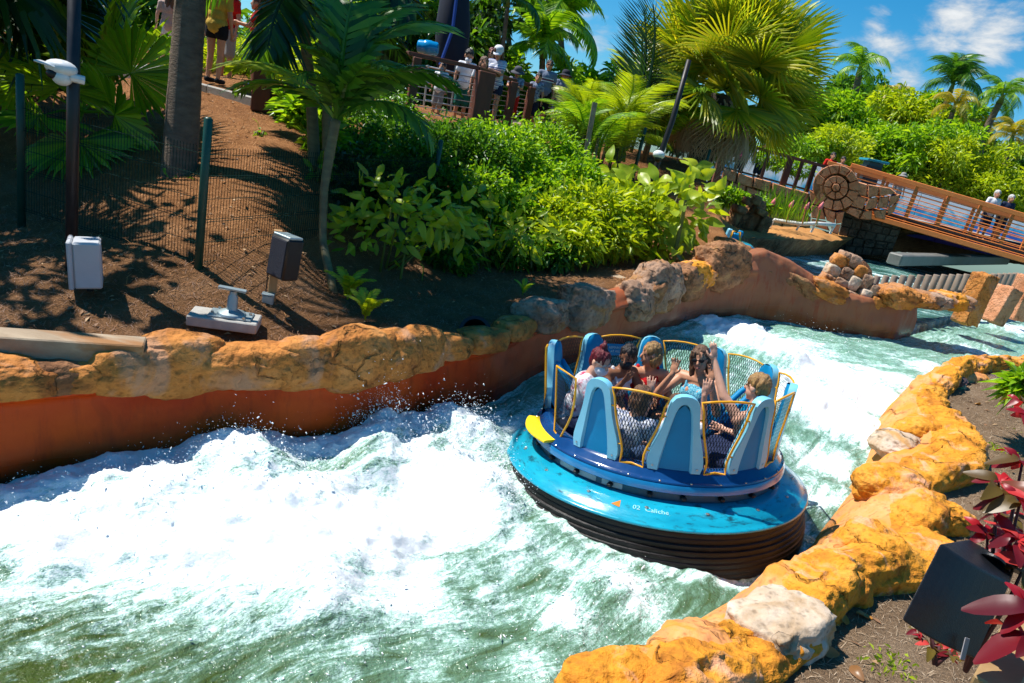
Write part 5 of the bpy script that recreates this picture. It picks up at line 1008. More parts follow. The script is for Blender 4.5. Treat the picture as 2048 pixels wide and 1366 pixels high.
    for k, (px, py, w, h, d) in enumerate([(1482, 445, 26, 44, 1.0), (1505, 430, 24, 66, .9), (1523, 450, 22, 40, 1.0), (1465, 440, 20, 46, .8), (1495, 402, 16, 16, .6), (1512, 400, 18, 18, .6), (1478, 418, 22, 14, .8), (1522, 425, 20, 12, .8)]):
        q = at(px, py, 30-.1*k); s = 30/1365; rock('stone', q, (w*s*.62, d*.5, h*s*.58), R_BROWN, ru, seed=200+k, rot=(0, rad(9), rad(rs.uniform(-15, 15))), sub=3, rough=.05, fine=.02, square=.9)
    # cobbled mound on the far wall
    mo = thing('cobble_mound', 'rounded mound of fitted grey and tan cobbles on top of the far wall', 'stonework', at(1690, 600, 17.3)); s = 17.3/1365
    rock('core', at(1693, 575, 17.7), (.62, .5, .75), R_BROWN, mo, seed=3, sub=4, rough=.05)
    ms = [R_ORANGE, R_GREY, R_WHITE, R_GREY, R_ORANGE]
    for k, (px, py, w, h) in enumerate([(1680, 522, 34, 26), (1706, 522, 28, 26), (1664, 540, 28, 24), (1690, 545, 26, 24), (1717, 542, 28, 26), (1652, 560, 26, 28), (1676, 566, 28, 24), (1704, 565, 26, 30), (1728, 562, 24, 30), (1650, 585, 26, 24), (1674, 588, 26, 24), (1700, 594, 30, 26), (1727, 590, 24, 28), (1744, 580, 22, 26), (1748, 603, 26, 24), (1764, 598, 22, 28), (1690, 512, 24, 18), (1640, 575, 22, 26)]):
        rock('stone', at(px, py, 17.25-.004*(py-520)), (w*s*.56, .22, h*s*.56), ms[k % 5], mo, seed=220+k, rot=(0, rad(12), 0), sub=4, rough=.10, fine=.02, square=.55)
    # rust red pillars where the far wall ends
    for k, (px, top, bot, w, y, lab) in enumerate([(1953, 546, 650, 36, 19.5, 'tall square rust red stone pillar at the end of the far wall'), (2006, 572, 648, 34, 21, 'leaning low rust stone pillar right of the tall one'), (2046, 552, 640, 34, 23, 'rust stone pillar cut by the right edge of the picture')]):
        q = at(px-4, (top+bot)/2, y); s2 = y/1365; o = rock('stone_pillar', q, (w*s2*.6, w*s2*.6, (bot-top)*s2*.60), R_STONE if k else R_ORANGE, None, seed=260+k, rot=(0, rad(10 if k == 1 else 2), rad(20)), sub=5, rough=.06, fine=.02, square=.95); tag(o, lab, 'pillar')
    # row of stub posts of the channel's lift
    n = 22; WOOD = mat('weathered_post', (.34, .27, .21, 1), (.20, .14, .10, 1), scale=8, rough=.8, stretch=(1, 1, .2)); ORD = 'first second third fourth fifth sixth seventh eighth ninth tenth eleventh twelfth thirteenth fourteenth fifteenth sixteenth seventeenth eighteenth nineteenth twentieth twenty-first twenty-second twenty-third twenty-fourth'.split()
    for k in range(n):
        t = k/(n-1); px = 1738+(2040-1738)*(1-(1-t)**1.25); y = 1/((1-t)/17.9+t/27); q = at(px, 552-6*t, y); mb = MB(); r = .09*y/20
        mb.lathe([(r*.9, .0), (r, -.02), (r, -.75), (0, -.75)], 10, q); mb.lathe([(0, .004), (r*.9, 0)], 10, q); o = mb.build('post', WOOD, None, auto=40); tag(o, ORD[k]+' short round post from the cobble mound in the far channel row', 'post', 'posts of the far channel row')
    a, b = at(1740, 590, 18.2), at(2045, 572, 27.5); mb = MB(); mb.bar(a-Vector((0, 0, .1)), b-Vector((0, 0, .1)), .5, .35); o = mb.build('sill_beam', mat('dark_beam', (.05, .04, .035, 1), rough=.6)); tag(o, 'dark beam under the row of stub posts in the far channel', 'beam')
def build_bridge():
    OR = mat('bridge_orange', (.80, .24, .055, 1), (.72, .20, .045, 1), rough=.45, scale=3); Y0, Y1 = 37.5, 34.5
    br = thing('footbridge', 'orange painted steel footbridge with many thin rails over the far channel', 'bridge', at(1900, 480, 36.5)); X0, X1 = 1702, 2170
    def Q(px, t, dy=0.0):
        """t 0 at the top rail, 1 at the bottom beam"""
        u = (px-1705)/343.0; y = Y0+(Y1-Y0)*u+dy; top = at(px, 331+100*u, Y0+(Y1-Y0)*u); bot = at(px-26, 414+98*u, Y0+(Y1-Y0)*u); z = top.z+(bot.z-top.z)*t; x = top.x; return Vector((x, y, z))
    for dy, nm in ((0, 'near'), (3.2, 'far')):
        mb = MB(); mb.bar(Q(X0, 0, dy), Q(X1, 0, dy), .14, .22, bev=.02); mb.build('top_rail', OR, br)
        mb = MB(); mb.bar(Q(X0, 1, dy), Q(X1, 1, dy), .16, .26, bev=.02); mb.build('bottom_beam', OR, br)
        for k in range(8):
            px = X0+6+k*64; mb = MB(); mb.bar(Q(px, .03, dy), Q(px, .97, dy), .14, .10, up=(0, 1, 0)); mb.build('post', OR, br)
        for k in range(9):
            if dy and k % 3: continue
            t = .16+.092*k; mb = MB(); mb.tube([Q(X0, t, dy), Q(X1, t, dy)], .026, 6); mb.build('rail', OR, br)
    mb = MB(); a, b = Q(X0, .80), Q(X1, .80); mb.add([a, b, b+Vector((0, 3.2, 0)), a+Vector((0, 3.2, 0)), a-Vector((0, 0, .12)), b-Vector((0, 0, .12)), b+Vector((0, 3.2, -.12)), a+Vector((0, 3.2, -.12))], [(0, 1, 2, 3), (7, 6, 5, 4), (0, 4, 5, 1), (3, 2, 6, 7), (0, 3, 7, 4), (1, 5, 6, 2)]); mb.build('deck', mat('deck_maroon', (.13, .05, .045, 1), rough=.7), br)
def muralmat():
    m = bpy.data.materials.new('mural'); m.use_nodes = True; nt = m.node_tree; N = nt.nodes; L = nt.links; b = N['Principled BSDF']; b.inputs['Roughness'].default_value = .6
    tc = N.new('ShaderNodeTexCoord'); sp = N.new('ShaderNodeSeparateXYZ'); L.new(tc.outputs['Object'], sp.inputs[0]); nz = N.new('ShaderNodeTexNoise'); nz.inputs['Scale'].default_value = .55; nz.inputs['Detail'].default_value = 3; nz.inputs['Distortion'].default_value = 1.5; L.new(tc.outputs['Object'], nz.inputs['Vector'])
    ad = N.new('ShaderNodeMath'); ad.operation = 'MULTIPLY_ADD'; ad.inputs[1].default_value = 1.6; L.new(nz.outputs['Fac'], ad.inputs[0]); z = N.new('ShaderNodeMath'); z.operation = 'MULTIPLY'; z.inputs[1].default_value = .45; L.new(sp.outputs['Z'], z.inputs[0]); L.new(z.outputs[0], ad.inputs[2])
    cr = N.new('ShaderNodeValToRGB'); el = cr.color_ramp.elements; cols = [(.20, (.10, .03, .35, 1)), (.45, (.02, .06, .45, 1)), (.62, (.01, .22, .62, 1)), (.78, (.08, .50, .75, 1)), (.95, (.70, .82, .88, 1)), (1.0, (.80, .84, .86, 1))]
    while len(el) < len(cols): el.new(.5)
    for i, (p, c) in enumerate(cols): el[i].position = p; el[i].color = c
    mp = N.new('ShaderNodeMapRange'); mp.inputs['From Min'].default_value = .30; mp.inputs['From Max'].default_value = 1.55; L.new(ad.outputs[0], mp.inputs['Value']); L.new(mp.outputs[0], cr.inputs['Fac']); L.new(cr.outputs[0], b.inputs['Base Color']); return m
def build_mural():
    a, b = at(1440, 277, 48), at(2200, 475, 41); th = thing('mural_wall', 'white wall painted with blue and violet waves behind the bridge', 'wall', (a.x, 48, 2.9)); MU = muralmat(); n = 14
    for k in range(n):
        p, q = a.lerp(b, k/n), a.lerp(b, (k+.985)/n); mb = MB(); mb.bar(Vector((p.x, p.y, (p.z+2.4)/2)), Vector((q.x, q.y, (p.z+2.4)/2)), .2, p.z-2.4, bev=.02); o = mb.build('panel', MU, th)
    # brown rail along the terrace edge
    RW_ = mat('brown_rail', (.085, .03, .018, 1), (.06, .02, .012, 1), rough=.55, scale=6); rl = thing('terrace_railing', 'dark brown timber railing along the stone terrace', 'railing', at(1455, 335, 36.6))
    f = lambda px, k: at(px, 279+(px-1450)*.27+k, YB(px)+.6)
    mb = MB(); mb.bar(f(1448, 0), f(1660, 0), .18, .16); mb.build('rail', RW_, rl)
    for px, w in ((1458, .25), (1497, .14), (1538, .16), (1582, .34), (1605, .16), (1630, .22)):
        t = f(px, 2); bt = at(px-12, 340+(px-1450)*.27, YB(px)+.6); mb = MB(); mb.box(((t.x), YB(px)+.6, (t.z+bt.z)/2), (w, .16, t.z-bt.z)); mb.build('post', RW_, rl)
    mb = MB(); mb.bar(f(1448, 56)+Vector((0, .1, 0)), f(1640, 56)+Vector((0, .1, 0)), .10, .10); mb.build('rail', RW_, rl)
    mb = MB(); t = at(1447, 300, 34); bt = at(1420, 400, 34); mb.bar(bt, t, .28, .3); o = mb.build('sloping_post', mat('red_timber', (.26, .09, .05, 1), (.18, .06, .035, 1), rough=.6, scale=5), None); tag(o, 'reddish leaning timber post at the near end of the terrace', 'post')
    # kiosk with a turquoise roof
    k = thing('kiosk', 'small dark kiosk with a flat turquoise roof behind the bridge', 'kiosk', at(1745, 400, 42)); TQ = mat('turquoise_paint', (.02, .30, .40, 1), rough=.5); c = at(1748, 322, 42); mb = MB(); mb.box(c, (1.25, 1.25, .12), None, .02); mb.build('roof', TQ, k); mb = MB(); mb.box(c-Vector((0, 0, .22)), (.8, .8, .28)); mb.build('collar', mat('dark_teal', (.02, .07, .09, 1), rough=.5), k)
    mb = MB(); mb.box(c-Vector((.05, 0, 1.3)), (.9, .9, 2.0)); mb.build('booth', mat('kiosk_dark', (.02, .025, .03, 1), rough=.5), k)
    # white irrigation pipe and pink lily stakes on the bank
    WP = mat('white_pipe', (.75, .75, .72, 1), rough=.4); pp = thing('pipe_frame', 'white plastic pipe laid along the far bank below the spiral', 'pipe', at(1600, 455, 33)); P = [at(1548, 440, 33), at(1600, 448, 33.2), at(1632, 447, 33.4), at(1670, 450, 33.6)]; mb = MB(); mb.tube(P, .09, 8); mb.build('pipe', WP, pp, smooth=True)
    for q in (P[0], P[1], P[2], P[3]): mb = MB(); mb.tube([q, q-Vector((.1, 0, .45))], .05, 6); mb.build('leg', WP, pp)
    for px, py, lab in ((1452, 388, 'pink bud on a tall stake by the pale shrub'), (1545, 408, 'pink bud on a stake among the reeds'), (1581, 413, 'pink bud on a stake just right of the reeds'), (1612, 417, 'pink bud on a stake left of the rightmost one'), (1640, 416, 'pink bud on the rightmost stake below the spiral')):
        q = at(px, py, 32); b = at(px-8, py+32, 32); t = thing('flower_stake', lab, 'flower', b, group='pink buds on stakes along the far bank'); mb = MB(); mb.tube([b, q], .03, 5); mb.build('stem', mat('stake_tan', (.45, .22, .05, 1), rough=.7), t); mb = MB(); mb.lathe([(0, -.1), (.10, .0), (.09, .12), (.02, .30), (0, .32)], 8, q, R=Matrix.Rotation(rad(12), 3, 'Y')); mb.build('bud', mat('bud_pink', (.75, .18, .20, 1), rough=.5), t, smooth=True)
    # blue and white raft just rounding the far bend
    fr = thing('river_raft', 'distant blue raft half hidden by the rocks at the far bend', 'raft', at(1465, 490, 19.5)); s = 19.5/1365
    for dx, dy, hh in ((-8, 468, 22), (4, 474, 16), (14, 470, 18)):
        mb = MB(); q = at(1465+dx, dy, 19.5); mb.box(q, (8*s*1.3, .12, hh*s), (0, rad(8), 0), .03); mb.build('seat', B_LIGHT if dx < 0 else B_MID, fr)
    mb = MB(); mb.tube([at(1458, 482, 19.3), at(1466, 462, 19.3), at(1480, 465, 19.3), at(1480, 484, 19.3)], .03, 6); mb.build('panel_frame', YEL, fr, smooth=True); mb = MB(); mb.lathe([(.3, -.1), (.55, -.08), (.6, .08), (.45, .16), (.2, .18)], 24, at(1466, 492, 19.6)); mb.build('tube', B_CYAN, fr, smooth=True)
build_back(); build_terrace(); build_bridge(); build_mural()
# ================================================================== vegetation
G_BRIGHT = leafmat('leaf_bright', [(0.062, 0.163, 0.010, 1), (0.138, 0.300, 0.015, 1), (0.237, 0.425, 0.019, 1), (0.325, 0.475, 0.025, 1)], .42)
G_YELLOW = leafmat('leaf_yellowgreen', [(0.156, 0.252, 0.012, 1), (0.288, 0.396, 0.014, 1), (0.432, 0.504, 0.024, 1), (0.240, 0.360, 0.014, 1)], .42)
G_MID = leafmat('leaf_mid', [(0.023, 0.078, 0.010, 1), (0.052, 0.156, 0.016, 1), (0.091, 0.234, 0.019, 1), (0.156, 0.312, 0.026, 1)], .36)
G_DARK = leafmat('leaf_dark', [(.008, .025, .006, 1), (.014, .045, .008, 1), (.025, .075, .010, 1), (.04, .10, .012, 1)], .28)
G_FAN = leafmat('leaf_fan', [(0.181, 0.271, 0.021, 1), (0.307, 0.380, 0.025, 1), (0.508, 0.471, 0.036, 1), (0.217, 0.326, 0.025, 1)], .50)
G_GOLD = leafmat('leaf_gold', [(0.138, 0.218, 0.014, 1), (0.345, 0.322, 0.017, 1), (0.529, 0.345, 0.017, 1), (0.230, 0.276, 0.016, 1)], .40)
G_DRY = leafmat('leaf_dry', [(.34, .25, .17, 1), (.48, .38, .27, 1), (.62, .52, .40, 1), (.40, .29, .19, 1)], .25, rough=.7)
G_RED = leafmat('leaf_red', [(.10, .006, .012, 1), (.30, .010, .02, 1), (.50, .02, .03, 1), (.60, .06, .05, 1)], .35, tcol=(1.6, .7, .6, 1))
G_BRONZE = leafmat('leaf_bronze', [(.06, .03, .012, 1), (.12, .07, .015, 1), (.16, .12, .02, 1), (.22, .05, .03, 1)], .35, tcol=(1.6, 1.2, .5, 1))
BARK = mat('palm_bark', (.20, .145, .10, 1), (.10, .07, .05, 1), scale=5, rough=.9, bump=.8, bscale=14, stretch=(1, 1, 2.5)); BARK_D = mat('dark_bark', (.07, .05, .035, 1), (.035, .025, .018, 1), scale=5, rough=.9, bump=.8, bscale=12); STEM_G = mat('green_stem', (.16, .19, .03, 1), (.09, .12, .02, 1), scale=5, rough=.6)
CANE = mat('cane', (.20, .17, .075, 1), (.11, .085, .04, 1), scale=4, rough=.6, stretch=(1, 1, 3))
def unit(v): return v/np.maximum(1e-9, np.linalg.norm(v, axis=-1, keepdims=True))
def leaves_np(P, D, U, L, W, rs, fold=.25, droop=.25, small=True):
    """leaf blades: base P, direction D, up U, length L, half width W"""
    D = unit(D); S = unit(np.cross(D, U)); Nn = np.cross(S, D); n = len(P); L = L[:, None]; W = W[:, None]
    tip = P+D*L-np.array([0, 0, 1])*L*droop; mid = P+D*L*.45
    if small:
        V = np.stack([P, mid+S*W+Nn*W*fold, tip, mid-S*W+Nn*W*fold], 1).reshape(-1, 3); i = 4*np.arange(n)[:, None]; F = np.concatenate([i+np.array([0, 1, 2]), i+np.array([0, 2, 3])]); k = 4
    else:
        m2 = P+D*L*.75-np.array([0, 0, 1])*L*droop*.45
        V = np.stack([P, P+D*L*.22+S*W*.75+Nn*W*fold, mid+S*W+Nn*W*fold, m2+S*W*.62+Nn*W*fold*.6, tip, m2-S*W*.62+Nn*W*fold*.6, mid-S*W+Nn*W*fold, P+D*L*.22-S*W*.75+Nn*W*fold, mid, m2], 1).reshape(-1, 3); i = 10*np.arange(n)[:, None]
        F = np.concatenate([i+np.array(t) for t in ((0, 1, 8), (1, 2, 8), (2, 3, 8), (3, 9, 8), (3, 4, 9), (4, 5, 9), (5, 6, 8), (5, 8, 9), (6, 7, 8), (7, 0, 8))]); k = 10
    return V, F, np.repeat(rs.uniform(0, 1, n), k)
def cloud_points(ells, n, rs, shell=.55):
    vol = np.array([e[1][0]*e[1][1]*e[1][2] for e in ells])**.67; pick = rs.choice(len(ells), n, p=vol/vol.sum()); d = unit(rs.normal(size=(n, 3))); q_ = rs.uniform(size=n); r = np.where(q_ < .62, 1-shell*rs.uniform(0, 1, n)**1.5*.6, np.where(q_ < .80, 1+.38*rs.uniform(0, 1, n)**1.6, rs.uniform(0, 1, n)**.5))
    C = np.array([e[0][:] for e in ells])[pick]; R = np.array([e[1] for e in ells])[pick]; P = C+d*R*r[:, None]; lump = 1+.38*fbm(P*1.9, 3); P = C+(P-C)*lump[:, None]; return P, d
def shrub(name, label, cat, ells, n, L, W, m, seed, droop=.3, group=None, stems=5, small=True, base=None, up=.35, stemmat=None):
    rs = np.random.RandomState(seed); b = base or Vector((ells[0][0][0], ells[0][0][1], ells[0][0][2]-ells[0][1][2])); th = thing(name, label, cat, b, group=group); P, d = cloud_points(ells, n, rs)
    D = d+rs.normal(size=(n, 3))*.7+np.array([0, 0, up]); U = np.array([0, 0, 1])+rs.normal(size=(n, 3))*.5; l = L*np.clip(rs.lognormal(-.05, .32, n), .45, 1.9); V, F, r = leaves_np(P, D, U, l, W*rs.uniform(.7, 1.2, n), rs, droop=droop, small=small)
    o = link('foliage', nmesh('foliage', V-np.array(b), F, rnd=r), m, th); tag(o, kind='stuff')
    for k in range(stems):
        e = ells[k % len(ells)]; q = Vector(e[0])+Vector((rs.normal()*.3*e[1][0], rs.normal()*.3*e[1][1], e[1][2]*.3)); mb = MB(); p0 = b+Vector((rs.normal()*.15, rs.normal()*.1, 0)); mb.tube([p0, p0.lerp(q, .5)+Vector((rs.normal()*.06, 0, .1)), q], [.035*max(.4, L*4), .025*max(.4, L*4), .008], 6); mb.build('stem', stemmat or BARK_D, th, smooth=True)
    return th
# big single leaves: shared meshes, one object each
_lm = {}
def leaf_mesh(key, wide, fold, droop, seed, heart=False):
    if key in _lm: return _lm[key]
    rows = 7; V = []; F = []
    for i in range(rows+1):
        t = i/rows; w = wide*math.sin(math.pi*min(1, (t*.92+.04)))**.8*(1.25-.6*t if heart else 1.0); x = t; z = -droop*t*t+.08*math.sin(t*5+seed)
        for s in (-1, -.5, 0, .5, 1): V.append((x-(.12*abs(s) if heart and i == 0 else 0), s*w, z+fold*abs(s)*w+.012*math.sin(t*17+s*3)))
    for i in range(rows):
        for j in range(4): F.append((i*5+j, i*5+j+1, (i+1)*5+j+1, (i+1)*5+j))
    me = bpy.data.meshes.new(key); me.from_pydata(V, [], F); me.update(); me.polygons.foreach_set('use_smooth', np.ones(len(F), bool)); a = me.attributes.new('rnd', 'FLOAT', 'POINT'); a.data.foreach_set('value', np.full(len(V), random.random())); _lm[key] = me; return me
def put_leaf(me, m, parent, pos, d, up, size, name='leaf'):
    if not me.materials: me.materials.append(m)
    o = bpy.data.objects.new(name, me); COL.objects.link(o); o.parent = parent; x = Vector(d).normalized(); y = Vector(up).cross(x)
    if y.length < 1e-3: y = Vector((0, 1, 0))
    y.normalize(); z = x.cross(y); R = Matrix((x, y, z)).transposed().to_4x4(); o.matrix_local = Matrix.Translation(Vector(pos)-ORG.get(parent, Vector((0, 0, 0)))) @ R @ Matrix.Scale(size, 4); return o
def leafy(name, label, cat, ells, n, size, m, seed, wide=.22, heart=False, group=None, droop=.35, fold=.25, base=None, up=.3, face=(0, -.6, .5), sz_var=.35):
    rs = np.random.RandomState(seed); b = base or Vector((ells[0][0][0], ells[0][0][1], ells[0][0][2]-ells[0][1][2])); th = thing(name, label, cat, b, group=group); P, d = cloud_points(ells, n, rs, .9); keys = [name+str(seed)+'_%d' % k for k in range(5)]
    for k in range(5): leaf_mesh(keys[k], wide*(.85+.08*k), fold, droop*(.6+.2*k), k+seed, heart)
    for i in range(n):
        D = d[i]*np.array([1, 1, .6])+rs.normal(size=3)*.45+np.array([0, -.15, up-.25]); put_leaf(_lm[keys[i % 5]], m, th, P[i], D, Vector(face)+Vector(rs.normal(size=3)*.35), size*(1-sz_var+2*sz_var*rs.uniform()))
    for k in range(7):
        q = Vector(P[rs.randint(n)]); mb = MB(); p0 = b+Vector((rs.normal()*.1, rs.normal()*.1, -.1)); mb.tube([p0, p0.lerp(q, .55)+Vector((0, 0, .08)), q], [.022, .016, .006], 6); mb.build('stem', STEM_G, th, smooth=True)
    return th
# fronds
_fm = {}
def pinnate(key, L, n, ll, lw, arch, droop, seed, vee=.35, m=None, tip=.35, gap=0.0):
    """feather frond along +x, rising then arching over"""
    if key in _fm: return _fm[key]
    rs = np.random.RandomState(seed); V = []; F = []; rnd = []; pts = []; steps = 16; p = Vector((0, 0, 0)); ang = arch*.5
    for i in range(steps+1):
        pts.append(p.copy()); a = ang-arch*1.3*(i/steps)**1.3; p = p+Vector((math.cos(a), .02*math.sin(i*.4+seed), math.sin(a)))*(L/steps)
    def pos(t): f = t*steps; i = min(steps-1, int(f)); return pts[i].lerp(pts[i+1], f-i), (pts[i+1]-pts[i]).normalized()
    mb = MB(); mb.tube(pts, [.018*L*(1-.85*i/steps)+.002 for i in range(steps+1)], 5); V += mb.v; F += mb.f; rnd += [.25]*len(mb.v)
    for i in range(n):
        t = .16+.84*i/(n-1); c, d = pos(t); prof = (math.sin(math.pi*min(1, .12+.80*(1-t)**.75))**.7)*(1 if t < .97 else .7)
        for s in (-1, 1):
            l = ll*prof*rs.uniform(.85, 1.1); fw = .35+.75*t; side = Vector((0, s, 0)); up = side.cross(d)*s; dr = (side+d*fw+up*(-vee if False else vee)*(1-.6*t)+Vector((0, 0, rs.normal()*.08))).normalized(); w = lw*rs.uniform(.85, 1.15)*(.6+.4*prof)
            m1 = c+dr*l*.5+Vector((0, 0, -droop*l*.18)); e = c+dr*l*.97+Vector((0, 0, -droop*l*.75)); wv = d*w; o = len(V); V += [tuple(c-wv*.3), tuple(c+wv*.5), tuple(m1+wv), tuple(m1-wv*.8), tuple(e)]; F += [(o, o+1, o+2, o+3), (o+3, o+2, o+4)]; rnd += [rs.uniform()]*5
    me = bpy.data.meshes.new(key); me.from_pydata(V, [], F); me.update(); a = me.attributes.new('rnd', 'FLOAT', 'POINT'); a.data.foreach_set('value', np.array(rnd, np.float32)); _fm[key] = me
    if m: me.materials.append(m)
    return me
def fanfrond(key, R, n, pet, seed, m, spread=300, split=.5, droop=.25, w=1.0):
    """fan leaf: bare stalk along +x, then pleated segments joined near the hub"""
    if key in _fm: return _fm[key]
    rs = np.random.RandomState(seed); V = []; F = []; rnd = []; hub = Vector((pet, 0, -.06*pet)); mb = MB(); mb.tube([(0, 0, 0), (pet*.5, 0, .03*pet), hub], [.022*R+.006, .015*R+.004, .010*R+.003], 5); V += mb.v; F += mb.f; rnd += [.3]*len(mb.v)
    for i in range(n):
        a = rad(-spread/2+spread*i/(n-1)); da = rad(spread/(n-1))*.5*w; l = R*(.72+.28*math.cos(a*.55))*rs.uniform(.92, 1.05); dr = droop*rs.uniform(.7, 1.3); pl = .05*R
        def q(r, b, lift=0.0): return hub+Vector((r*math.cos(b), r*math.sin(b), lift-dr*l*(r/l)**2.6))
        o = len(V); V += [tuple(hub), tuple(q(l*split, a-da, -pl*.4)), tuple(q(l*split, a, pl*.5)), tuple(q(l*split, a+da, -pl*.4)), tuple(q(l*.8, a-da*.38, -pl*.2)), tuple(q(l*.8, a+da*.38, -pl*.2)), tuple(q(l, a, -dr*l*.1)), tuple(q(l*.8, a, pl*.25))]
        F += [(o, o+1, o+2), (o, o+2, o+3), (o+1, o+4, o+7, o+2), (o+2, o+7, o+5, o+3), (o+4, o+6, o+7), (o+7, o+6, o+5)]; rnd += [rs.uniform()]*8
    me = bpy.data.meshes.new(key); me.from_pydata(V, [], F); me.update(); a = me.attributes.new('rnd', 'FLOAT', 'POINT'); a.data.foreach_set('value', np.array(rnd, np.float32)); me.materials.append(m); _fm[key] = me; return me
def put_frond(me, parent, pos, az, el, size=1.0, roll=0.0, name='frond'):
    o = bpy.data.objects.new(name, me); COL.objects.link(o); o.parent = parent; o.matrix_local = Matrix.Translation(Vector(pos)-ORG[parent]) @ Matrix.Rotation(rad(az), 4, 'Z') @ Matrix.Rotation(rad(-el), 4, 'Y') @ Matrix.Rotation(rad(roll), 4, 'X') @ Matrix.Scale(size, 4); return o
def trunk(th, pts, r, m, name='trunk', rings=0.0):
    P = [Vector(p) for p in pts]; n = len(P); out = []; rr = []
    N = 26
    for i in range(N+1):
        f = i/N*(n-1); k = min(n-2, int(f)); out.append(P[k].lerp(P[k+1], f-k)); q = r[k]+(r[k+1]-r[k])*(f-k) if isinstance(r, (list, tuple)) else r; rr.append(q*(1+rings*(1 if i % 2 else -1)))
    mb = MB(); mb.tube(out, rr, 12); return mb.build(name, m, th, smooth=True)
def palm(label, base, top, r, L, n, m, seed, group=None, el=(-25, 75), ll=.28, lw=.03, arch=1.3, droop=.6, bark=None, shaft=True, name='palm_tree', nl=34, size=(.85, 1.1)):
    rs = np.random.RandomState(seed); base, top = Vector(base), Vector(top); th = thing(name, label, 'palm', base, group=group); trunk(th, [base, base.lerp(top, .5)+Vector((rs.normal()*.05, 0, 0)), top], [r*1.25, r, r*.85], bark or BARK, rings=.03)
    if shaft: mb = MB(); mb.tube([top, top+(top-base).normalized()*L*.28], [r*1.0, r*.5], 8); mb.build('crown_shaft', STEM_G, th, smooth=True)
    c = top+(top-base).normalized()*L*.18
    for k in range(n):
        me = pinnate('pin%s_%d_%d' % (m.name, seed, k % 3), 1.0, nl, ll, lw, arch*(1+.15*(k % 3)), droop, seed*10+k % 3, m=m); put_frond(me, th, c, 360*k*.382+rs.uniform(-12, 12), el[0]+(el[1]-el[0])*((k+.5)/n)**.8+rs.uniform(-6, 6), L*rs.uniform(*size), rs.uniform(-15, 15))
    return th
def E_(px, py, y, rx, ry_, rz): s = y/1365; return (at(px, py, y), (rx*s, ry_*s, rz*s))
def build_veg():
    # ---- background wood and palms, right
    for i, (px, py, y, rx, rz, n, L, m, lab) in enumerate([
        (1640, 250, 56, 95, 70, 5200, .75, G_BRIGHT, 'bright green bushy tree right behind the big fan palm'), (1735, 290, 54, 70, 55, 5000, .65, G_BRIGHT, 'lush green bamboo clump behind the spiral stones'), (1790, 255, 60, 80, 70, 5200, .75, G_YELLOW, 'yellow green bamboo clump below the leftmost far palm'), (1850, 300, 52, 80, 55, 5200, .6, G_BRIGHT, 'leafy bamboo clump behind the middle of the bridge'),
        (1925, 330, 50, 80, 55, 5600, .55, G_YELLOW, 'bright yellow green bamboo clump behind the bridge rail'), (2010, 375, 50, 75, 42, 5000, .55, G_YELLOW, 'yellow green bamboo clump at the right end of the bridge'), (1880, 240, 66, 50, 40, 3600, .8, G_BRIGHT, 'tall light green tree under the dark crowned palm'), (1980, 320, 64, 70, 40, 4200, .7, G_MID, 'darker green tree between the two gold palms'), (2050, 340, 62, 60, 40, 3600, .7, G_MID, 'dark green tree at the right edge of the picture'), (1700, 215, 70, 60, 60, 3800, .85, G_MID, 'mid green tree standing behind the wood'), (1600, 296, 50, 60, 26, 2400, .5, G_BRIGHT, 'low green shrubbery above the terrace mural'), (1680, 290, 50, 60, 30, 2600, .5, G_YELLOW, 'low yellow green shrubbery left of the kiosk')]):
        s = y/1365; c = at(px, py, y); rs = np.random.RandomState(300+i); ells = [(c+Vector((rs.uniform(-.85, .85)*rx*s, rs.uniform(-1, 1)*1.5, rs.uniform(-.6, .75)*rz*s)), (rx*s*rs.uniform(.14, .32), 1.4, rz*s*rs.uniform(.16, .42))) for _ in range(20)]+[(c-Vector((0, 0, rz*s*.8)), (rx*s*.9, 2, rz*s*.7))]
        shrub('bamboo_clump' if 'bamboo' in lab else 'tree', lab, 'bamboo' if 'bamboo' in lab else 'tree', ells, int(n*1.7), L*.75, L*.11, m, 310+i, droop=.35, stems=4, base=Vector((c.x, c.y, 3.4)), group='trees and bamboo beyond the mural wall')
    for i, (bx, by, tx, ty, y, r, L, n, m, el, lab) in enumerate([
        (1695, 290, 1718, 150, 58, .28, 3.1, 11, G_BRIGHT, (-50, 60), 'far palm with drooping crown and brown skirt, leftmost of the skyline palms'), (1845, 330, 1900, 185, 60, .22, 3.7, 15, G_MID, (-15, 85), 'far palm with a dark upright feathery crown'), (1945, 310, 1998, 208, 58, .26, 3.2, 12, G_BRIGHT, (-55, 55), 'far palm with a curved trunk and rounded crown near the right edge'), (1880, 300, 1905, 225, 56, .2, 2.6, 10, G_GOLD, (-45, 60), 'low gold green palm below the dark crowned one'), (2005, 345, 2022, 285, 54, .18, 2.7, 11, G_GOLD, (-40, 55), 'golden palm low at the right edge'), (1960, 310, 1965, 272, 60, .18, 2.4, 10, G_GOLD, (-40, 60), 'small golden palm peeping over the wood'), (1785, 280, 1790, 205, 64, .18, 2.3, 9, G_GOLD, (-35, 65), 'small gold tipped palm in the middle of the skyline')]):
        palm(lab, at(bx, by, y), at(tx, ty, y), r, L*.80, n-1, m, 340+i, group='palms along the skyline', el=el, ll=.36, lw=.016, nl=36, arch=1.5, droop=.9)
    # ---- big fan palm above the terrace
    y = 27; s = y/1365; b = at(1392, 345, y); t = at(1445, 190, y); th = thing('fan_palm', 'big fan palm with a ball of stiff yellow green fans and hanging dead leaves', 'palm', b); trunk(th, [b, b.lerp(t, .6), t], [.48, .42, .40], BARK_D, rings=.06); rs = np.random.RandomState(5); c = t+Vector((0, 0, .2))
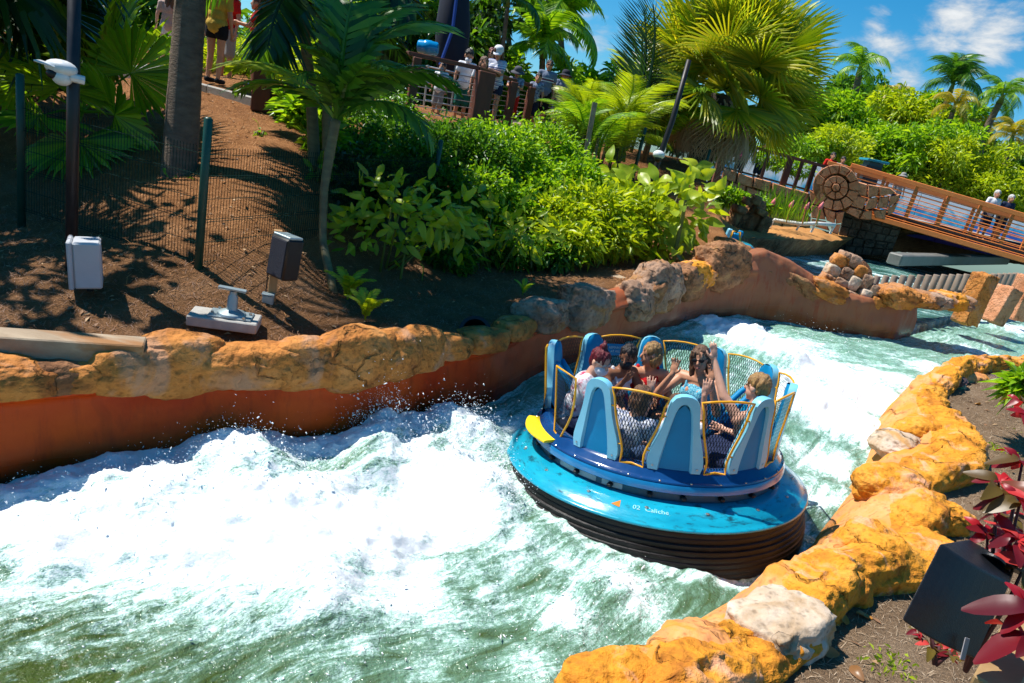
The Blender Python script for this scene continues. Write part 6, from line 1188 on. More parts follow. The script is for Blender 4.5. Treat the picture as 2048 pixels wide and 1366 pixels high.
    for k in range(58):
        me = fanfrond('fan%d' % (k % 4), 1.75, 46, 1.85, 20+k % 4, G_FAN, spread=240+14*(k % 4), split=.34, droop=.16, w=.8); put_frond(me, th, c, 360*k*.382, -24+102*((k+.5)/58)**.9, rs.uniform(1.0, 1.28), rs.uniform(-70, 70))
    for k in range(26):
        me = fanfrond('dry%d' % (k % 3), 1.45, 26, 1.35, 40+k % 3, G_DRY, spread=160, split=.3, droop=.8, w=.6); put_frond(me, th, c-Vector((0, 0, .15)), 360*k*.382, rs.uniform(-62, -28), rs.uniform(.8, 1.05), rs.uniform(-30, 30), name='dead_frond')
    # ---- hedge of feather palms between deck and fan palm
    for i, (px, py, y, L, n, m, lab) in enumerate([(1215, 330, 22, 2.6, 13, G_YELLOW, 'yellow green feather palm clump left of the big fan palm'), (1165, 335, 20.5, 2.1, 11, G_BRIGHT, 'bright feather palm clump just below the end of the deck rail'), (1300, 300, 26, 3.2, 12, G_BRIGHT, 'feather palm behind the fence post beneath the fan palm'), (1140, 290, 22.5, 1.9, 10, G_YELLOW, 'low arching feather palm under the people at the rail end'), (1255, 275, 27, 3.0, 12, G_YELLOW, 'tall feather palm rising left of the fan palm crown')]):
        b = at(px, py, y); th = thing('feather_palm', lab, 'palm', b, group='feather palms beside the deck'); rs = np.random.RandomState(380+i)
        for k in range(int(n*1.8)): me = pinnate('hedge%s%d' % (m.name, k % 3), 1.0, 52, .26, .0085, 1.1+.2*(k % 3), .35, 60+k % 3, m=m); put_frond(me, th, b+Vector((rs.normal()*.2, rs.normal()*.2, .2)), rs.uniform(0, 360), rs.uniform(25, 82), L*rs.uniform(.75, 1.1), rs.uniform(-20, 20))
        for k in range(4): mb = MB(); q = b+Vector((rs.normal()*.2, rs.normal()*.2, 0)); mb.tube([q-Vector((0, 0, .5)), q+Vector((rs.normal()*.1, 0, .9))], [.06, .04], 7); mb.build('cane', CANE, th, smooth=True)
    b = at(1250, 300, 24); th = thing('feather_palm', 'thin dark blue green fronds sticking up against the sky', 'palm', b, group='feather palms beside the deck')
    for k in range(6): me = pinnate('spiky', 1.0, 26, .34, .010, .5, .1, 71, m=G_DARK); put_frond(me, th, b, 60+k*18, 62+k*5, 3.6+.2*k, 0)
    for i, (bx, by, tx, ty, y, r, L, n, m, lab) in enumerate([(1085, 250, 1085, 118, 34, .16, 2.5, 13, G_BRIGHT, 'green feather palm standing behind the man in sunglasses'), (1140, 260, 1120, 60, 40, .18, 3.3, 14, G_BRIGHT, 'tall feather palm against the sky right of the hut'), (1030, 200, 1012, 30, 36, .14, 2.6, 12, G_DARK, 'dark palm crown in front of the hut roof'), (985, 250, 1015, 15, 30, .10, 2.0, 9, G_MID, 'thin leaning palm with a slender bare trunk beside the white cap')]):
        palm(lab, at(bx, by, y), at(tx, ty, y), r, L, n, m, 400+i, group='palms behind the deck', el=(-35, 70), ll=.34, lw=.03, nl=30)
    # ---- wall of foliage behind the deck and the upper left
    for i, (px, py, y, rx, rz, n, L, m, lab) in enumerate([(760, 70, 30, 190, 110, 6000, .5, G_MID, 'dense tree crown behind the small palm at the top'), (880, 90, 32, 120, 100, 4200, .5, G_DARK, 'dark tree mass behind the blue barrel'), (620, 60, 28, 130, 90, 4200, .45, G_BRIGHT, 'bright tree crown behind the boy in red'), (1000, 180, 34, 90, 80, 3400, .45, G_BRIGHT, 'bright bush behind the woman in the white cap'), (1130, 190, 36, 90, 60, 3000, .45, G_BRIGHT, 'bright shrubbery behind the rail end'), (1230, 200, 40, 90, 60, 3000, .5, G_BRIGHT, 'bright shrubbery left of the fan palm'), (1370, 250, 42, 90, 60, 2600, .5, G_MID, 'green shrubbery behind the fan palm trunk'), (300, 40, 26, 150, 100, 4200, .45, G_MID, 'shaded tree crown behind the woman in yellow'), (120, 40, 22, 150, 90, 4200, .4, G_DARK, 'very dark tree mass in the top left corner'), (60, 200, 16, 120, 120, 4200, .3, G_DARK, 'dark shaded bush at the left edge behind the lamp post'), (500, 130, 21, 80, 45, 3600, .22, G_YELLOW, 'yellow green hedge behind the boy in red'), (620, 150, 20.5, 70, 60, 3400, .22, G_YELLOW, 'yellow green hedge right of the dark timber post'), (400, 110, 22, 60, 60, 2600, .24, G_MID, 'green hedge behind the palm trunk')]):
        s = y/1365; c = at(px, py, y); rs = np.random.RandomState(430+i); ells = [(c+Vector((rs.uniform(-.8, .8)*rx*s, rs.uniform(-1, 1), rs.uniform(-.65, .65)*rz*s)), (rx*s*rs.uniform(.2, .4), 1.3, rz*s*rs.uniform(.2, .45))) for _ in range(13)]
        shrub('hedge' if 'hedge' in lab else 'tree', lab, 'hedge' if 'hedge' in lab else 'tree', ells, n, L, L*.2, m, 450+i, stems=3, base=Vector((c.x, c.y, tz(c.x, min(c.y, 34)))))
    # ---- slope shrubs
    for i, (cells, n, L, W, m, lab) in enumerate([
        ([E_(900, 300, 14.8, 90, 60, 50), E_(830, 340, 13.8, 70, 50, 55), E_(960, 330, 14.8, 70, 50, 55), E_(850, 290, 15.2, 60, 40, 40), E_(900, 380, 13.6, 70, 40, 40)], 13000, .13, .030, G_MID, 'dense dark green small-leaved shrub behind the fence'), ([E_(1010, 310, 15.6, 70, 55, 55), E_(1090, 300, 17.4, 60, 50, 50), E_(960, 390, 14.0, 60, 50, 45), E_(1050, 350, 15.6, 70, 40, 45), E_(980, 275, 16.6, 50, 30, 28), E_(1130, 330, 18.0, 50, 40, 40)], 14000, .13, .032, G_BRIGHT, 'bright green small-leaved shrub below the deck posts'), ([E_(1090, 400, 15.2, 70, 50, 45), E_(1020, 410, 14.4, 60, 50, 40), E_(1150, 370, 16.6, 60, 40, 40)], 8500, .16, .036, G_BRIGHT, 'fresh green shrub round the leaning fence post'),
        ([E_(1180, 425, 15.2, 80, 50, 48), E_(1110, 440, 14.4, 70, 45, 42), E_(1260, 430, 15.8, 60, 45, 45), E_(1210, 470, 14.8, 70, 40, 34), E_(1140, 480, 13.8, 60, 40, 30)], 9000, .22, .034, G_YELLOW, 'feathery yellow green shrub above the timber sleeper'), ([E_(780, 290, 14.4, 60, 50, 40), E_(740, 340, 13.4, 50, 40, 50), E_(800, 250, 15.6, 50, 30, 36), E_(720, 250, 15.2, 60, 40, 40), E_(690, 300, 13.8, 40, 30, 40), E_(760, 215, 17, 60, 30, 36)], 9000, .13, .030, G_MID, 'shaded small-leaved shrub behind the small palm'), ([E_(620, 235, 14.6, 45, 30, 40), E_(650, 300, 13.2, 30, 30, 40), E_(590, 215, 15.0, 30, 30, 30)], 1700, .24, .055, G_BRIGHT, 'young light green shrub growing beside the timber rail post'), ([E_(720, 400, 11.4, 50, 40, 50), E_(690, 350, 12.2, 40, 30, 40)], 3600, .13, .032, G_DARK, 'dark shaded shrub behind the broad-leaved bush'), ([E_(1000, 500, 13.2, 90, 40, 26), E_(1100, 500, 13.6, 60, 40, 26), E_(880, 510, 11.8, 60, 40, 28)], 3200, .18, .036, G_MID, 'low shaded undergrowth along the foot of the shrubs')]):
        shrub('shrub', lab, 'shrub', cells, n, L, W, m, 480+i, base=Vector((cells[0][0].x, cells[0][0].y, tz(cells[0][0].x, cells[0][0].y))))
    q = E_(790, 430, 10.6, 90, 60, 70); leafy('broadleaf_shrub', 'shrub of large drooping lime green leaves in front of the fence', 'shrub', [q, E_(720, 470, 10.2, 50, 40, 40), E_(870, 440, 10.8, 60, 50, 60), E_(760, 390, 10.6, 60, 40, 40), E_(930, 430, 11.4, 40, 40, 50)], 300, .235, G_YELLOW, 501, wide=.20, base=Vector((q[0].x, q[0].y, tz(q[0].x, q[0].y))))
    q = E_(1000, 450, 12.6, 60, 50, 40); leafy('broadleaf_shrub', 'lower shrub of lime green leaves right of the bigger one', 'shrub', [q, E_(1060, 470, 12.8, 60, 40, 36), E_(930, 470, 11.6, 40, 40, 36)], 200, .21, G_YELLOW, 502, wide=.20, base=Vector((q[0].x, q[0].y, tz(q[0].x, q[0].y))))
    q = E_(1330, 430, 16.2, 70, 60, 70); leafy('vine', 'vine of big heart-shaped yellow leaves hanging beside the lamp pole', 'vine', [q, E_(1270, 400, 16.8, 50, 40, 45), E_(1380, 420, 16.4, 40, 40, 70), E_(1310, 490, 15.8, 50, 40, 40), E_(1380, 370, 17, 36, 30, 40), E_(1240, 350, 18, 40, 30, 30)], 300, .33, G_YELLOW, 503, wide=.34, heart=True, droop=.5, base=Vector((q[0].x, q[0].y, tz(q[0].x, q[0].y))))
    # ---- small foreground palm, thin curved trunk
    y = 10.2; b = pz(668, 590, 1.22); pts = [b, at(645, 480, 9.7), at(648, 380, 9.9), at(660, 300, 10.1), at(672, 240, 10.2)]; th = thing('small_palm', 'slender young palm with a curved green trunk and broad split fronds', 'palm', b); trunk(th, pts, [.06, .055, .06, .078, .07], CANE, rings=.02); c = pts[-1]
    for k, (az, el, sz, rl) in enumerate([(172, 6, 1.75, 0), (140, 74, 1.9, 10), (100, 76, 2.2, 0), (40, 66, 2.1, 0), (14, 30, 2.0, -20), (-8, 2, 1.75, 10), (200, 76, 1.6, 0), (-40, 40, 1.5, 0), (-120, 55, 1.3, 0), (70, 40, 1.7, 0), (10, 52, 2.3, 15), (250, 30, 1.2, 0)]):
        me = pinnate('young%d' % (k % 3), 1.0, 22, .30, .034, 1.0+.25*(k % 3), .28, 90+k % 3, m=G_MID if True else None, vee=.15); put_frond(me, th, c, az, el, sz, rl)
    me = pinnate('young_lit', 1.0, 22, .30, .034, 1.0, .28, 97, m=G_YELLOW, vee=.15); put_frond(me, th, c, 176, 16, 1.85, 5); put_frond(me, th, c+Vector((.05, 0, .5)), 10, 20, .8, 5)
    # second palm behind it with two dark canes
    b = at(640, 330, 12.6); th = thing('cane_palm', 'shaded palm with two bare canes behind the slender palm', 'palm', b); rs = np.random.RandomState(7)
    for p0, p1, r in ((at(632, 400, 12.4), at(600, -20, 12.8), .10), (at(655, 420, 12.2), at(640, -20, 12.8), .09)): trunk(th, [p0, p0.lerp(p1, .5)+Vector((.06, 0, 0)), p1], [r*1.2, r, r*.9], CANE, rings=.03, name='cane')
    for k in range(15): me = pinnate('caneleaf%d' % (k % 3), 1.0, 34, .32, .03, 1.2, .6, 120+k % 3, m=G_MID if k % 2 else G_DARK); put_frond(me, th, at(610+8*(k % 6), 20-6*k, 12.8), 360*k*.382, -35+7*k, 2.4*rs.uniform(.8, 1.1), rs.uniform(-30, 30))
    # ---- thick palm trunk on the slope, crown above the frame
    b = at(358, 345, 10.8); t = at(385, -60, 11.2); up = t+(t-b).normalized()*4.2; th = thing('fan_palm', 'palm with a thick grey trunk on the mulch slope, crown above the picture', 'palm', b); trunk(th, [b-Vector((0, 0, .3)), b.lerp(up, .3), b.lerp(up, .6), up], [.27, .225, .20, .20], BARK, rings=.012); rs = np.random.RandomState(9)
    for k in range(13): me = fanfrond('tfan%d' % (k % 3), 1.5, 30, 1.5, 140+k % 3, G_MID, spread=290, split=.5, droop=.35); put_frond(me, th, up, 360*k*.382, -35+95*(k/13), rs.uniform(.85, 1.1), rs.uniform(-30, 30))
    # ---- big pleated fans at left
    b = at(165, 240, 12.6); th = thing('fan_palm', 'low fan palm with wide pleated sunlit fans left of the thick trunk', 'palm', b)
    for k, (az, el, sz, rl) in enumerate([(80, 70, 1.25, -60), (25, 50, 1.1, -50), (-25, 8, 1.0, -60), (170, 58, 1.1, 60), (-60, -20, 1.0, 20), (-80, 30, .9, 0), (120, 50, 1.2, 60), (200, 20, 1.0, 50), (-100, -5, .9, 0)]): me = fanfrond('low%d' % (k % 2), 1.15, 34, 1.0, 160+k % 2, G_BRIGHT if k in (0, 1, 2, 3) else G_MID, spread=270, split=.72, droop=.14); put_frond(me, th, b+Vector((0, 0, .15)), az, el, sz*1.02, rl)
    # hanging dark fans along the top left and the trees whose shade falls on the lower left slope
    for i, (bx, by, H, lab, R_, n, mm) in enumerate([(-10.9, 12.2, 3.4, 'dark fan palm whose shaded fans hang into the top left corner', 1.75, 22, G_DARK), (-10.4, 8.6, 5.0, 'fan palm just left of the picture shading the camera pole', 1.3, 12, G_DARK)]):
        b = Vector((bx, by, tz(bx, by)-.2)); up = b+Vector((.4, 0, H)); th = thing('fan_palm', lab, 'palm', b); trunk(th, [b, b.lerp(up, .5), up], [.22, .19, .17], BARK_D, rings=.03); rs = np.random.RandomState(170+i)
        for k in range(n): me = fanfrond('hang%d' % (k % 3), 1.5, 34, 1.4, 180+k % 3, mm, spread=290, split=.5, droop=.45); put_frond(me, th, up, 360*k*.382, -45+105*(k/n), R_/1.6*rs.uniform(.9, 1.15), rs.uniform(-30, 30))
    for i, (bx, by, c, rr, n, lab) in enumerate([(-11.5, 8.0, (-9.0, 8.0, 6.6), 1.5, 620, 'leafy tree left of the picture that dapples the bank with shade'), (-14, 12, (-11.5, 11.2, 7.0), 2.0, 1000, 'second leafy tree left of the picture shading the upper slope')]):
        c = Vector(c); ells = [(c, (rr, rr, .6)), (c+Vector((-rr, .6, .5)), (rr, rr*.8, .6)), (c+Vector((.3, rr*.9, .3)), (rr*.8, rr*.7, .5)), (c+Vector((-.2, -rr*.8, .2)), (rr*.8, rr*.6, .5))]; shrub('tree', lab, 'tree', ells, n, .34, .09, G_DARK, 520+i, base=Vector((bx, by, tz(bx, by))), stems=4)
    # ---- small plants
    for i, (px, py, z, n, s, lab) in enumerate([(695, 600, 1.2, 6, .34, 'small bright fern at the foot of the slender palm'), (730, 640, 1.18, 7, .30, 'little fern among dry stalks above the orange rim'), (1045, 590, 1.3, 4, .2, 'tiny seedling on the bare shaded soil')]):
        b = pz(px, py, z); th = thing('fern', lab, 'fern', b, group='small ferns on the bank')
        for k in range(n): me = pinnate('fern', 1.0, 14, .22, .05, 1.2, .3, 200, m=G_YELLOW); put_frond(me, th, b, 360*k*.382+20*i, 50+5*(k % 4), s*1.6)
    for i, (px, py, y, n, s, lab) in enumerate([(370, 375, 10.6, 16, .24, 'small leafy plant in front of the thick palm trunk'), (522, 268, 13.2, 12, .18, 'little seedling alone on the sunny mulch'), (640, 340, 11.8, 14, .22, 'light green seedling beside the cane palm'), (345, 395, 10.2, 9, .2, 'sprig of leaves at the foot of the thick palm')]):
        c = at(px, py, y); leafy('seedling', lab, 'plant', [(c, (.14, .12, .14))], n, s, G_BRIGHT, 530+i, wide=.25, base=Vector((c.x, c.y, tz(c.x, c.y))))
    # reeds and greenery on the far bank
    b = at(1560, 440, 32.5); rs = np.random.RandomState(12); n = 170; P = np.array(b)+np.stack([rs.normal(0, .55, n), rs.normal(0, .3, n), 0*rs.normal(size=n)], 1); D = np.stack([rs.normal(0, .22, n), rs.normal(0, .15, n), np.ones(n)], 1); V, F, r = leaves_np(P, D, np.tile([0, -1., .1], (n, 1)), rs.uniform(.7, 2.0, n), rs.uniform(.014, .03, n), rs, droop=.12, small=False)
    th = thing('reeds', 'tall clump of green reeds on the far bank', 'reeds', b); o = link('blades', nmesh('blades', V-np.array(b), F, rnd=r), G_BRIGHT, th); tag(o, kind='stuff')
    for px, py, y, lab in ((1545, 318, 40.8, 'green planter shrub behind the terrace rail, nearer the fan palm'), (1592, 336, 40.2, 'green planter shrub behind the terrace rail, nearer the spiral'), (1462, 395, 31, 'green plant beside the block ruin'), (1510, 410, 32, 'grassy tuft behind the block ruin')): e = E_(px, py, y, 30, 12, 14); shrub('shrub', lab, 'shrub', [e], 600, .26, .06, G_BRIGHT, int(px), stems=2)
build_veg()
# ================================================================== deck, hut and onlookers
RED_T = mat('red_brown_timber', (.16, .05, .028, 1), (.09, .028, .016, 1), rough=.6, scale=5, stretch=(1, 1, .25)); TIMBER = mat('grey_timber', (.42, .33, .23, 1), (.27, .19, .12, 1), rough=.8, scale=6, stretch=(.3, 1, 1), bump=.4, col3=(.30, .14, .05, 1), s3=2, t3=.58); TAN_W = mat('tan_timber', (.42, .25, .11, 1), (.28, .15, .06, 1), rough=.7, scale=9, stretch=(1, 1, .15)); CONC = mat('concrete', (.44, .42, .38, 1), (.33, .31, .28, 1), scale=6, rough=.9, bump=.3)
CABLE = mat('steel_cable', (.45, .45, .44, 1), rough=.35, metal=.8); GREEN_P = mat('green_fence', (.006, .06, .045, 1), (.005, .045, .033, 1), rough=.4, scale=6)
def build_deck():
    ed = [at(525, 218, 15.3), at(815, 246, 17.6), at(950, 264, 19), at(1010, 258, 21.5), at(1048, 256, 23), at(1080, 254, 24.5), at(1165, 262, 28)]
    top = [at(525, 85, 15.3), at(815, 106, 17.6), at(955, 136, 19), at(1015, 157, 21.5), at(1052, 168, 23), at(1086, 178, 24.5), at(1175, 202, 28)]
    mb = MB(); back = [p+Vector((-1.5, 7.5, .05)) for p in ed]; n = len(ed); V = [Vector((p.x, p.y, p.z)) for p in ed]+back+[p-Vector((0, 0, .7)) for p in ed]
    F = [(i, i+1, n+i+1, n+i) for i in range(1, n-1)]+[(i, 2*n+i, 2*n+i+1, i+1) for i in range(1, n-1)]; mb.add(V, F); o = mb.build('boardwalk', mat('deck_boards', (.30, .22, .17, 1), (.20, .14, .10, 1), scale=4, rough=.8, stretch=(4, 1, 1))); tag(o, kind='structure')
    rl = thing('deck_railing', 'red brown timber railing with steel cables in front of the onlookers', 'railing', ed[2])
    for i in range(1, n-1): mb = MB(); mb.bar(top[i], top[i+1]-(top[i+1]-top[i])*.001, .16, .10, bev=.01); mb.build('hand_rail', RED_T, rl)
    for i, w in ((1, .2), (2, .44), (3, .22), (4, .20), (5, .2), (6, .2)): mb = MB(); mb.box((ed[i].x, ed[i].y-.02, (ed[i].z+top[i].z)/2-.25), (w, w, top[i].z-ed[i].z+.4), (0, 0, rad(25)), .015); mb.build('post', RED_T, rl)
    for i in range(1, n-1):
        for k in range(9): t = .08+.095*k; a = ed[i].lerp(top[i], t); b = ed[i+1].lerp(top[i+1], t); mb = MB(); mb.tube([a, b], .011, 4); mb.build('cable', CABLE, rl)
    lp = thing('timber_post', 'dark red timber rail post standing by the boy in red', 'post', at(525, 222, 15.3)); a, b = at(520, 222, 15.3), at(548, -40, 15.3); mb = MB(); mb.box((a.x, a.y, (a.z+b.z)/2), (.38, .38, b.z-a.z), (0, 0, rad(20)), .015); mb.build('post', RED_T, lp); c = at(535, 190, 15.3); d = at(700, 220, 16.4); mb = MB(); mb.bar(c, d, .14, .22); mb.build('rail', RED_T, lp)
    # upper left path, kerb
    k0, k1, k2 = at(240, 140, 16.9), at(420, 188, 16.1), at(560, 226, 15.4); kb = thing('kerb', 'grey concrete kerb at the top of the mulch slope', 'kerb', k1)
    for a, b in ((k0, k1), (k1, k2)): mb = MB(); mb.bar(a, b, .22, .36, bev=.02); mb.build('kerb_stone', CONC, kb)
    mb = MB(); P = [k0+Vector((0, .1, .1)), k1+Vector((0, .1, .1)), k2+Vector((0, .1, .1)), k2+Vector((1.5, 3.2, .25)), k1+Vector((0, 3.4, .25)), k0+Vector((-1, 3.4, .25))]; mb.add(P, [(0, 1, 4, 5), (1, 2, 3, 4)]); o = mb.build('path', CONC); tag(o, kind='structure')
    # hut
    h = thing('hut', 'dark hut with a mint green metal gable roof above the onlookers', 'hut', at(960, 150, 42)); RG = mat('green_metal_roof', (.12, .42, .30, 1), (.10, .36, .26, 1), rough=.4, scale=2); TRIM = mat('green_trim', (.02, .20, .14, 1), rough=.4)
    A = at(985, 8, 42); R_ = at(1020, 50, 42); L_ = at(935, 40, 42); bk = Vector((-5.0, 6.5, 0)); mb = MB(); o_ = Vector((.0, -.5, .0)); mb.add([A, R_, R_+bk, A+bk, A+Vector((0, 0, -.15)), R_+Vector((0, 0, -.15)), R_+bk+Vector((0, 0, -.15)), A+bk+Vector((0, 0, -.15))], [(0, 1, 2, 3), (7, 6, 5, 4), (0, 4, 5, 1), (1, 5, 6, 2)]); mb.build('roof_side', RG, h)
    mb = MB(); mb.add([A, L_, L_+bk, A+bk, A-Vector((0, 0, .15)), L_-Vector((0, 0, .15)), L_+bk-Vector((0, 0, .15)), A+bk-Vector((0, 0, .15))], [(3, 2, 1, 0), (4, 5, 6, 7), (1, 5, 4, 0), (2, 6, 5, 1)]); mb.build('roof_side', RG, h)
    for k in range(14): t = k/13; mb = MB(); a = A+bk*t; b = L_+bk*t; mb.bar(a+Vector((0, 0, .03)), b+Vector((0, 0, .03)), .06, .06); mb.build('roof_seam', RG, h)
    for p, q in ((A, R_), (A, L_)): mb = MB(); mb.bar(p+o_*.2, q+o_*.2, .16, .34); mb.build('barge_board', TRIM, h)
    mb = MB(); iA, iR, iL = A+Vector((0, .4, -.3)), R_+Vector((-.4, .4, 0)), L_+Vector((.4, .4, 0)); mb.add([iA, iR, iL, iR-Vector((0, 0, 4)), iL-Vector((0, 0, 4)), iR+bk, iL+bk, iR+bk-Vector((0, 0, 4)), iL+bk-Vector((0, 0, 4))], [(0, 2, 4, 3, 1), (1, 3, 7, 5), (2, 6, 8, 4)]); mb.build('wall', mat('hut_dark', (.015, .02, .022, 1), rough=.7), h)
    # folded navy parasol and blue barrel
    u = thing('parasol', 'folded dark navy parasol with a blue strap above the rail', 'parasol', at(900, 200, 22)); a, b = at(900, 150, 22), at(912, -40, 22); mb = MB(); NV = mat('navy_canvas', (.008, .012, .03, 1), (.005, .008, .02, 1), rough=.8, scale=5); mb.tube([a, a.lerp(b, .15), a.lerp(b, .5), a.lerp(b, .85), b], [.32, .48, .52, .42, .3], 14); mb.build('canopy', NV, u, smooth=True); mb = MB(); mb.tube([at(880, 130, 21.3), at(905, 60, 21.3), at(915, -20, 21.3)], .05, 6); mb.build('strap', mat('blue_strap', (.01, .06, .35, 1), rough=.6), u); mb = MB(); mb.tube([at(897, 255, 22), a], .06, 8); mb.build('pole', BLACK, u)
    bl = thing('barrel', 'glossy bright blue barrel lying behind the rail corner', 'barrel', at(855, 105, 18.8)); BLU = mat('blue_plastic', (.005, .28, .62, 1), (.004, .22, .52, 1), rough=.2, coat=.5); a, b = at(836, 92, 18.8), at(876, 98, 18.8); d = (b-a).normalized(); mb = MB(); mb.tube([a, a+d*.03, a.lerp(b, .3), a.lerp(b, .34), a.lerp(b, .66), a.lerp(b, .7), b-d*.03, b], [.14, .16, .165, .18, .18, .165, .16, .14], 16); mb.build('drum', BLU, bl, auto=40)
    for p in (a, b): mb = MB(); mb.lathe([(0, -.008), (.12, -.008), (.12, .008), (0, .008)], 14, p, R=d.to_track_quat('Z', 'Y').to_matrix()); mb.build('lid', BLU, bl)
    bw = thing('bench_frame', 'pale metal barrier frame behind the boys in white', 'barrier', at(850, 240, 21)); WM = mat('pale_metal', (.6, .6, .6, 1), rough=.35, metal=.6)
    for px in (845, 870, 900): mb = MB(); mb.tube([at(px, 235, 21.5), at(px+12, 130, 21.5)], .03, 7); mb.build('upright', WM, bw)
    for py in (132, 165, 200): mb = MB(); mb.tube([at(852, py, 21.5), at(915, py+14, 21.5)], .025, 7); mb.build('rail', WM, bw)
    return ed
ED = build_deck()
# ================================================================== fence and things on the left bank
def build_fence():
    fe = thing('wire_fence', 'green welded wire fence with green posts crossing the slope', 'fence', at(400, 535, 8.0))
    tops = [at(40, 150, 8.9), at(417, 238, 8.0), at(882, 282, 13.5), at(1118, 316, 17), at(1291, 256, 21.5), at(1420, 300, 25)]
    foot = [Vector((t.x, t.y, t.z-1.78)) for t in tops]
    for i, t in enumerate(tops): mb = MB(); mb.tube([foot[i]-Vector((0, 0, .3)), t, t+Vector((0, 0, .02))], [.05, .05, .03], 10); mb.build('post', GREEN_P, fe, smooth=True)
    for i in range(len(tops)-1):
        a0, b0 = foot[i]+Vector((0, 0, .04)), foot[i+1]+Vector((0, 0, .04)); h = 1.42; n = int((b0-a0).length/.048); mb = MB()
        for k in range(n+1):
            p = a0.lerp(b0, k/n); mb.tube([p, p+Vector((0, 0, h))], .0042, 3, cap=False)
        for r in (0, .03, .28, .53, .56, .81, 1.06, 1.09, 1.34): mb.tube([a0+Vector((0, 0, r)), b0+Vector((0, 0, r))], .0048, 3, cap=False)
        o = mb.build('wire_panel', mat('wire_green', (.008, .035, .026, 1), rough=.85, spec=.1), fe); tag(o, kind='stuff')
build_fence()
def build_left_things():
    DM = mat('dark_metal', (.030, .030, .035, 1), (.02, .02, .024, 1), rough=.4, metal=.3); GREYP = mat('grey_enclosure', (.50, .51, .54, 1), (.45, .46, .49, 1), rough=.5, scale=5); WP = mat('white_housing', (.72, .73, .74, 1), rough=.35); SM = mat('galvanised', (.36, .44, .46, 1), (.28, .35, .38, 1), rough=.42, metal=.5, scale=7); y = 7.45
    po = thing('camera_pole', 'dark metal pole carrying a white security camera at the left', 'pole', pz(142, 560, 1.3)); b = at(143, 500, y); t = at(150, -120, y); mb = MB(); mb.tube([Vector((b.x, b.y, 1.2)), t], .062, 12); mb.build('pole', DM, po, smooth=True)
    sc = thing('security_camera', 'white hooded security camera on the dark pole', 'camera', at(135, 150, y-.1)); c = at(122, 140, y-.12); mb = MB(); mb.sphere(c+Vector((.0, 0, .02)), (.165, .12, .085), 18); mb.build('hood', WP, sc, smooth=True); mb = MB(); mb.box(c+Vector((-.10, -.06, .035)), (.20, .20, .02), (0, rad(8), rad(20)), .008); mb.build('visor', WP, sc, smooth=False); mb = MB(); mb.sphere(c+Vector((.02, -.01, -.07)), (.10, .095, .085), 16); mb.build('body', WP, sc, smooth=True); mb = MB(); mb.sphere(c+Vector((-.035, -.075, -.05)), (.065, .05, .05), 14); mb.build('dome', BLACK, sc, smooth=True); mb = MB(); mb.tube([c+Vector((.1, 0, -.05)), c+Vector((.2, .08, -.06))], .045, 8); mb.build('bracket', WP, sc)
    jb = thing('junction_box', 'pale grey square junction box at the foot of the camera pole', 'box', pz(175, 585, 1.3)); c = at(176, 525, 7.05); Rz = (rad(4), rad(-3), rad(-58)); R = Euler(Rz).to_matrix(); mb = MB(); mb.box(c, (.40, .26, .50), Rz, .018); mb.build('case', GREYP, jb, auto=40); mb = MB(); mb.box(c+R @ Vector((0, -.155, 0)), (.42, .05, .52), Rz, .014); mb.build('lid', GREYP, jb, auto=40)
    for sz in (-.2, .2): mb = MB(); mb.box(c+R @ Vector((-.19, -.14, sz)), (.03, .06, .05), Rz, .008); mb.build('latch', GREYP, jb)
    mb = MB(); mb.tube([c-Vector((0, -.05, .2)), c-Vector((0, -.05, .8))], .035, 8); mb.build('conduit', DM, jb)
    ps = thing('speaker_post', 'tan timber stake holding the dark loudspeaker on the bank', 'post', pz(540, 612, 1.28)); b = pz(542, 605, 1.28); t = at(546, 458, b.y); mb = MB(); mb.box((b.x, b.y, (b.z+t.z)/2-.05), (.095, .095, t.z-b.z+.1), (0, 0, rad(25)), .004); mb.build('stake', TAN_W, ps); mb = MB(); mb.box((b.x-.01, b.y-.08, b.z+.05), (.135, .10, .14), (0, 0, rad(15)), .012); mb.build('socket_box', SM, ps); mb = MB(); mb.box((b.x-.01, b.y-.085, b.z+.13), (.15, .12, .02), (0, 0, rad(15)), .006); mb.build('socket_lid', SM, ps); mb = MB(); mb.tube([(b.x-.06, b.y-.05, b.z+.1), (b.x-.055, b.y-.05, b.z+.35), (b.x-.04, b.y-.05, b.z+.55)], .008, 5); mb.build('wire', BLACK, ps)
    sp = thing('loudspeaker', 'dark rectangular loudspeaker fixed to the tan stake on the left bank', 'speaker', at(570, 560, 7.95)); c = at(570, 515, b.y-.12); Rz = (rad(-4), 0, rad(-30)); R = Euler(Rz).to_matrix(); mb = MB(); mb.box(c, (.32, .24, .50), Rz, .02); mb.build('cabinet', BLACK, sp, auto=40); mb = MB(); mb.box(c+R @ Vector((0, -.122, 0)), (.27, .012, .45), Rz, .005); mb.build('grille', mat('grille', (.018, .02, .035, 1), rough=.7, scale=60, bump=.5), sp); mb = MB(); mb.box(c+R @ Vector((0, 0, .262)), (.30, .2, .03), Rz, .008); mb.build('bracket', SM, sp)
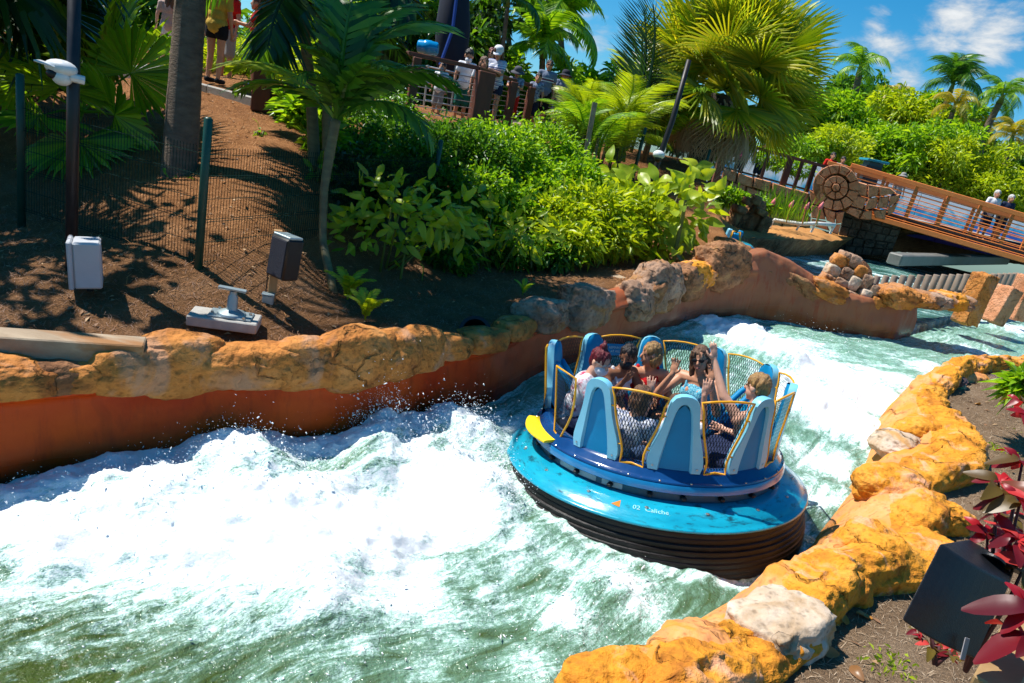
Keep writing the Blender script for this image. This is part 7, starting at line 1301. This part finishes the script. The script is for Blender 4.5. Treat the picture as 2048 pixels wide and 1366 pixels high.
    sl = thing('steel_pedestal', 'galvanised steel swivel pedestal bolted on a concrete slab', 'pedestal', pz(450, 645, 1.2)); c = pz(450, 640, 1.22); mb = MB(); mb.box(c, (.74, .38, .12), (0, 0, rad(14)), .012); mb.build('slab', CONC, sl, auto=40); mb = MB(); mb.box(c+Vector((.06, .02, .072)), (.46, .28, .022), (0, 0, rad(14)), .005); mb.build('base_plate', SM, sl); mb = MB(); mb.lathe([(.16, .0), (.15, .02), (.06, .055), (.058, .06), (.055, .20), (.04, .235), (.04, .27), (0, .27)], 18, c+Vector((.06, .02, .084))); mb.build('column', SM, sl, auto=35); mb = MB(); mb.box(c+Vector((.05, .02, .375)), (.30, .07, .03), (0, rad(3), rad(14)), .006); mb.build('cross_bar', SM, sl)
    for sx in (-1, 1):
        for sy in (-1, 1): mb = MB(); mb.lathe([(.018, 0), (.018, .018), (0, .02)], 6, c+Vector((.06+sx*.18, .02+sy*.09, .084))); mb.build('bolt', STEEL, sl)
    o = MB(); q = pz(424, 526, 1.52); o.tube([q+Vector((-.14, 0, .03)), q+Vector((-.10, 0, .05)), q+Vector((0, .01, .06)), q+Vector((.08, 0, .055)), q+Vector((.12, 0, .05))], [.015, .04, .055, .05, .03], 10); o = o.build('crushed_bottle', mat('blue_film', (.02, .10, .55, 1), (.10, .30, .75, 1), rough=.15, scale=18), None, smooth=True); tag(o, 'crumpled blue plastic bottle lying behind the green fence post', 'bottle')
    a, b = pz(-60, 668, 1.30), pz(288, 690, 1.30); d = (b-a).normalized(); per = Vector((-d.y, d.x, 0)); mb = MB(); mb.bar(a+per*.1-Vector((0, 0, .11)), b+per*.1-Vector((0, 0, .11)), .26, .22, bev=.012); o = mb.build('timber_sleeper', TIMBER, None, auto=40); tag(o, 'long weathered timber sleeper at the left edge of the bank', 'timber'); mb = MB(); mb.bar(a+per*.16-Vector((0, 0, .34)), b-d*.15+per*.16-Vector((0, 0, .34)), .26, .22, bev=.012); o = mb.build('timber_sleeper', mat('brown_timber', (.26, .13, .05, 1), (.15, .07, .03, 1), rough=.8, scale=6, stretch=(.3, 1, 1)), None, auto=40); tag(o, 'darker timber sleeper under the long weathered one', 'timber')
    for p, q, yy, lab in (((1150, 578), (1248, 552), 12.6, 'short timber sleeper lying behind the grey boulders'), ((1272, 540), (1392, 534), 15.2, 'timber sleeper above the brown boulders near the bend')): a, b = at(*p, yy), at(*q, yy+.9); mb = MB(); mb.bar(a-Vector((0, 0, .13)), b-Vector((0, 0, .13)), .30, .26, bev=.012); o = mb.build('timber_sleeper', TIMBER, None, auto=40); tag(o, lab, 'timber')
    c = pz(948, 668, 1.1); mb = MB(); R = Matrix.Rotation(rad(55), 3, 'X'); mb.lathe([(.20, -.3), (.21, .0), (.23, .02), (.23, .05), (.18, .05), (.17, -.25), (0, -.25)], 20, c+Vector((0, .1, .0)), R=R); o = mb.build('drain_pipe', BLACK, None, auto=40); tag(o, 'black corrugated drain pipe end behind the orange rim', 'pipe')
    lp = thing('camera_pole', 'leaning black pole with a small white dome camera by the vine', 'pole', at(1285, 430, 17.8)); P = [at(1282, 440, 17.8), at(1310, 340, 17.9), at(1345, 240, 18), at(1378, 120, 18.1)]; mb = MB(); mb.tube(P, [.085, .075, .07, .06], 10); mb.build('pole', mat('black_pole', (.012, .010, .010, 1), rough=.5), lp, smooth=True); c = at(1317, 312, 17.6); mb = MB(); mb.sphere(c+Vector((0, 0, .03)), (.15, .15, .11), 16); mb.build('housing', WP, lp, smooth=True); mb = MB(); mb.sphere(c-Vector((0, .03, .06)), (.10, .10, .09), 14); mb.build('dome', BLACK, lp, smooth=True)
    for a, b, w, m, lab in ((at(1345, 545, 15.6), at(1372, 400, 15.8), .075, STEM_G, 'thin greenish stake under the vine at the bend'), (at(1165, 350, 19.5), at(1190, 205, 19.5), .13, TIMBER, 'pale leaning timber stake among the feather palms')): mb = MB(); mb.bar(a-Vector((0, 0, .4)), b, w, w, up=(0, 1, 0)); o = mb.build('stake', m, None); tag(o, lab, 'stake')
    a, b = at(440, 645, 7.6), at(1100, 510, 13.5); mb = MB(); mb.tube([pz(700, 552, 1.3)+Vector((0, 0, .05)), pz(900, 535, 1.35)+Vector((0, 0, .06)), pz(1060, 515, 1.5)+Vector((0, 0, .05))], .006, 4); o = mb.build('trip_wire', CABLE, None); tag(o, 'thin wire strung over the bare soil below the shrubs', 'wire')
build_left_things()
# ================================================================== right bank, near
def build_right_things():
    BS = mat('speaker_black', (.010, .011, .014, 1), (.007, .008, .010, 1), rough=.38, scale=40, bump=.15, bscale=120); D = 2.9
    P1, P2, P4 = at(1880, 1086, D), at(2030, 1172, D+.05), at(1802, 1240, D-.22); u, v = P2-P1, P4-P1; w = (at(1922, 1068, D+.34)-P1); sp = thing('loudspeaker', 'big black outdoor loudspeaker tilted on the near right bank', 'speaker', P1+u*.5+v+w*.5); u = u*.93; prof = []
    n = 10; V = []
    for k in range(n+1):                                                 # gently bowed front
        t = k/n; bow = .10*math.sin(math.pi*t); V += [P1+u*t-w*bow, P4+u*t*1.0-w*bow]
    m0 = len(V); V += [P1+w+u*.12, P1+w+u*.88, P4+w+u*.12, P4+w+u*.88]; F = [(2*k, 2*k+1, 2*k+3, 2*k+2) for k in range(n)]+[tuple([2*k for k in range(n+1)]+[m0+1, m0])[::1], tuple([2*k+1 for k in range(n+1)]+[m0+3, m0+2])[::-1], (0, m0, m0+2, 1), (2*n, 2*n+1, m0+3, m0+1), (m0, m0+1, m0+3, m0+2)]
    mb = MB(); mb.add(V, F); o = mb.build('cabinet', BS, sp); bv = o.modifiers.new('bevel', 'BEVEL'); bv.width = .012; bv.segments = 3; bv.limit_method = 'ANGLE'; bv.angle_limit = rad(40)
    t0 = P1+u*.62+w*.45-v*.03; mb = MB(); nn = (-v).normalized(); q = nn.to_track_quat('Z', 'Y').to_matrix(); mb.lathe([(.055, 0), (.055, .012), (.02, .016), (.02, .028), (0, .03)], 16, t0, R=q); mb.build('pivot_knob', BS, sp, auto=40); mb = MB(); mb.bar(t0+nn*.015-u*.08, t0+nn*.015+u*.75+w*.1, .07, .012, up=nn); mb.build('bracket_arm', BS, sp)
    tg = P4+u*.86+w*.15-v*.12; mb = MB(); mb.box(tg-w*.35+u*.0, (.035, .004, .10), (rad(-20), rad(15), rad(20)), .001); mb.build('paper_tag', mat('grey_tag', (.35, .33, .35, 1), rough=.6), sp)
    cb = MB(); s0 = P4+u*.8+w*.3; cb.tube([s0, s0+Vector((.05, -.02, -.03)), at(1985, 1290, D-.05), at(2006, 1325, D-.1), at(1990, 1352, D-.12), at(1975, 1372, D-.1)], .008, 6); o = cb.build('power_cable', BLACK, None, smooth=True); tag(o, 'black cable curling below the big loudspeaker', 'cable')
    a, b = at(2030, 1290, 2.3), at(1960, 1400, 2.1); mb = MB(); mb.bar(at(2050, 1255, 2.6), at(1975, 1400, 2.2), .14, .14, bev=.008); o = mb.build('timber_rail', mat('pale_timber', (.42, .28, .13, 1), (.26, .15, .06, 1), rough=.6, scale=7, stretch=(.25, 1, 1)), None, auto=40); tag(o, 'pale timber rail end at the bottom right corner', 'timber')
    rs = np.random.RandomState(31)
    def croton(label, base, tufts, seed):
        th = thing('croton', label, 'plant', base); rs = np.random.RandomState(seed)
        for k in range(5): leaf_mesh('cr%d' % k, .20+.02*k, .18, .25+.12*k, k+3)
        for k in range(5): leaf_mesh('cb%d' % k, .20+.02*k, .18, .25+.12*k, k+9)
        for (px, py, y, n, size, red) in tufts:
            c = at(px, py, y); mb = MB(); mb.tube([base, base.lerp(c, .6)+Vector((.02, 0, .05)), c], [.014, .010, .006], 6); mb.build('stem', mat('red_stem', (.10, .03, .03, 1), rough=.6), th, smooth=True)
            for i in range(int(n*1.4)):
                az = 2.399*i+rs.uniform(-.3, .3); el = rs.uniform(-.25, .8); d = Vector((math.cos(az), math.sin(az), el)); isr = rs.uniform() < red; put_leaf(_lm[('cr%d' if isr else 'cb%d') % (i % 5)], G_RED if isr else G_BRONZE, th, c+d.normalized()*.01, d, Vector((rs.normal()*.3, -.3+rs.normal()*.3, 1)), size*.48*rs.uniform(.6, 1.2))
    g = at(2040, 1130, 3.2); g.z -= .7
    croton('red and bronze leaved plant behind the big loudspeaker', g, [(1998, 965, 3.3, 9, .30, .45), (2040, 1005, 3.2, 10, .30, .6), (1975, 1068, 3.3, 12, .20, .9), (2035, 1080, 3.1, 12, .26, .9), (2045, 925, 3.4, 8, .30, .7), (2012, 1030, 3.5, 8, .24, .5), (2050, 1130, 3.1, 9, .26, .9), (2010, 1110, 3.4, 8, .2, .8)], 41)
    g = at(2070, 1400, 2.4); croton('large scarlet leaves at the right edge below the loudspeaker', g, [(2066, 1225, 2.3, 9, .34, 1.0), (2064, 1280, 2.25, 8, .32, 1.0)], 42)
    g = at(1870, 1330, 3.1); croton('low bronze leaved plant under the big loudspeaker', g, [(1860, 1290, 3.15, 8, .16, .15), (1900, 1310, 3.1, 8, .15, .3), (1835, 1260, 3.2, 4, .12, .4)], 43)
    g = at(2060, 830, 6.5); croton('pink leaved plant at the right edge by the small spotlights', g, [(2040, 800, 6.8, 7, .34, .7), (2052, 830, 6.6, 7, .32, .8)], 44)
    e = E_(2045, 770, 10.5, 26, 20, 24); shrub('shrub', 'bright green plant at the right edge above the pink leaves', 'shrub', [e], 350, .24, .05, G_BRIGHT, 77, stems=2)
    GB = mat('green_lamp', (.01, .22, .16, 1), (.008, .17, .12, 1), rough=.35); TP = mat('lamp_top', (.05, .03, .03, 1), rough=.5)
    for px, py, lab in ((1920, 782, 'small green spotlight with ribbed dark cap, the nearer one'), (1988, 772, 'small green spotlight with ribbed dark cap, the farther one')):
        b = pz(px, py, .95); t = thing('spotlight', lab, 'lamp', b, group='green spotlights on the right bank'); R = Matrix.Rotation(rad(-35), 3, 'Y'); mb = MB(); mb.lathe([(0, 0), (.10, .0), (.12, .04), (.12, .13), (.14, .15)], 14, b, R=R); mb.build('body', GB, t, auto=40); mb = MB(); mb.lathe([(.14, .15), (.17, .17), (.16, .23), (.08, .27), (0, .28)], 14, b, R=R); mb.build('cap', TP, t, auto=40)
        for k in range(7): a = rad(k*26-78); mb = MB(); p0 = b+R @ Vector((.165*math.sin(a), -.165*math.cos(a), .17)); p1 = b+R @ Vector((.08*math.sin(a), -.08*math.cos(a), .275)); mb.tube([p0, p1], .012, 4); mb.build('rib', mat('rib_pink', (.45, .22, .18, 1), rough=.6), t)
        mb = MB(); mb.box(b-Vector((0, 0, .06)), (.10, .10, .12)); mb.build('foot', GB, t)
    for k in range(5): leaf_mesh('fl%d' % k, .28, .3, .15, k+20)
    LG = leafmat('leaf_fallen', [(.45, .20, .03, 1), (.30, .13, .04, 1), (.52, .30, .06, 1), (.22, .10, .04, 1)], .15, tcol=(1, 1, 1, 1)); i = 0
    for px, py, lab in ((1712, 1228, 'curled orange fallen leaf on the dirt below the ochre rocks'), (1690, 1250, 'small brown fallen leaf near the curled orange one'), (1665, 1262, 'brown fallen leaf at the foot of the ochre edging'), (1960, 808, 'long orange fallen leaf near the small spotlights'), (1700, 1330, 'fallen leaf low on the dirt left of the loudspeaker'), (1640, 1300, 'fallen leaf beside the pale boulder')):
        d = px_ray(px, py); q = pz(px, py, .5)
        for _ in range(6): q = pz(px, py, rz(q.x, q.y)+.02)
        th = bpy.data.objects.new('fallen_leaf', _lm['fl%d' % (i % 5)]); COL.objects.link(th)
        if not th.data.materials: th.data.materials.append(LG)
        th.location = q; th.rotation_euler = (rad(10*i), rad(-8), rad(70*i)); th.scale = (.16, .16, .16); tag(th, lab, 'leaf', 'fallen leaves on the right bank'); i += 1
    for px, py, n, lab in ((1785, 1340, 60, 'light green weeds on the dirt by the loudspeaker'), (1990, 900, 60, 'yellowish weeds on the dirt beside the overhanging rock'), (1960, 960, 50, 'sparse yellow weeds below the overhanging rock shadow'), (2040, 870, 60, 'green weeds at the right edge of the dirt')):
        q = pz(px, py, .5)
        for _ in range(6): q = pz(px, py, rz(q.x, q.y))
        rs = np.random.RandomState(int(px)); P = np.array(q)+np.stack([rs.normal(0, .12, n), rs.normal(0, .12, n), rs.uniform(0, .05, n)], 1); D = np.stack([rs.normal(0, .5, n), rs.normal(0, .5, n), np.ones(n)*.8], 1); V, F, r = leaves_np(P, D, np.tile([0, -.5, .5], (n, 1)), rs.uniform(.04, .10, n), rs.uniform(.008, .016, n), rs); o = link('weeds', nmesh('weeds', V-np.array(q), F, rnd=r), G_YELLOW); o.location = q; tag(o, lab, 'weeds', kind='stuff')
build_right_things()
def litter(name, label, n, sampler, seed):
    rs = np.random.RandomState(seed); P = sampler(rs, n)+np.array([0, 0, .012]); n = len(P); a = rs.uniform(0, 6.283, n); D = np.stack([np.cos(a), np.sin(a), rs.normal(0, .25, n)], 1); U = np.array([0, 0, 1])+rs.normal(0, .35, (n, 3)); V, F, r = leaves_np(P, D, U, rs.uniform(.03, .11, n), rs.uniform(.008, .026, n), rs, fold=.5, droop=.05)
    o = link(name, nmesh(name, V, F, rnd=r*.7), leafmat('leaf_litter', [(.10, .05, .025, 1), (.26, .13, .06, 1), (.46, .30, .16, 1), (.40, .18, .05, 1)], .1, rough=.7, tcol=(1, 1, 1, 1))); tag(o, label, 'litter', kind='stuff')
litter('leaf_litter', 'dry brown leaves strewn over the left slope', 2600, samp_left, 61)
litter('leaf_litter', 'dry leaves and chips strewn over the right bank', 900, samp_right, 62)
